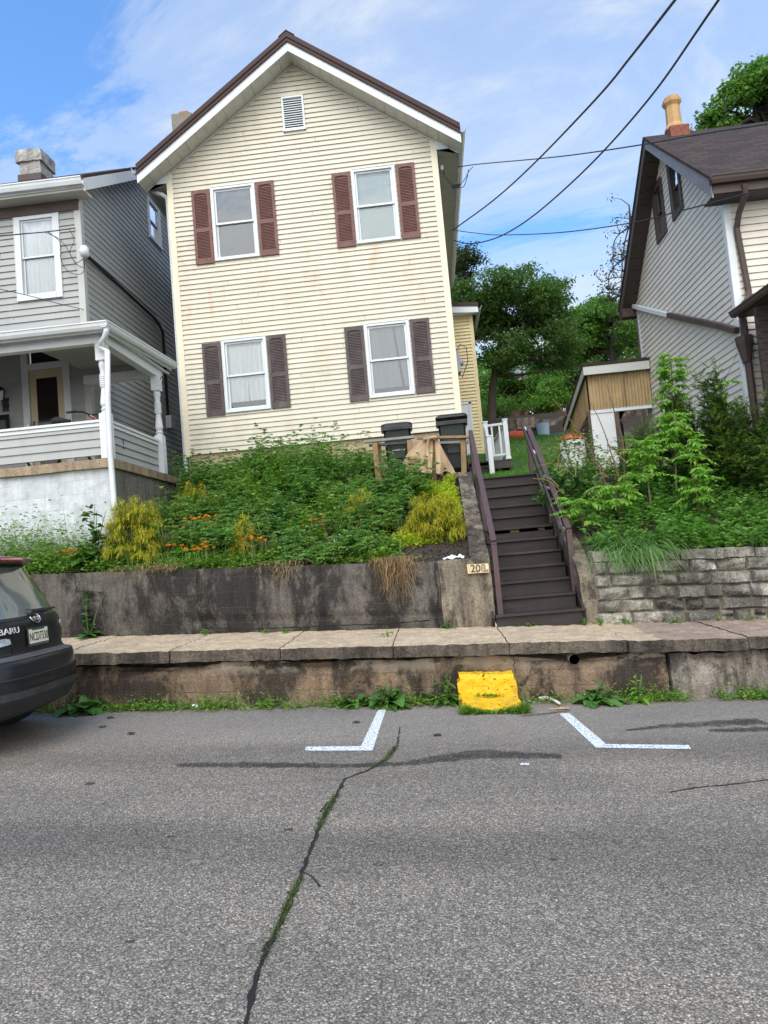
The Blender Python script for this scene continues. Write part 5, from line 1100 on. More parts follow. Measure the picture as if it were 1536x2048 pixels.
for s in (-1,1):                                   # side windows, door lines and mirrors
    ww=lambda z:clw(z)+.006
    P=[[(cX-lerp(.62+.25*(z-1.12),lerp(3.0,2.25,(z-1.12)/.43),i/12),cY+s*ww(z),cz0+z) for i in range(13)] for z in np.linspace(1.13,1.55,6)]
    mb=MB();mb.grid(P if s<0 else P[::-1]);mb.build('side_window','dark_glass_back',car)
    mb=MB();mb.box(cX-3.05,cX-2.9,min(cY+s*.9,cY+s*1.08),max(cY+s*.9,cY+s*1.08),cz0+1.1,cz0+1.24);mb.build('mirror','car_paint',car,bevel=.03)
    mb=MB();mb.tube([(cX-.75,cY+s*.60,cz0+1.71),(cX-1.6,cY+s*.60,cz0+1.76),(cX-2.1,cY+s*.6,cz0+1.70)],.018,6);mb.build('roof_rail','car_plastic',car)
# ------------------------------------------------------------------ overhead wires
M('wire_black',(.015,.014,.02),.6)
def smooth_path(P,n=8):
    P=[np.array(p,float) for p in P];P=[2*P[0]-P[1]]+P+[2*P[-1]-P[-2]];o=[]
    for a,b,c,d in zip(P,P[1:],P[2:],P[3:]):
        for t in np.linspace(0,1,n,endpoint=False): o.append(.5*((2*b)+(-a+c)*t+(2*a-5*b+4*c-d)*t*t+(-a+3*b-3*c+d)*t**3))
    return o+[P[-2]]
def wire(pts,r,label,ext=0):
    P=[at(*q) for q in pts]
    if ext: P.append(P[-1]+(P[-1]-P[-2])*ext)
    mb=MB();mb.tube(smooth_path(P),r,6);return tag(mb.build('overhead_wire','wire_black',smooth=True),label,'wire','overhead wires')
wire([(906,460,13.9),(985,402,12.0),(1065,330,10.2),(1190,200,7.6),(1262,113,6.4),(1350,0,5.2)],.012,'thick black wire rising steepest to the top edge, left of its pair',1.5)
wire([(908,481,14.2),(935,487,13.6),(965,484,12.9),(1010,468,11.9),(1075,425,10.6),(1180,330,8.9),(1300,195,7.0),(1437,0,5.2)],.011,'thick black wire sagging low beside the house before rising to the top edge',1.5)
wire([(916,334,13.9),(960,328,13.0),(1120,313,10.6),(1280,290,9.0),(1404,268,8.0),(1536,248,7.0)],.009,'nearly level wire crossing the peak of the ivory house',.8)
wire([(905,460,13.9),(950,466,13.0),(1000,470,12.2),(1120,465,10.6),(1255,447,9.2),(1364,421,8.3),(1536,376,7.0)],.008,'thin wire crossing in front of the two small gable windows',.8)
wire([(-60,477,8.0),(0,472,9.3),(55,467,10.8),(100,463,11.9),(150,456,12.25)],.010,'black service wire entering from the left across the white upstairs window')
wire([(-60,562,8.5),(0,578,9.8),(60,592,11.0),(120,608,11.9),(168,619,12.28)],.006,'thin wire dropping to the corner of the grey house above its porch')
mb=MB()
for pts in ([(95,463,11.9),(120,485,12.2),(122,520,12.2),(140,545,12.2),(165,546,12.15),(170,520,12.15)],[(90,464,11.8),(118,478,12.1),(135,498,12.2),(150,525,12.2),(168,535,12.1),(166,518,12.1)],[(138,457,12.2),(148,480,12.2),(140,505,12.2),(152,525,12.2),(166,518,12.1)]):
    mb.tube(smooth_path([at(*q) for q in pts]),.006,5)
tag(mb.build('drip_loop','wire_black'),'looped black service leads beside the white weatherhead','wire')
sb=thing('service_leads','black looped leads and splices under the right eave of the cream house','wire',tuple(at(908,370,13.8)))
mb=MB()
for pts in ([(885,338,13.75),(890,352,13.7),(905,370,13.6),(912,372,13.4)],[(886,340,13.7),(893,358,13.6),(906,374,13.5)],[(918,371,13.3),(930,358,13.0),(937,344,12.9),(946,333,12.9)],[(916,374,13.3),(926,374,13.1),(933,360,13.0),(937,338,12.9)]): mb.tube(smooth_path([at(*q) for q in pts]),.007,5)
mb.build('lead','wire_black',sb);mb=MB();mb.tube([at(906,371,13.5),at(920,369,13.3)],.022,8);mb.tube([at(905,375,13.5),at(918,374,13.35)],.022,8);mb.build('splice','wire_black',sb)
mb=MB();mb.lathe([(.02,-.05),(.035,0),(.035,.04),(.01,.06)],tuple(at(884,336,13.72)),10);mb.build('insulator','white_paint',sb)
mb=MB();mb.tube([(HX1+.035,13.9,9.3),(HX1+.035,13.9,4.4)],.013,6);tag(mb.build('wall_cable','wire_black'),'black cable running down the right corner of the cream house','cable')
# ------------------------------------------------------------------ foliage generators (numpy)
def _nm(a): return a/(np.linalg.norm(a,axis=-1,keepdims=True)+1e-9)
UP=np.array([0,0,1.])
def rdir(n,zmin=-1.,zmax=1.):
    z=RNG.uniform(zmin,zmax,n);a=RNG.uniform(0,2*PI,n);r=np.sqrt(1-z*z);return np.stack([r*np.cos(a),r*np.sin(a),z],-1)
def leaves(mb,P,D,L,Wd,fold=.3,mi=0,mid=.45,N=None):
    n=len(P);P=np.asarray(P,float);D=_nm(np.asarray(D,float));L=np.broadcast_to(L,(n,))[:,None];Wd=np.broadcast_to(Wd,(n,))[:,None]
    N=_nm(UP+RNG.normal(0,.45,(n,3))) if N is None else N
    S=_nm(np.cross(D,N));Nn=np.cross(S,D);m=P+D*L*mid+Nn*0
    V=np.stack([P,m+S*Wd/2+Nn*fold*Wd/2,P+D*L-UP*L*.12,m-S*Wd/2+Nn*fold*Wd/2],1).reshape(-1,3)
    k=np.arange(n)[:,None]*4;F=np.concatenate([k+np.array([[0,1,2]]),k+np.array([[0,2,3]])],0);mb.add(V,F,mi)
def strips(mb,P,D,L,Wd,droop=.5,seg=4,mi=0,shape='blade',wig=0,N=None):
    """curved ribbons: blades, threads, broad arching leaves"""
    n=len(P);P=np.asarray(P,float);D=_nm(np.asarray(D,float));L=np.broadcast_to(L,(n,));Wd=np.broadcast_to(Wd,(n,));droop=np.broadcast_to(droop,(n,))
    S=_nm(np.cross(D,UP)+RNG.normal(0,.15 if N is None else .02,(n,3)));rows=[]
    for j in range(seg+1):
        t=j/seg;s=(L*t)[:,None];c=P+D*s-UP*(droop*L*t*t)[:,None]
        if wig: c=c+RNG.normal(0,wig,(n,3))*(t>0)
        w={'blade':(1-t)**.6*.9+.06,'leaf':(math.sin(PI*min(1,t*.93+.05))**.75),'thread':.8*(1-t)+.3,'broad':math.sin(PI*(.07+.9*t))**.6}[shape]
        rows.append((c+S*(Wd*w/2)[:,None],c-S*(Wd*w/2)[:,None]))
    V=np.stack([np.stack(r,1) for r in rows],1).reshape(-1,3)   # n,(seg+1),2
    k=np.arange(n)[:,None]*(seg+1)*2;F=[]
    for j in range(seg): F.append(k+np.array([[2*j,2*j+1,2*j+3,2*j+2]]))
    mb.add(V,np.concatenate(F,0),mi)
def broad(mb,P,D,L,Wd,droop=.6,mi=0,seg=6,fold=.25,wave=.12):
    """large dock-like leaves: two halves folded along the midrib, wavy edge"""
    n=len(P);P=np.asarray(P,float);D=_nm(np.asarray(D,float));L=np.broadcast_to(L,(n,));Wd=np.broadcast_to(Wd,(n,));droop=np.broadcast_to(droop,(n,))
    S=_nm(np.cross(D,UP)+RNG.normal(0,.2,(n,3)));rows=[];ph=RNG.uniform(0,6,n)
    for j in range(seg+1):
        t=j/seg;c=P+D*(L*t)[:,None]-UP*(droop*L*t*t)[:,None];w=(math.sin(PI*(.04+.93*t)**.85)**.7)*Wd/2
        up=UP*((fold+wave*np.sin(t*9+ph))*w)[:,None];rows.append((c+S*w[:,None]+up,c,c-S*w[:,None]+UP*((fold+wave*np.sin(t*8+ph+2))*w)[:,None]))
    V=np.stack([np.stack(r,1) for r in rows],1).reshape(-1,3);k=np.arange(n)[:,None]*(seg+1)*3;F=[]
    for j in range(seg): F+=[k+np.array([[3*j,3*j+1,3*j+4,3*j+3]]),k+np.array([[3*j+1,3*j+2,3*j+5,3*j+4]])]
    mb.add(V,np.concatenate(F,0),mi)
def fronds(mb,P,D,L,pairs,lf,lw,droop=.4,mi=0,ang=.55,prof=True,ldroop=.25,start=.2,stalk=None):
    n=len(P);P=np.asarray(P,float);D=_nm(np.asarray(D,float));L=np.broadcast_to(L,(n,));droop=np.broadcast_to(droop,(n,))
    PP=[];DD=[];LL=[]
    for j in range(pairs):
        t=start+(1-start)*(j+.5)/pairs;c=P+D*(L*t)[:,None]-UP*(droop*L*t*t)[:,None];T=_nm(D-UP*(2*droop*t)[:,None]);S=_nm(np.cross(T,UP)+RNG.normal(0,.12,(n,3)))
        k=(math.sin(PI*(.15+.8*t))*.75+.35) if prof else 1
        for s in (-1,1):
            PP.append(c);DD.append(S*s+T*ang-UP*ldroop+RNG.normal(0,.12,(n,3)));LL.append(L*0+k)
    tip=P+D*L[:,None]-UP*(droop*L)[:,None];PP.append(tip-D*0);DD.append(_nm(D-UP*(2*droop)[:,None]));LL.append(L*0+.8)
    k=np.concatenate(LL)*RNG.uniform(.8,1.2,len(LL)*n);leaves(mb,np.concatenate(PP),np.concatenate(DD),lf*k,lw*k,mi=mi)
    if stalk: strips(mb,P,D,L*.98,stalk,droop,4,mi,'thread')
def stems(mb,P,Q,r,n=4,mi=0):
    for a,b,rr in zip(P,Q,np.broadcast_to(r,(len(P),))):
        a=np.array(a);b=np.array(b);m=(a+b)/2+RNG.normal(0,.04,3)*np.linalg.norm(b-a);mb.tube([a,m,b],[rr,rr*.8,rr*.55],n,mi,False)
def gzv(x,y): return np.array([gz(a,b) for a,b in zip(x,y)])
# ------------------------------------------------------------------ foliage materials
Mleaf('fern_green',[(.05,.15,.035),(.11,.27,.055),(.20,.39,.10),(.08,.22,.06)],.42,patch=((.24,.38,.08),1.6))
Mleaf('weed_green',[(.085,.20,.03),(.15,.30,.04),(.24,.38,.06)],.4)
Mleaf('lime_green',[(.14,.33,.035),(.20,.41,.05),(.28,.48,.08)],.42)
Mleaf('cover_green',[(.075,.21,.035),(.13,.31,.05),(.20,.40,.075),(.10,.25,.045)],.45,patch=((.18,.34,.08),1.2))
Mleaf('dock_green',[(.045,.125,.026),(.07,.17,.035),(.10,.21,.045)],.25,.4)
Mleaf('gold_thread',[(.40,.33,.02),(.52,.46,.03),(.60,.55,.06),(.27,.34,.03)],.35,.6)
Mleaf('gold_inner',[(.12,.20,.02),(.22,.29,.025),(.34,.33,.02)],.35,.6)  # greener inner foliage of the golden shrubs, its own colour
Mleaf('sedum_yellow',[(.45,.52,.03),(.55,.62,.05),(.34,.48,.04)],.35,.5)
Mleaf('orange_petal',[(.85,.26,.008),(.9,.34,.01),(.8,.2,.006)],.25,.6)
Mleaf('white_petal',[(.75,.78,.72)],.2,.6)
Mleaf('dry_straw',[(.30,.20,.10),(.40,.29,.16),(.22,.14,.07)],.15,.8)
Mleaf('yew_dark',[(.03,.075,.018),(.045,.10,.022),(.065,.13,.028)],.25,.5)
Mleaf('yew_tip',[(.11,.20,.025),(.17,.26,.035),(.07,.14,.025)],.3,.5)
Mleaf('tree_dark',[(.06,.13,.034),(.095,.18,.046),(.14,.235,.065),(.075,.145,.05)],.48,.5)
Mleaf('tree_mid',[(.085,.19,.038),(.13,.26,.05),(.19,.33,.07)],.48,.5)
Mleaf('tree_light',[(.12,.26,.045),(.18,.34,.06),(.24,.40,.09)],.45,.5)
Mleaf('tree_bronze',[(.05,.07,.025),(.07,.085,.03),(.035,.07,.02)],.3,.5)
Mleaf('lawn_blade',[(.08,.24,.02),(.11,.30,.03),(.15,.34,.04)],.4,.5)
Mleaf('red_stem_leaf',[(.16,.10,.04),(.2,.2,.05)],.3,.5)
M('bark',(.055,.042,.034),.9,.3,5,.2,.8,20);M('pale_bark',(.20,.15,.11),.85,.25,8,.2,.5,30);M('cane_brown',(.11,.055,.035),.7,.3,12,.2,.3,30);M('green_stem',(.10,.16,.05),.6,.2)
# ------------------------------------------------------------------ garden left of the stairs
def bed(n,f):
    """n random points in the left bed kept with probability f(x,y)"""
    o=[]
    while len(o)<n:
        x=RNG.uniform(-9.5,.42);y=RNG.uniform(9.22,13.35)
        if x<-4.75 and y>9.9: continue
        if RNG.uniform()<f(x,y): o.append((x,y))
    return np.array(o)
def drift(x,y): return sst(.10,.22,mnoise.noise(Vector((x*.85,y*1.1,21))))
def fern_mask(x,y):
    if x<-4.2: return .0
    k=1.
    if x>-.55: k*=1-sst(-.55,.0,x+.30*(11.2-y)) if y<11.4 else (1-sst(-.5,.0,x))
    if y<9.55 and x<-2.6: k*=.25
    if -4.0<x<-2.0 and y<10.1: k*=.35
    if x<-3.4 and y<10.9: k*=.45
    if x>-.95 and y>11.0: k*=.5*(1-sst(11.7,12.3,y))
    k*=1-.92*drift(x,y)
    return k*min(1,max(.05,.55+2.0*mnoise.noise(Vector((x*1.9,y*1.9,7)))))
mb=MB();xy=bed(290,fern_mask)
hh=.26+.30*np.clip((xy[:,1]-9.2)/3.6,0,1)+.16*np.array([mnoise.noise(Vector((x*1.3,y*1.3,5))) for x,y in xy])+.22*np.exp(-((xy[:,0]+1.9)/.8)**2)*np.clip((xy[:,1]-11.4)/1.4,0,1)
hh=np.clip(hh*RNG.uniform(.5,1.45,len(hh))*(1+.9*np.array([mnoise.noise(Vector((x*1.7,y*1.7,11))) for x,y in xy])),.15,1.0);base=np.stack([xy[:,0],xy[:,1],gzv(*xy.T)-.03],-1);n=len(base)
for s in range(9):                                   # every plant is a clump of leaning stems, leafier towards the tips
    lean=rdir(n,.35,1.);tip=base+_nm(lean+UP*.55)*(hh*RNG.uniform(.55,1.1,n))[:,None]
    strips(mb,base,tip-base,np.linalg.norm(tip-base,axis=1),.008,.02,3,0,'thread')
    for k in range(6):
        t=(.45+.6*(k+RNG.uniform(0,1,n))/6)[:,None];p=base+(tip-base)*t;L=RNG.uniform(.11,.22,n)*(1.25-.6*t[:,0])
        fronds(mb,p,rdir(n,-.1,.5)+_nm(tip-base)*.8,L,6,.058,.025,.40)
k=rdir(60,.9,1);xs=np.concatenate([RNG.normal(-2.1,.55,34),RNG.uniform(-4.2,-.9,26)]);b=np.stack([xs,RNG.uniform(12.5,13.25,60),np.zeros(60)],-1);b[:,2]=gzv(b[:,0],b[:,1]);Hs=RNG.uniform(.65,1.15,60)*np.where(np.abs(xs+2.1)<.8,1.1,.8)
strips(mb,b,k,Hs,.008,.03,3,0,'thread')
for q in range(9):
    t=RNG.uniform(.35,1.,60);fronds(mb,b+k*(Hs*t)[:,None],rdir(60,.1,.8),.20*(1.25-t),5,.048,.018,.3)
tag(mb.build('feathery_groundcover','fern_green',loc=(-2,11,2)),kind='stuff')
# a second, paler leafy weed grows through it in drifts
mb=MB();xy=bed(560,lambda x,y:(drift(x,y) if -4.3<x<(-.5 if y<11.4 else -1.0) else 0)+.06*fern_mask(x,y));n=len(xy);base=np.stack([xy[:,0],xy[:,1],gzv(*xy.T)],-1);D=rdir(n,.75,1);Hs=RNG.uniform(.2,.62,n)*np.clip((xy[:,1]-8.9)/1.6,.5,1.35)
strips(mb,base,D,Hs,.007,.05,2,0,'thread')
for q in range(11):
    t=RNG.uniform(.3,1.05,n)[:,None];leaves(mb,base+D*Hs[:,None]*t,rdir(n,-.1,.6),RNG.uniform(.05,.10,n),RNG.uniform(.022,.045,n))
tag(mb.build('leafy_weeds','weed_green',loc=(-2,11,2)),kind='stuff')
# low mixed weeds at the wall and in front of the grey porch
mb=MB()
def weed_mask(x,y):
    if x<-4.4: return 1. if y<9.85 else 0
    return 1.*(1-sst(9.3,10.0,y)) if x<-.5 else (.1 if y<9.5 and x<-.1 else 0)
xy=bed(1300,weed_mask);base=np.stack([xy[:,0],xy[:,1],gzv(*xy.T)-.02],-1);n=len(base)
hw=np.where(xy[:,0]<-4.4,.36+.60*np.clip((xy[:,1]-9.35)/.5,0,1)*(xy[:,0]<-5.05),.17)*RNG.uniform(.5,1.3,n)
for k in range(18):
    p=base+rdir(n,.2,1)*(hw*RNG.uniform(.2,1.,n))[:,None];leaves(mb,p,rdir(n,-.1,.6),RNG.uniform(.035,.08,n),RNG.uniform(.02,.045,n))
strips(mb,base,rdir(n,.7,1),hw*1.1,.007,.1,3,0,'blade')
tag(mb.build('low_weeds','weed_green',loc=(-3,9.4,1.6)),kind='stuff')
mb=MB();xy=bed(260,lambda x,y:1. if x<-4.5 and y>9.45 else 0);base=np.stack([xy[:,0],xy[:,1],gzv(*xy.T)],-1);n=len(base)
L=RNG.uniform(.4,.75,n);D=rdir(n,.85,1);strips(mb,base,D,L,.006,.06,4,0,'thread')
for k in range(5): strips(mb,base+_nm(D)*(L*RNG.uniform(.55,.95,n))[:,None],rdir(n,.2,.9),.09,.006,.2,2,0,'blade')
tag(mb.build('wispy_grass',M('pale_grass',(.22,.28,.12),.7),loc=(-5.5,9.6,2)),kind='stuff')
mb=MB();xy=bed(420,lambda x,y:(1. if mnoise.noise(Vector((x*1.5,y*1.5,31)))>.1 else .12) if x>-4.4 and x<-.4 else 0);n=len(xy);base=np.stack([xy[:,0],xy[:,1],gzv(*xy.T)],-1)
for q in range(3): strips(mb,base+RNG.normal(0,.03,(n,3))*np.array([1,1,0]),rdir(n,.55,1),RNG.uniform(.25,.62,n),.012,RNG.uniform(.1,.5,n),5,0,'blade')
tag(mb.build('bed_grass',Mleaf('bed_blade',[(.12,.26,.05),(.2,.34,.09),(.3,.33,.14)],.35),loc=(-2,11,2)),kind='stuff')
mb=MB();xy=bed(90,lambda x,y:1. if -4.2<x<-.6 else 0);n=len(xy);base=np.stack([xy[:,0],xy[:,1],gzv(*xy.T)+.1],-1);strips(mb,base,rdir(n,.5,1),RNG.uniform(.3,.7,n),.009,.1,4,0,'thread',.02);tag(mb.build('dead_stems','dry_straw',loc=(-2,11,2)),kind='stuff')
# golden threadleaf shrubs
def gold_shrub(c,rx,ry,h,label,n=1500,bare=.0):
    t=thing('golden_shrub',label,'shrub',tuple(c),'golden threadleaf shrubs in the flower bed');c=np.array(c)
    R=np.array([rx,ry,h]);ns=max(26,int(n/19))
    d=rdir(ns,-.02,1.);lum=1+.5*np.array([mnoise.noise(Vector(q*1.8+c))+.5*mnoise.noise(Vector(q*4.5+c)) for q in d]);tip=c+d*R*(RNG.uniform(.72,1.0,ns)*lum)[:,None]
    for nm,mat,k,back in (('inner_foliage','gold_inner',22,.10),('foliage','gold_thread',34,.0)):
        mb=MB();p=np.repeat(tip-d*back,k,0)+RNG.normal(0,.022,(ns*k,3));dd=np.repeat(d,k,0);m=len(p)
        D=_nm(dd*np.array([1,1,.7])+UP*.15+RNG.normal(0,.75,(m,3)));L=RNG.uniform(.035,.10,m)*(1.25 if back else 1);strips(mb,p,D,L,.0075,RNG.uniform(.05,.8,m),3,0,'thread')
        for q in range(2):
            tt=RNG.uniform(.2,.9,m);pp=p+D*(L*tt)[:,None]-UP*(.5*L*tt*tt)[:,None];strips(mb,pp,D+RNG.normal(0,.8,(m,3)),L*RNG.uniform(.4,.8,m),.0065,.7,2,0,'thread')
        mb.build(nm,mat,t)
    mb=MB();stems(mb,[c+UP*-.05]*9,c+rdir(9,.3,.9)*np.array([rx,ry,h])*.8,.012);mb.build('branch','bark',t)
def gp(px,py,Y,dz=0):
    p=at(px,py,Y);return (p[0],Y,gz(p[0],Y)+dz)
gold_shrub(gp(272,1100,9.75),.47,.42,.80,'large golden shrub in front of the white porch downspout',2700)
gold_shrub(gp(868,1075,9.95),.47,.40,.50,'large golden shrub above the mulch beside the concrete cheek wall',2500)
gold_shrub(gp(393,975,11.3),.36,.30,.50,'golden shrub below the left corner of the cream house',800)
gold_shrub(gp(492,1090,9.6),.20,.18,.50,'small golden shrub among orange flowers in mid bed',420)
gold_shrub(gp(722,1040,10.3),.30,.26,.56,'small golden shrub in the green bed left of the big one by the stairs',600)
# yellow sedum near the top of the stairs
mb=MB();P=[]
for (px,py,Y,sx,sy,k) in ((850,975,11.6,.55,.22,420),(905,990,11.2,.22,.3,330),(905,1020,10.6,.16,.2,150),(775,985,11.5,.35,.22,240),(830,1085,9.75,.4,.07,160),(760,1112,9.3,.10,.05,50),(915,960,12.0,.16,.1,120)):
    c=at(px,py,Y);P.append(np.stack([c[0]+RNG.normal(0,sx*.5,k),Y+RNG.normal(0,sy*.6,k)],-1))
P=np.concatenate(P);P=P[(P[:,0]<.45)];base=np.stack([P[:,0],P[:,1],gzv(*P.T)-.01],-1);n=len(base);L=RNG.uniform(.08,.17,n);D=rdir(n,.8,1)
for k in range(14):
    t=k/13;leaves(mb,base+D*(1.1*L*(t*.95+.05))[:,None],rdir(n,.1,.8),.040*(1.15-.4*t),.022)
tag(mb.build('yellow_sedum','sedum_yellow',loc=(.2,11,2.4)),kind='stuff')
mb=MB();xy=np.stack([RNG.uniform(-.75,.46,2600),RNG.uniform(9.24,11.2,2600)],-1);P=np.stack([xy[:,0],xy[:,1],gzv(*xy.T)+.004],-1);leaves(mb,P,rdir(len(P),-.1,.4),RNG.uniform(.02,.05,len(P)),RNG.uniform(.008,.02,len(P)));tag(mb.build('mulch','mulch',loc=(.1,10,1.7)),kind='stuff')
# dock plants
def dock(c,n,L,W,label,stalk=0,mat='dock_green',grp='broad-leaved dock plants'):
    t=thing('dock_plant',label,'weed',tuple(c),grp);c=np.array(c);mb=MB()
    d=rdir(n,.15,.9);broad(mb,c+RNG.normal(0,.03,(n,3))*np.array([1,1,.2])+UP*.02,d,L*RNG.uniform(.6,1.1,n),W*RNG.uniform(.7,1.15,n),RNG.uniform(.3,.75,n))
    if stalk:
        k=int(14*stalk/.4)+6;h=RNG.uniform(.05,1,k)*stalk;broad(mb,c+UP*h[:,None]+RNG.normal(0,.02,(k,3)),rdir(k,.1,.7),L*.62*(1.1-.6*h/stalk),W*.62*(1.1-.5*h/stalk),.4)
    mb.build('foliage',mat,t)
    mb=MB();m=3 if stalk else 2;stems(mb,[c-UP*.02]*m,c+rdir(m,.9,1)*(stalk or L*.35),.008);mb.build('stem','green_stem',t)
dock(gp(186,1090,9.5,.05),34,.46,.22,'tall dark dock plant against the white porch wall',.78)
dock(gp(365,1105,9.6),12,.34,.12,'light green dock beside the large golden shrub',.0,'weed_green')
dock(gp(85,1120,9.35),9,.26,.11,'low dock left of the orange flowers near the car',.0,'weed_green')
dock(gp(660,985,11.4),10,.36,.10,'upright dock rising from the feathery green bed',.35)
def rdp(px,py): 
    x,y=rp(px,py);return (x,min(y,7.52),G*x)
dock(rdp(165,1425),24,.36,.17,'leafy dock at the kerb just behind the parked car')
dock(rdp(775,1400),28,.37,.15,'large dark dock clump under the kerb left of the yellow step',.22)
dock(rdp(712,1404),16,.22,.09,'small dock clump at the left of the large kerb clump')
dock(rdp(893,1397),10,.36,.08,'narrow upright dock touching the left side of the yellow step',.30)
dock(rdp(1195,1408),24,.27,.13,'rounded leafy weed at the kerb right of the pale plastic tube',.26)
dock(rdp(1278,1402),14,.16,.10,'yellow-topped seedling growing at the kerb wall crack',.28,'lime_green')
c=at(178,1275,8.93);dock((c[0],8.93,.65+G*c[0]),15,.27,.12,'pokeweed growing up the blackened block wall behind the car',.62)
c=at(893,1252,8.93);dock((c[0],8.93,.65+G*c[0]),9,.11,.035,'small weed at the foot of the concrete pier',.14)
for px,s,lb in ((410,.10,'low weed at the block wall foot, nearest the car'),(530,.08,'small weed at the block wall foot left of its neighbour pair'),(575,.09,'small weed at the block wall foot below the middle straw'),(775,.05,'tiny weed in the pavement joint left of the pier'),(1055,.07,'tiny weed against the bottom stair riser'),(1170,.10,'weed at the right end of the bottom stair'),(1200,.12,'grassy weed where cheek wall meets stone wall'),(1250,.12,'first weed at the stone wall foot right of the cheek wall'),(1355,.09,'weed at the stone wall foot below its middle'),(1440,.09,'weed at the stone wall foot, second from the right edge'),(1500,.08,'weed at the stone wall foot nearest the right edge')):
    Y=8.92 if px!=775 else 8.3;c=at(px,1262 if px<1100 else 1245,Y);dock((c[0],Y,.655+G*c[0]),8,s,.03,lb,s*.7,'weed_green','tiny weeds along the pavement joint')
# orange wallflowers
def wallflower(c,n,h,sp,label):
    n=int(n*1.6);sp*=1.25;t=thing('wallflower',label,'flower',tuple(c),'orange wallflower clumps');c=np.array(c);mb=MB();m=n*9
    b=c+np.stack([RNG.normal(0,sp,m),RNG.normal(0,sp*.7,m),np.zeros(m)],-1);strips(mb,b,rdir(m,.5,1),RNG.uniform(.35,.8,m)*h,.010,.15,3,0,'blade');mb.build('foliage','weed_green',t)
    hd=c+np.stack([RNG.normal(0,sp,n),RNG.normal(0,sp*.6,n),h*RNG.uniform(.75,1.15,n)],-1)
    for q in hd:
        mb=MB();stems(mb,[np.array([q[0],q[1],c[2]])],[q],.004,3);st_=mb.build('stem','green_stem',t)
        mb=MB();k=24;leaves(mb,q+rdir(k,-.3,1)*.017,rdir(k,-.2,1),.022,.019,.1);mb.build('flower_head','orange_petal',st_)
wallflower(gp(140,1105,9.4),13,.24,.10,'bright orange flower clump nearest the parked car')
wallflower(gp(398,1075,9.9),11,.42,.16,'tall orange flowers behind the light green dock')
wallflower(gp(400,1125,9.4),14,.26,.20,'low orange flower clump at the wall edge right of the large golden shrub')
wallflower(gp(492,1115,9.5),10,.26,.12,'orange flower clump around the small mid-bed golden shrub')
wallflower(gp(636,1070,10.0),4,.28,.06,'three orange blooms alone in the feathery green bed')
mb=MB();xy=np.stack([RNG.normal(-1.15,.25,26),RNG.uniform(9.25,9.8,26)],-1);P=np.stack([xy[:,0],xy[:,1],gzv(*xy.T)+RNG.uniform(.08,.2,26)],-1)
for q in P: leaves(mb,q+rdir(10,-.5,1)*.010,rdir(10,-.2,1),.016,.012)
tag(mb.build('clover_blooms','white_petal',loc=(-1.1,9.5,1.7)),kind='stuff')
# dry roots and straw hanging over the wall
def roots(px,n,sp,drop,label,flat=0):
    c=at(px,1140,9.0);z0=1.50+G*c[0];mb=MB();x=c[0]+RNG.normal(0,sp,n);b=np.stack([x,np.full(n,9.04)+RNG.uniform(0,.15,n),z0+.03+RNG.uniform(0,.06,n)],-1)
    D=np.stack([RNG.normal(0,.45,n),np.full(n,-1.),RNG.uniform(-.2,.5,n)],-1);L=RNG.uniform(.08,.16,n);strips(mb,b,D,L,.007,.3,3,0,'thread')
    e=b+_nm(D)*L[:,None]-UP*(.3*L)[:,None];e[:,1]=np.minimum(e[:,1],8.955);H=drop*RNG.uniform(.25,1.,n)*np.exp(-((x-c[0])/sp)**2*.4)
    strips(mb,e,np.stack([RNG.normal(0,.28,n),RNG.normal(-.03,.04,n),np.full(n,-1.)],-1),H,.0075,.0,6,0,'thread',.012)
    strips(mb,b,rdir(n,-.1,.3),RNG.uniform(.1,.25,n),.006,.2,3,0,'thread')
    o=mb.build('dry_roots','dry_straw');return tag(o,label,'dry grass','dry straw hanging over the wall')
roots(792,300,.15,.66,'thick brown mat of dry roots hanging down the wall near the pier')
roots(560,70,.20,.42,'thin dry straw spilling over the wall below the feathery bed')
roots(262,46,.20,.34,'dry straw bent over the wall right of the car')
roots(330,80,.10,.08,'tuft of pale straw at the wall edge below the light green dock')
# kerb weeds along the road
mb=MB();n=1500;x=RNG.uniform(-4.6,5,n);pk=np.array([mnoise.noise(Vector((a*1.7,0,3))) for a in x]);keep=(RNG.uniform(-.45,.5,n)<pk)&~((x>.9)&(x<1.25)&(RNG.uniform(0,1,n)<.6));x=x[keep];n=len(x);y=7.62-np.abs(RNG.normal(0,.07,n))-.02;b=np.stack([x,y,G*x],-1);h=RNG.uniform(.05,.23,n)
for k in range(10): leaves(mb,b+rdir(n,.1,1)*(h*RNG.uniform(.1,1,n))[:,None],rdir(n,-.1,.7),RNG.uniform(.025,.06,n),RNG.uniform(.012,.03,n))
k=n//2;strips(mb,b[:k],rdir(k,.6,1),h[:k]*1.3,.006,.2,3,0,'blade')
x=.13+RNG.uniform(0,.64,240);b=np.stack([x,7.11-np.abs(RNG.normal(0,.025,240)),G*x],-1);h=(.05+.10*np.abs((x-.44)/.32)**2)*RNG.uniform(.6,1.2,240)
for k in range(5): strips(mb,b,rdir(240,.5,1),h,.011,.15,3,0,'leaf')
x=RNG.normal(.43,.06,120);b=np.stack([x,RNG.uniform(7.40,7.44,120),G*x+.105],-1);leaves(mb,b,rdir(120,.2,1),.03,.014)
tag(mb.build('kerb_weeds','weed_green',loc=(0,7.5,0)),kind='stuff')
mb=MB();n=900;x=RNG.uniform(-4.6,5,n);y=7.62-np.abs(RNG.normal(0,.13,n));P=np.stack([x,y,G*x+.006],-1);leaves(mb,P,rdir(n,-.05,.3),RNG.uniform(.012,.04,n),RNG.uniform(.006,.018,n));tag(mb.build('gutter_debris','dry_straw',loc=(0,7.5,0)),kind='stuff')
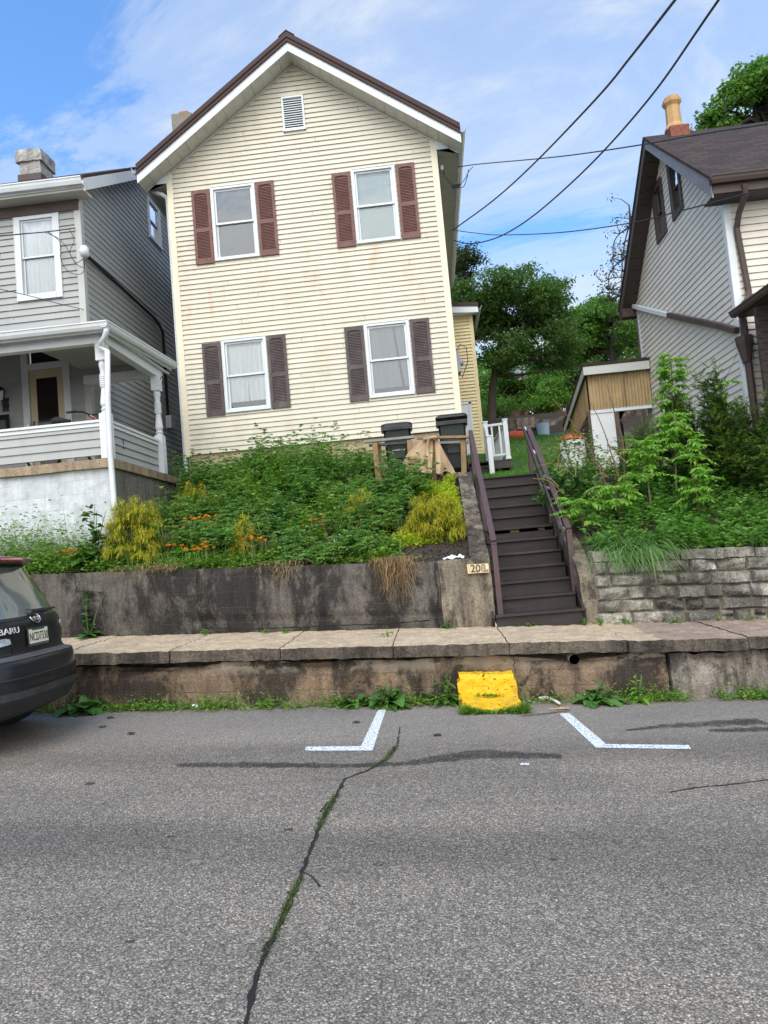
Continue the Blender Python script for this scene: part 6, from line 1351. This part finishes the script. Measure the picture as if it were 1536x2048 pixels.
mb=MB();n=3400;pts=np.array([rp(*q) for q in CRACK]);d=np.concatenate([[0],np.cumsum(np.linalg.norm(np.diff(pts,axis=0),axis=1))]);s=RNG.uniform(.3,d[-1],n);dn=np.array([mnoise.noise(Vector((a*1.6,1,9))) for a in s]);s=s[dn+RNG.normal(0,.12,n)>.06];n=len(s);x=np.interp(s,d,pts[:,0])+RNG.normal(0,.010,n);y=np.interp(s,d,pts[:,1])+RNG.normal(0,.006,n)
strips(mb,np.stack([x,y,G*x],-1),rdir(n,.35,1),RNG.uniform(.014,.048,n),.0045,.3,3,0,'blade');tag(mb.build('crack_grass',Mleaf('moss_green',[(.04,.075,.012),(.07,.11,.018),(.09,.12,.03)],.3),loc=(-.2,4,0)),kind='stuff')
# ------------------------------------------------------------------ garden right of the stairs
mb=MB();n=2700;xy=np.stack([RNG.uniform(2.05,8.5,n),9.18+2.27*RNG.uniform(0,1,n)**1.25],-1);xy=xy[~((xy[:,0]<2.9)&(RNG.uniform(0,1,n)<.55))];n=len(xy);b=np.stack([xy[:,0],xy[:,1],gzv(*xy.T)-.02],-1)
h=.30+.14*np.array([mnoise.noise(Vector((a*1.2,c*1.2,2))) for a,c in xy])+.10*(xy[:,1]>10.4);h=np.clip(h*RNG.uniform(.7,1.2,n),.08,.6);D=rdir(n,.85,1);strips(mb,b,D,h,.006,.03,2,0,'thread')
for k in range(13):
    t=RNG.uniform(.35,1.05,n)[:,None];leaves(mb,b+D*h[:,None]*t,rdir(n,-.05,.5),RNG.uniform(.05,.095,n),RNG.uniform(.03,.052,n))
tag(mb.build('leafy_groundcover','cover_green',loc=(4,10,2)),kind='stuff')
mb=MB();n=130;xy=np.stack([RNG.uniform(4.0,6,n),RNG.uniform(10.6,11.4,n)],-1);P=np.stack([xy[:,0],xy[:,1],gzv(*xy.T)+RNG.uniform(.4,.55,n)],-1)
for k in range(6): leaves(mb,P+RNG.normal(0,.015,(n,3)),rdir(n,0,1),.018,.014)
tag(mb.build('goutweed_blooms','white_petal',loc=(4.8,11,2.9)),kind='stuff')
t=thing('grass_clump','long drooping grass clump hanging over the stone wall beside the cheek wall','grass',gp(1265,1085,9.2),);c=np.array(OFF[t.name]);mb=MB();n=1000
b=c+np.stack([RNG.normal(0,.19,n),RNG.normal(.03,.07,n),np.full(n,.05)],-1);d=rdir(n,.35,.95);d[:,1]-=.35;strips(mb,b,d,RNG.uniform(.35,.75,n),.014,RNG.uniform(.5,1.05,n),6,0,'blade');mb.build('blades',Mleaf('long_grass',[(.10,.23,.05),(.15,.30,.08),(.24,.37,.14)],.38),t)
t=thing('grass_clump','smaller arching grass clump right behind the curved end of the cheek wall','grass',gp(1195,1060,9.55));c=np.array(OFF[t.name]);mb=MB();n=160;b=c+np.stack([RNG.normal(0,.09,n),RNG.normal(0,.06,n),np.zeros(n)],-1);strips(mb,b,rdir(n,.4,.95),RNG.uniform(.25,.5,n),.010,RNG.uniform(.5,1.0,n),6,0,'blade');mb.build('blades','long_grass',t)
def sapling(px,Y,top,label,nf,fl,bare=.35,lean=0,mat='lime_green',pts=None):
    nf=int(nf*1.6)
    tp=at(*top,Y);bx=at(*px,Y);b=np.array([bx[0],Y,gz(bx[0],Y)-.05]);t=thing('tree_of_heaven_sapling',label,'sapling',tuple(b),'young compound-leaved saplings');e=np.array([tp[0],Y,tp[2]])
    mb=MB();m=lerp(b,e,.5)+np.array([.06*lean,0,0]);mb.tube(smooth_path([b,m,e],5),np.linspace(.016,.006,11),6);mb.build('stem','pale_bark' if bare>.5 else 'cane_brown',t)
    s=RNG.uniform(bare,1.02,nf);p=lerp(lerp(b,m,0)[None],e[None],s[:,None])+np.array([.24*lean,0,0])*(s*(1-s))[:,None];D=rdir(nf,.05,.75);mb=MB()
    fronds(mb,p,D,fl*RNG.uniform(.65,1.1,nf),7,.100,.038,RNG.uniform(.25,.6,nf),0,.45,True,.45,.25,.006);mb.build('foliage',mat,t)
sapling((1345,935),11.0,(1342,715),'tallest leafy sapling standing before the ivory house wall',42,.30,.52)
sapling((1400,1000),10.3,(1375,880),'sapling with two bare pale stems right of the shed doorway',16,.34,.6,-.4)
sapling((1300,985),10.2,(1285,890),'bright leafy sapling in front of the shed doorway',26,.36,.55)
sapling((1345,945),10.5,(1350,830),'bright sapling just left of the dark yew',30,.34,.6)
sapling((1235,1010),9.9,(1232,965),'low spreading sapling at the centre of the right bed',22,.40,.5)
sapling((1170,1045),9.7,(1155,1000),'low sapling leaning over the cheek wall at the handrail',16,.40,.4)
sapling((1395,990),9.9,(1385,945),'low sapling amid the leafy cover right of the bare stems',18,.34,.5)
sapling((1440,820),11.0,(1440,765),'sparse leafy shoot reaching over the dark yew',8,.3,.4)
def cane(pts,label,r=.012,tw=()):
    P=smooth_path([at(*q) for q in pts],6);mb=MB();mb.tube(P,np.linspace(r,r*.4,len(P)),6)
    for q in tw: mb.tube(smooth_path([at(*w) for w in q],5),r*.35,5)
    tag(mb.build('bare_cane','cane_brown'),label,'cane','bare brown canes in the right bed')
cane([(1225,1000,10.0),(1190,920,10.2),(1160,865,10.4),(1107,800,10.6)],'bare cane leaning far left across the barrel',.014,[[(1190,920,10.2),(1150,895,10.2),(1120,885,10.1)]])
cane([(1245,985,10.3),(1225,915,10.4),(1205,855,10.5),(1182,805,10.6)],'bare cane crossing the white shed panel',.011)
cane([(1250,960,10.4),(1245,880,10.5),(1228,820,10.6),(1213,768,10.7)],'tall bare cane in front of the tan corrugated wall',.013,[[(1235,835,10.5),(1248,850,10.5),(1256,870,10.5)]])
cane([(1440,800,10.9),(1450,760,11),(1462,735,11),(1477,698,11.0)],'thin bare cane standing against the ivory wall near its downspout',.007,[[(1430,770,10.9),(1440,725,10.9)],[(1455,780,10.9),(1475,755,10.9)]])
mb=MB()
for k in range(38):
    px,py=RNG.uniform(1110,1260),RNG.uniform(900,1010);Y=RNG.uniform(9.7,10.6);a=at(px,py,Y);d=rdir(1,.0,.7)[0]*RNG.uniform(.2,.55);mb.tube(smooth_path([a,a+d*.5+UP*.06,a+d+UP*-.02],4),.004,4,0,False)
tag(mb.build('dry_stalks','dry_straw'),'tangle of pale dry stalks in the right bed by the handrail','dry grass')
# yew and other shrubs
def shrub_sprays(t,c,rad,n,mat,L,lf,lw,pairs,rr=(.5,1.05),zlo=-.2,up=.5,name='foliage',seed=0.):
    mb=MB();d=rdir(n,zlo,1.);lum=1+.38*np.array([mnoise.noise(Vector(q*2.1+c+seed)) for q in d]);p=c+d*rad*(RNG.uniform(*rr,n)*lum)[:,None];fronds(mb,p,d+UP*up+RNG.normal(0,.4,(n,3)),L*RNG.uniform(.7,1.3,n),pairs,lf,lw,.15,0,.7,False,.0,.05,.005);return mb.build(name,mat,t)
c=np.array(gp(1462,930,10.75));t=thing('yew_shrub','dark yew shrub with bright tips before the ivory house corner','shrub',tuple(c));cc=c+UP*.55
mb=MB();arms=[]
for k in range(44):
    d=rdir(1,.12,.95)[0]*np.array([1.1,.5,1.1]);e=c+UP*.15+np.array([-.1,0,0])+d*RNG.uniform(.8,1.65);arms.append((c+UP*.1,e));mb.tube(smooth_path([c+UP*.05,lerp(c,e,.5)+UP*-.08,e],4),np.linspace(.016,.005,9),5,0,False)
mb.build('branch','bark',t)
for nm,mat,a,b_,k,sd in (('foliage','yew_dark',.15,.98,74,0),('new_growth','yew_tip',.55,1.08,34,1)):
    mb=MB()
    for (p,e) in arms:
        s=RNG.uniform(a,b_,k)[:,None];q=p+(e-p)*s-UP*(.08*np.sin(PI*s))+RNG.normal(0,.05,(k,3));fronds(mb,q,_nm(np.broadcast_to(e-p,(k,3)))+rdir(k,-.6,.7)*.9,RNG.uniform(.08,.2,k),9,.046,.017,.12,0,.7,False,.0,.02,.007)
    mb.build(nm,mat,t)
c=np.array(gp(1300,925,11.2));t=thing('yew_shrub','smaller dark yew in front of the shed doorway','shrub',tuple(c))
shrub_sprays(t,c+UP*.45,np.array([.38,.3,.42]),330,'yew_dark',.16,.034,.011,8);shrub_sprays(t,c+UP*.5,np.array([.42,.33,.48]),110,'yew_tip',.14,.034,.011,8,(.8,1.05),-.1,.5,'new_growth');mb=MB();stems(mb,[c]*6,c+UP*.4+rdir(6,.2,.9)*.35,.012);mb.build('branch','bark',t)
def bushy(px,Y,rad,n,mat,label,lf=.09,lw=.055,name='leafy_shrub',grp=None,cat='shrub',up=0.5):
    c=np.array(gp(*px,Y));t=thing(name,label,cat,tuple(c),grp);rad=np.array(rad);mb=MB();d=rdir(n,-.15,1.);lum=1+.35*np.array([mnoise.noise(Vector(q*2.4+c)) for q in d]);p=c+UP*rad[2]*up+d*rad*(RNG.uniform(.35,1.05,n)**.6*lum)[:,None];leaves(mb,p,d*.6+rdir(n,-.6,.6),RNG.uniform(.7,1.3,n)*lf,RNG.uniform(.7,1.3,n)*lw);mb.build('foliage',mat,t)
    mb=MB();k=7;stems(mb,[c-UP*.05]*k,c+UP*rad[2]*up+rdir(k,.1,.9)*rad*.8,.01);mb.build('branch','cane_brown',t);return t
bushy((1135,985),10.6,(.42,.3,.42),520,'dock_green','maple-leaved seedling thicket against the right handrail',.10,.08)
bushy((1150,945),11.8,(.55,.35,.55),560,'weed_green','loose shrub in front of the white barrel',.07,.045)
bushy((1525,960),10.6,(.32,.3,.65),420,'tree_dark','dark large-leaved shrub at the right frame edge under the yew',.16,.10)
bushy((1225,965),11.3,(.5,.35,.35),420,'fern_green','fine-leaved low shrub below the white shed panel',.05,.03)
# ------------------------------------------------------------------ lawn and far end of the yard
mb=MB();n=26000;x=RNG.uniform(.75,4.6,n);y=12.45+15.3*RNG.uniform(0,1,n)**1.4;P=np.stack([x,y,gzv(x,y)+.025],-1);strips(mb,P,rdir(n,.6,1),RNG.uniform(.04,.10,n)*(1+.02*(y-12)),.008+.0008*(y-12),.2,2,0,'blade');tag(mb.build('lawn_grass','lawn_blade',loc=(2,18,3)),kind='stuff')
mb=MB();xx=.9
for w in (.75,.9,1.0,.8):
    mb.rough(xx+.01,xx+w-.01,28.0,28.5,5.6,6.15,.12,.03,2);mb.rough(xx+.2,xx+w+.18,28.1,28.6,6.17,6.7,.12,.03,2);xx+=w
mb.rough(xx+.2,9,28.2,28.6,5.6,6.6,.15,.10,1.6)
tag(mb.build('garden_wall','cheek_concrete'),'big concrete block wall at the far end of the lawn','wall')
M('orange_plastic',(.62,.10,.02),.5);q=at(1030,880,27)
mb=MB();mb.lathe([(.0,-.42),(.16,-.38),(.2,0),(.17,.36),(.0,.42)],(q[0],27,gz(q[0],27)+.12),14,0,0);tag(mb.build('plastic_sledge','orange_plastic',smooth=True),'orange plastic sledge lying at the far lawn edge','sledge')
q=at(1087,868,27);M('pale_blue',(.35,.48,.56),.5);mb=MB();z=gz(q[0],27);mb.lathe([(.20,0),(.23,.05),(.25,.5),(.27,.52),(.23,.52),(.21,.1)],(q[0],27,z),18);tag(mb.build('tub','pale_blue'),'pale blue tub at the far lawn edge','tub')
q=at(1062,870,27.3);z=gz(q[0],27.3);mb=MB();mb.rough(q[0]-.5,q[0]+.3,27.1,27.7,z-.1,z+.3,.08,.07,3);o=mb.build('scrap_pile','old_wood');tag(o,'dark heap of boards beside the pale blue tub','pile')
mb=MB();mb.rough(q[0]-.55,q[0]+.35,27.05,27.7,z+.31,z+.38,.1,.05,3);o=mb.build('board_stack','tan_tarp');tag(o,'pale boards lying over the dark heap at the lawn end','boards')
def far_house(x,Y,w,d,h,wall,roof,label,porch=False):
    z=lawn_z(Y)-.3;t=thing('house',label,'house',(x,Y,z));mb=MB();mb.box(x-w/2,x+w/2,Y,Y+d,z,z+h);mb.prism([(x-w/2,Y,z+h),(x-w/2,Y+d/2,z+h+1.4),(x-w/2,Y+d,z+h)],(w,0,0));mb.build('wall',wall,t)
    mb=MB();mb.prism([(x-w/2-.3,Y-.3,z+h-.1),(x-w/2-.3,Y+d/2,z+h+1.5),(x-w/2-.3,Y+d/2,z+h+1.62),(x-w/2-.3,Y-.3,z+h+.02)],(w+.6,0,0));mb.build('roof',roof,t)
    for k in range(3):
        a=x-w/2+.5+k*(w-1.6)/2;mb=MB();mb.box(a,a+.8,Y-.04,Y,z+.9,z+2.1);f=mb.build('window','white_paint',t);mb=MB();mb.box(a+.08,a+.72,Y-.06,Y-.045,z+.98,z+2.02);mb.build('pane','dark_glass_back',f)
    if porch:
        mb=MB();mb.box(x-w/2,x+w/2,Y-2,Y-.31,z+2.35,z+2.5);mb.build('porch_roof','white_paint',t)
        for k in range(4): mb=MB();a=x-w/2+.1+k*(w-.2)/3;mb.box(a-.09,a+.09,Y-1.95,Y-1.77,z,z+2.35);mb.build('porch_post','white_paint',t)
q=at(1130,845,44);far_house(q[0]+.6,44,6,6,3.0,'brick_red','grey_fascia','far brick house with white porch seen between the trees',True)
q=at(1062,830,50);far_house(q[0]-.6,50,5,6,2.6,'brown_trim','shingle_brown','far brown house behind the lawn wall',False)
# ------------------------------------------------------------------ trees
def tree(name,label,base,tops,crown,K,per,lf,lw,mat,tr=.16,gap=.0,spread=.34,bark='bark',limbs=10,wig=.35,mat2=None,seed=0,grp='trees behind the yard',droop=.35):
    """base point, list of ellipsoids (centre, radii) for the crown; K leaf clusters of `per` leaves"""
    t=thing(name,label,'tree',tuple(base),grp);base=np.array(base,float);cl=[]
    vol=np.array([r[0]*r[1]*r[2] for c,r in crown]);vol=vol/vol.sum()
    while len(cl)<K:
        i=RNG.choice(len(crown),p=vol);c,r=crown[i];d=rdir(1)[0];p=np.array(c)+d*np.array(r)*RNG.uniform(.15,1)**.45*(1+.30*mnoise.noise(Vector(d*2.2)+Vector((seed,0,0)))+.22*mnoise.noise(Vector(d*5)+Vector((seed,3,0))))
        if mnoise.noise(Vector(p*.75)+Vector((seed,seed,0)))<gap-.08: continue
        cl.append(p)
    cl=np.array(cl);mb=MB();trunk=smooth_path([base]+[np.array(q,float) for q in tops],6);n=len(trunk);mb.tube(trunk,np.linspace(tr,tr*.35,n),9)
    skel=list(trunk[n//3:])
    far=cl[np.argsort(-np.linalg.norm(cl-np.array(tops[-1]),axis=1))][:max(limbs*3,3)];far=far[::3]
    for e in far:
        s=trunk[int(RNG.uniform(.35,.98)*(n-1))];m=lerp(s,e,.5)+UP*np.linalg.norm(e-s)*.12+RNG.normal(0,.15,3);pp=smooth_path([s,m,e],5);mb.tube(pp,np.linspace(tr*.42,.012,len(pp)),6,0,False);skel+=pp[2:]
    sk=np.array(skel)
    for p in cl:
        j=np.argmin(np.linalg.norm(sk-p,axis=1)+.3*np.maximum(0,sk[:,2]-p[2]));s=sk[j];m=lerp(s,p,.5)+RNG.normal(0,.08,3);mb.tube([s,m,p],[.016,.011,.005],4,0,False)
    mb.build('trunk',bark,t)
    q=np.repeat(cl,per,0)+RNG.normal(0,1,(K*per,3))*np.array([spread,spread,spread*.5])*.72;m=len(q);D=rdir(m,-.6,.35)-UP*droop
    for i,(mt,sl) in enumerate(((mat,slice(0,None,1)),) if not mat2 else ((mat,slice(0,None,1)),)):
        mb=MB();leaves(mb,q,D,lf*RNG.uniform(.65,1.3,m),lw*RNG.uniform(.65,1.3,m),.2);mb.build('crown',mt,t)
    return t
def E_(px,py,Y,rx,ry,rz): p=at(px,py,Y);return (tuple(p),(rx,ry,rz))
b=at(982,870,23.5);zb=gz(b[0],23.5)
tree('broadleaf_tree','large dark tree with crooked trunk just right of the rear wing',(b[0],23.5,zb),[at(984,800,23.5),at(992,730,23.4),at(1002,670,23.4),at(1000,600,23.4)],[E_(1030,610,23.5,1.7,1.7,1.2),E_(1090,600,23.8,1.15,1.3,.9),E_(960,610,23.3,1.0,1.3,1.3),E_(1100,690,23.6,1.0,1.3,.8),E_(1010,700,23.0,.9,1.1,.7),E_(1135,640,24,.7,.8,.5)],520,70,.13,.06,'tree_dark',.17,.02,.26,seed=1)
b=at(1228,800,29);tree('broadleaf_tree','bushy green tree behind the tan shed roof',(b[0],29,gz(b[0],29)),[at(1225,720,29),at(1222,660,29),at(1215,620,29)],[E_(1210,650,29,1.5,1.5,1.1),E_(1262,640,29.5,.9,1.2,1.3),E_(1170,690,29,.9,1.2,.9),E_(1275,690,29,.8,.9,1.1),E_(1240,720,29,.8,.9,.8)],400,70,.15,.08,'tree_mid',.16,.08,.28,seed=5)
b=at(921,800,26);tree('broadleaf_tree','thin dark tree rising beside the right eave of the cream house',(b[0],26,gz(b[0],26)),[at(922,700,26),at(925,600,26),at(925,520,26)],[E_(925,560,26,.7,.9,1.2),E_(940,535,26,.6,.8,.8),E_(915,630,26,.6,.9,.9)],120,55,.12,.06,'tree_bronze',.10,.05,.22,seed=9)
b=at(1045,850,33);tree('broadleaf_tree','lighter green tree filling the gap behind the large dark tree',(b[0],33,gz(b[0],33)),[at(1045,800,33),at(1045,740,33)],[E_(1040,790,33,1.6,1.5,1.3),E_(985,790,33,1.0,1.3,1.3),E_(1090,770,33,1.0,1.3,1.2),E_(1010,740,33,1.2,1.2,1.0)],260,70,.17,.09,'tree_mid',.12,.05,.3,seed=13)
b=at(1098,850,30);tree('broadleaf_tree','small pale green tree in front of the far houses',(b[0],30,gz(b[0],30)),[at(1096,810,30),at(1090,770,30)],[E_(1090,800,30,.55,.6,.55),E_(1105,770,30,.45,.6,.5)],46,50,.13,.07,'tree_light',.05,.0,.22,seed=17)
b=at(1140,860,36);tree('broadleaf_tree','dark tree between the far brick house and the shed',(b[0],36,gz(b[0],36)),[at(1138,800,36),at(1135,740,36)],[E_(1140,755,36,1.6,1.6,1.2),E_(1185,760,36,1.1,1.4,1.4),E_(1110,730,36,1.2,1.4,.9)],220,70,.18,.09,'tree_dark',.14,.02,.32,seed=21)
b=at(1285,800,24);tree('broadleaf_tree','sparse tree with bare twigs beside the dark left eave of the ivory house',(b[0],24,gz(b[0],24)),[at(1280,700,24),at(1272,560,24),at(1262,450,24),at(1258,410,24)],[E_(1245,470,24,.55,.7,1.5),E_(1235,560,24,.7,.8,1.0),E_(1262,420,24,.4,.5,.6),E_(1225,590,24,.5,.6,.5)],90,13,.10,.05,'tree_bronze',.07,.0,.2,limbs=16,seed=25)
b=at(1500,700,22);tree('maple_tree','leafy maple towering behind the roof of the ivory house',(b[0],22,gz(b[0],22)),[at(1505,500,22),at(1510,300,22),at(1510,200,22)],[E_(1525,222,22,1.2,1.4,1.25),E_(1465,225,22,.8,1.0,.7),E_(1548,190,22,.85,1.0,.9),E_(1425,245,22,.35,.5,.28),E_(1490,260,22,1.0,1.0,.6)],420,80,.15,.09,'tree_mid',.2,.04,.24,seed=29)
def hedge(px,Y,rad,n,mat,label): bushy(px,Y,rad,n,mat,label,.13,.08,'leafy_shrub','shrubs beyond the lawn wall')
hedge((1010,850),29.4,(1.1,.6,.6),700,'tree_mid','wide shrub above the concrete block wall at lawn end');hedge((1085,845),29.6,(.7,.6,.55),450,'weed_green','light shrub above the pale blue tub');hedge((1130,850),30,(1.0,.7,.7),600,'tree_light','bright shrub before the far white porch');hedge((955,830),27,(.8,.8,1.2),700,'tree_mid','tall shrub behind the rear wing corner')
mb=MB();n=5200;x=RNG.uniform(-4,20,n);y=RNG.uniform(52,75,n);h=RNG.uniform(0,1,n)*(6+2*np.array([mnoise.noise(Vector((a*.35,0,1))) for a in x]));P=np.stack([x,y,np.array([lawn_z(b) for b in y])+h],-1);leaves(mb,np.repeat(P,5,0)+RNG.normal(0,.6,(n*5,3)),rdir(n*5,-.5,.4),.55,.34);tag(mb.build('far_woodland','tree_mid',loc=(5,60,10)),kind='stuff')
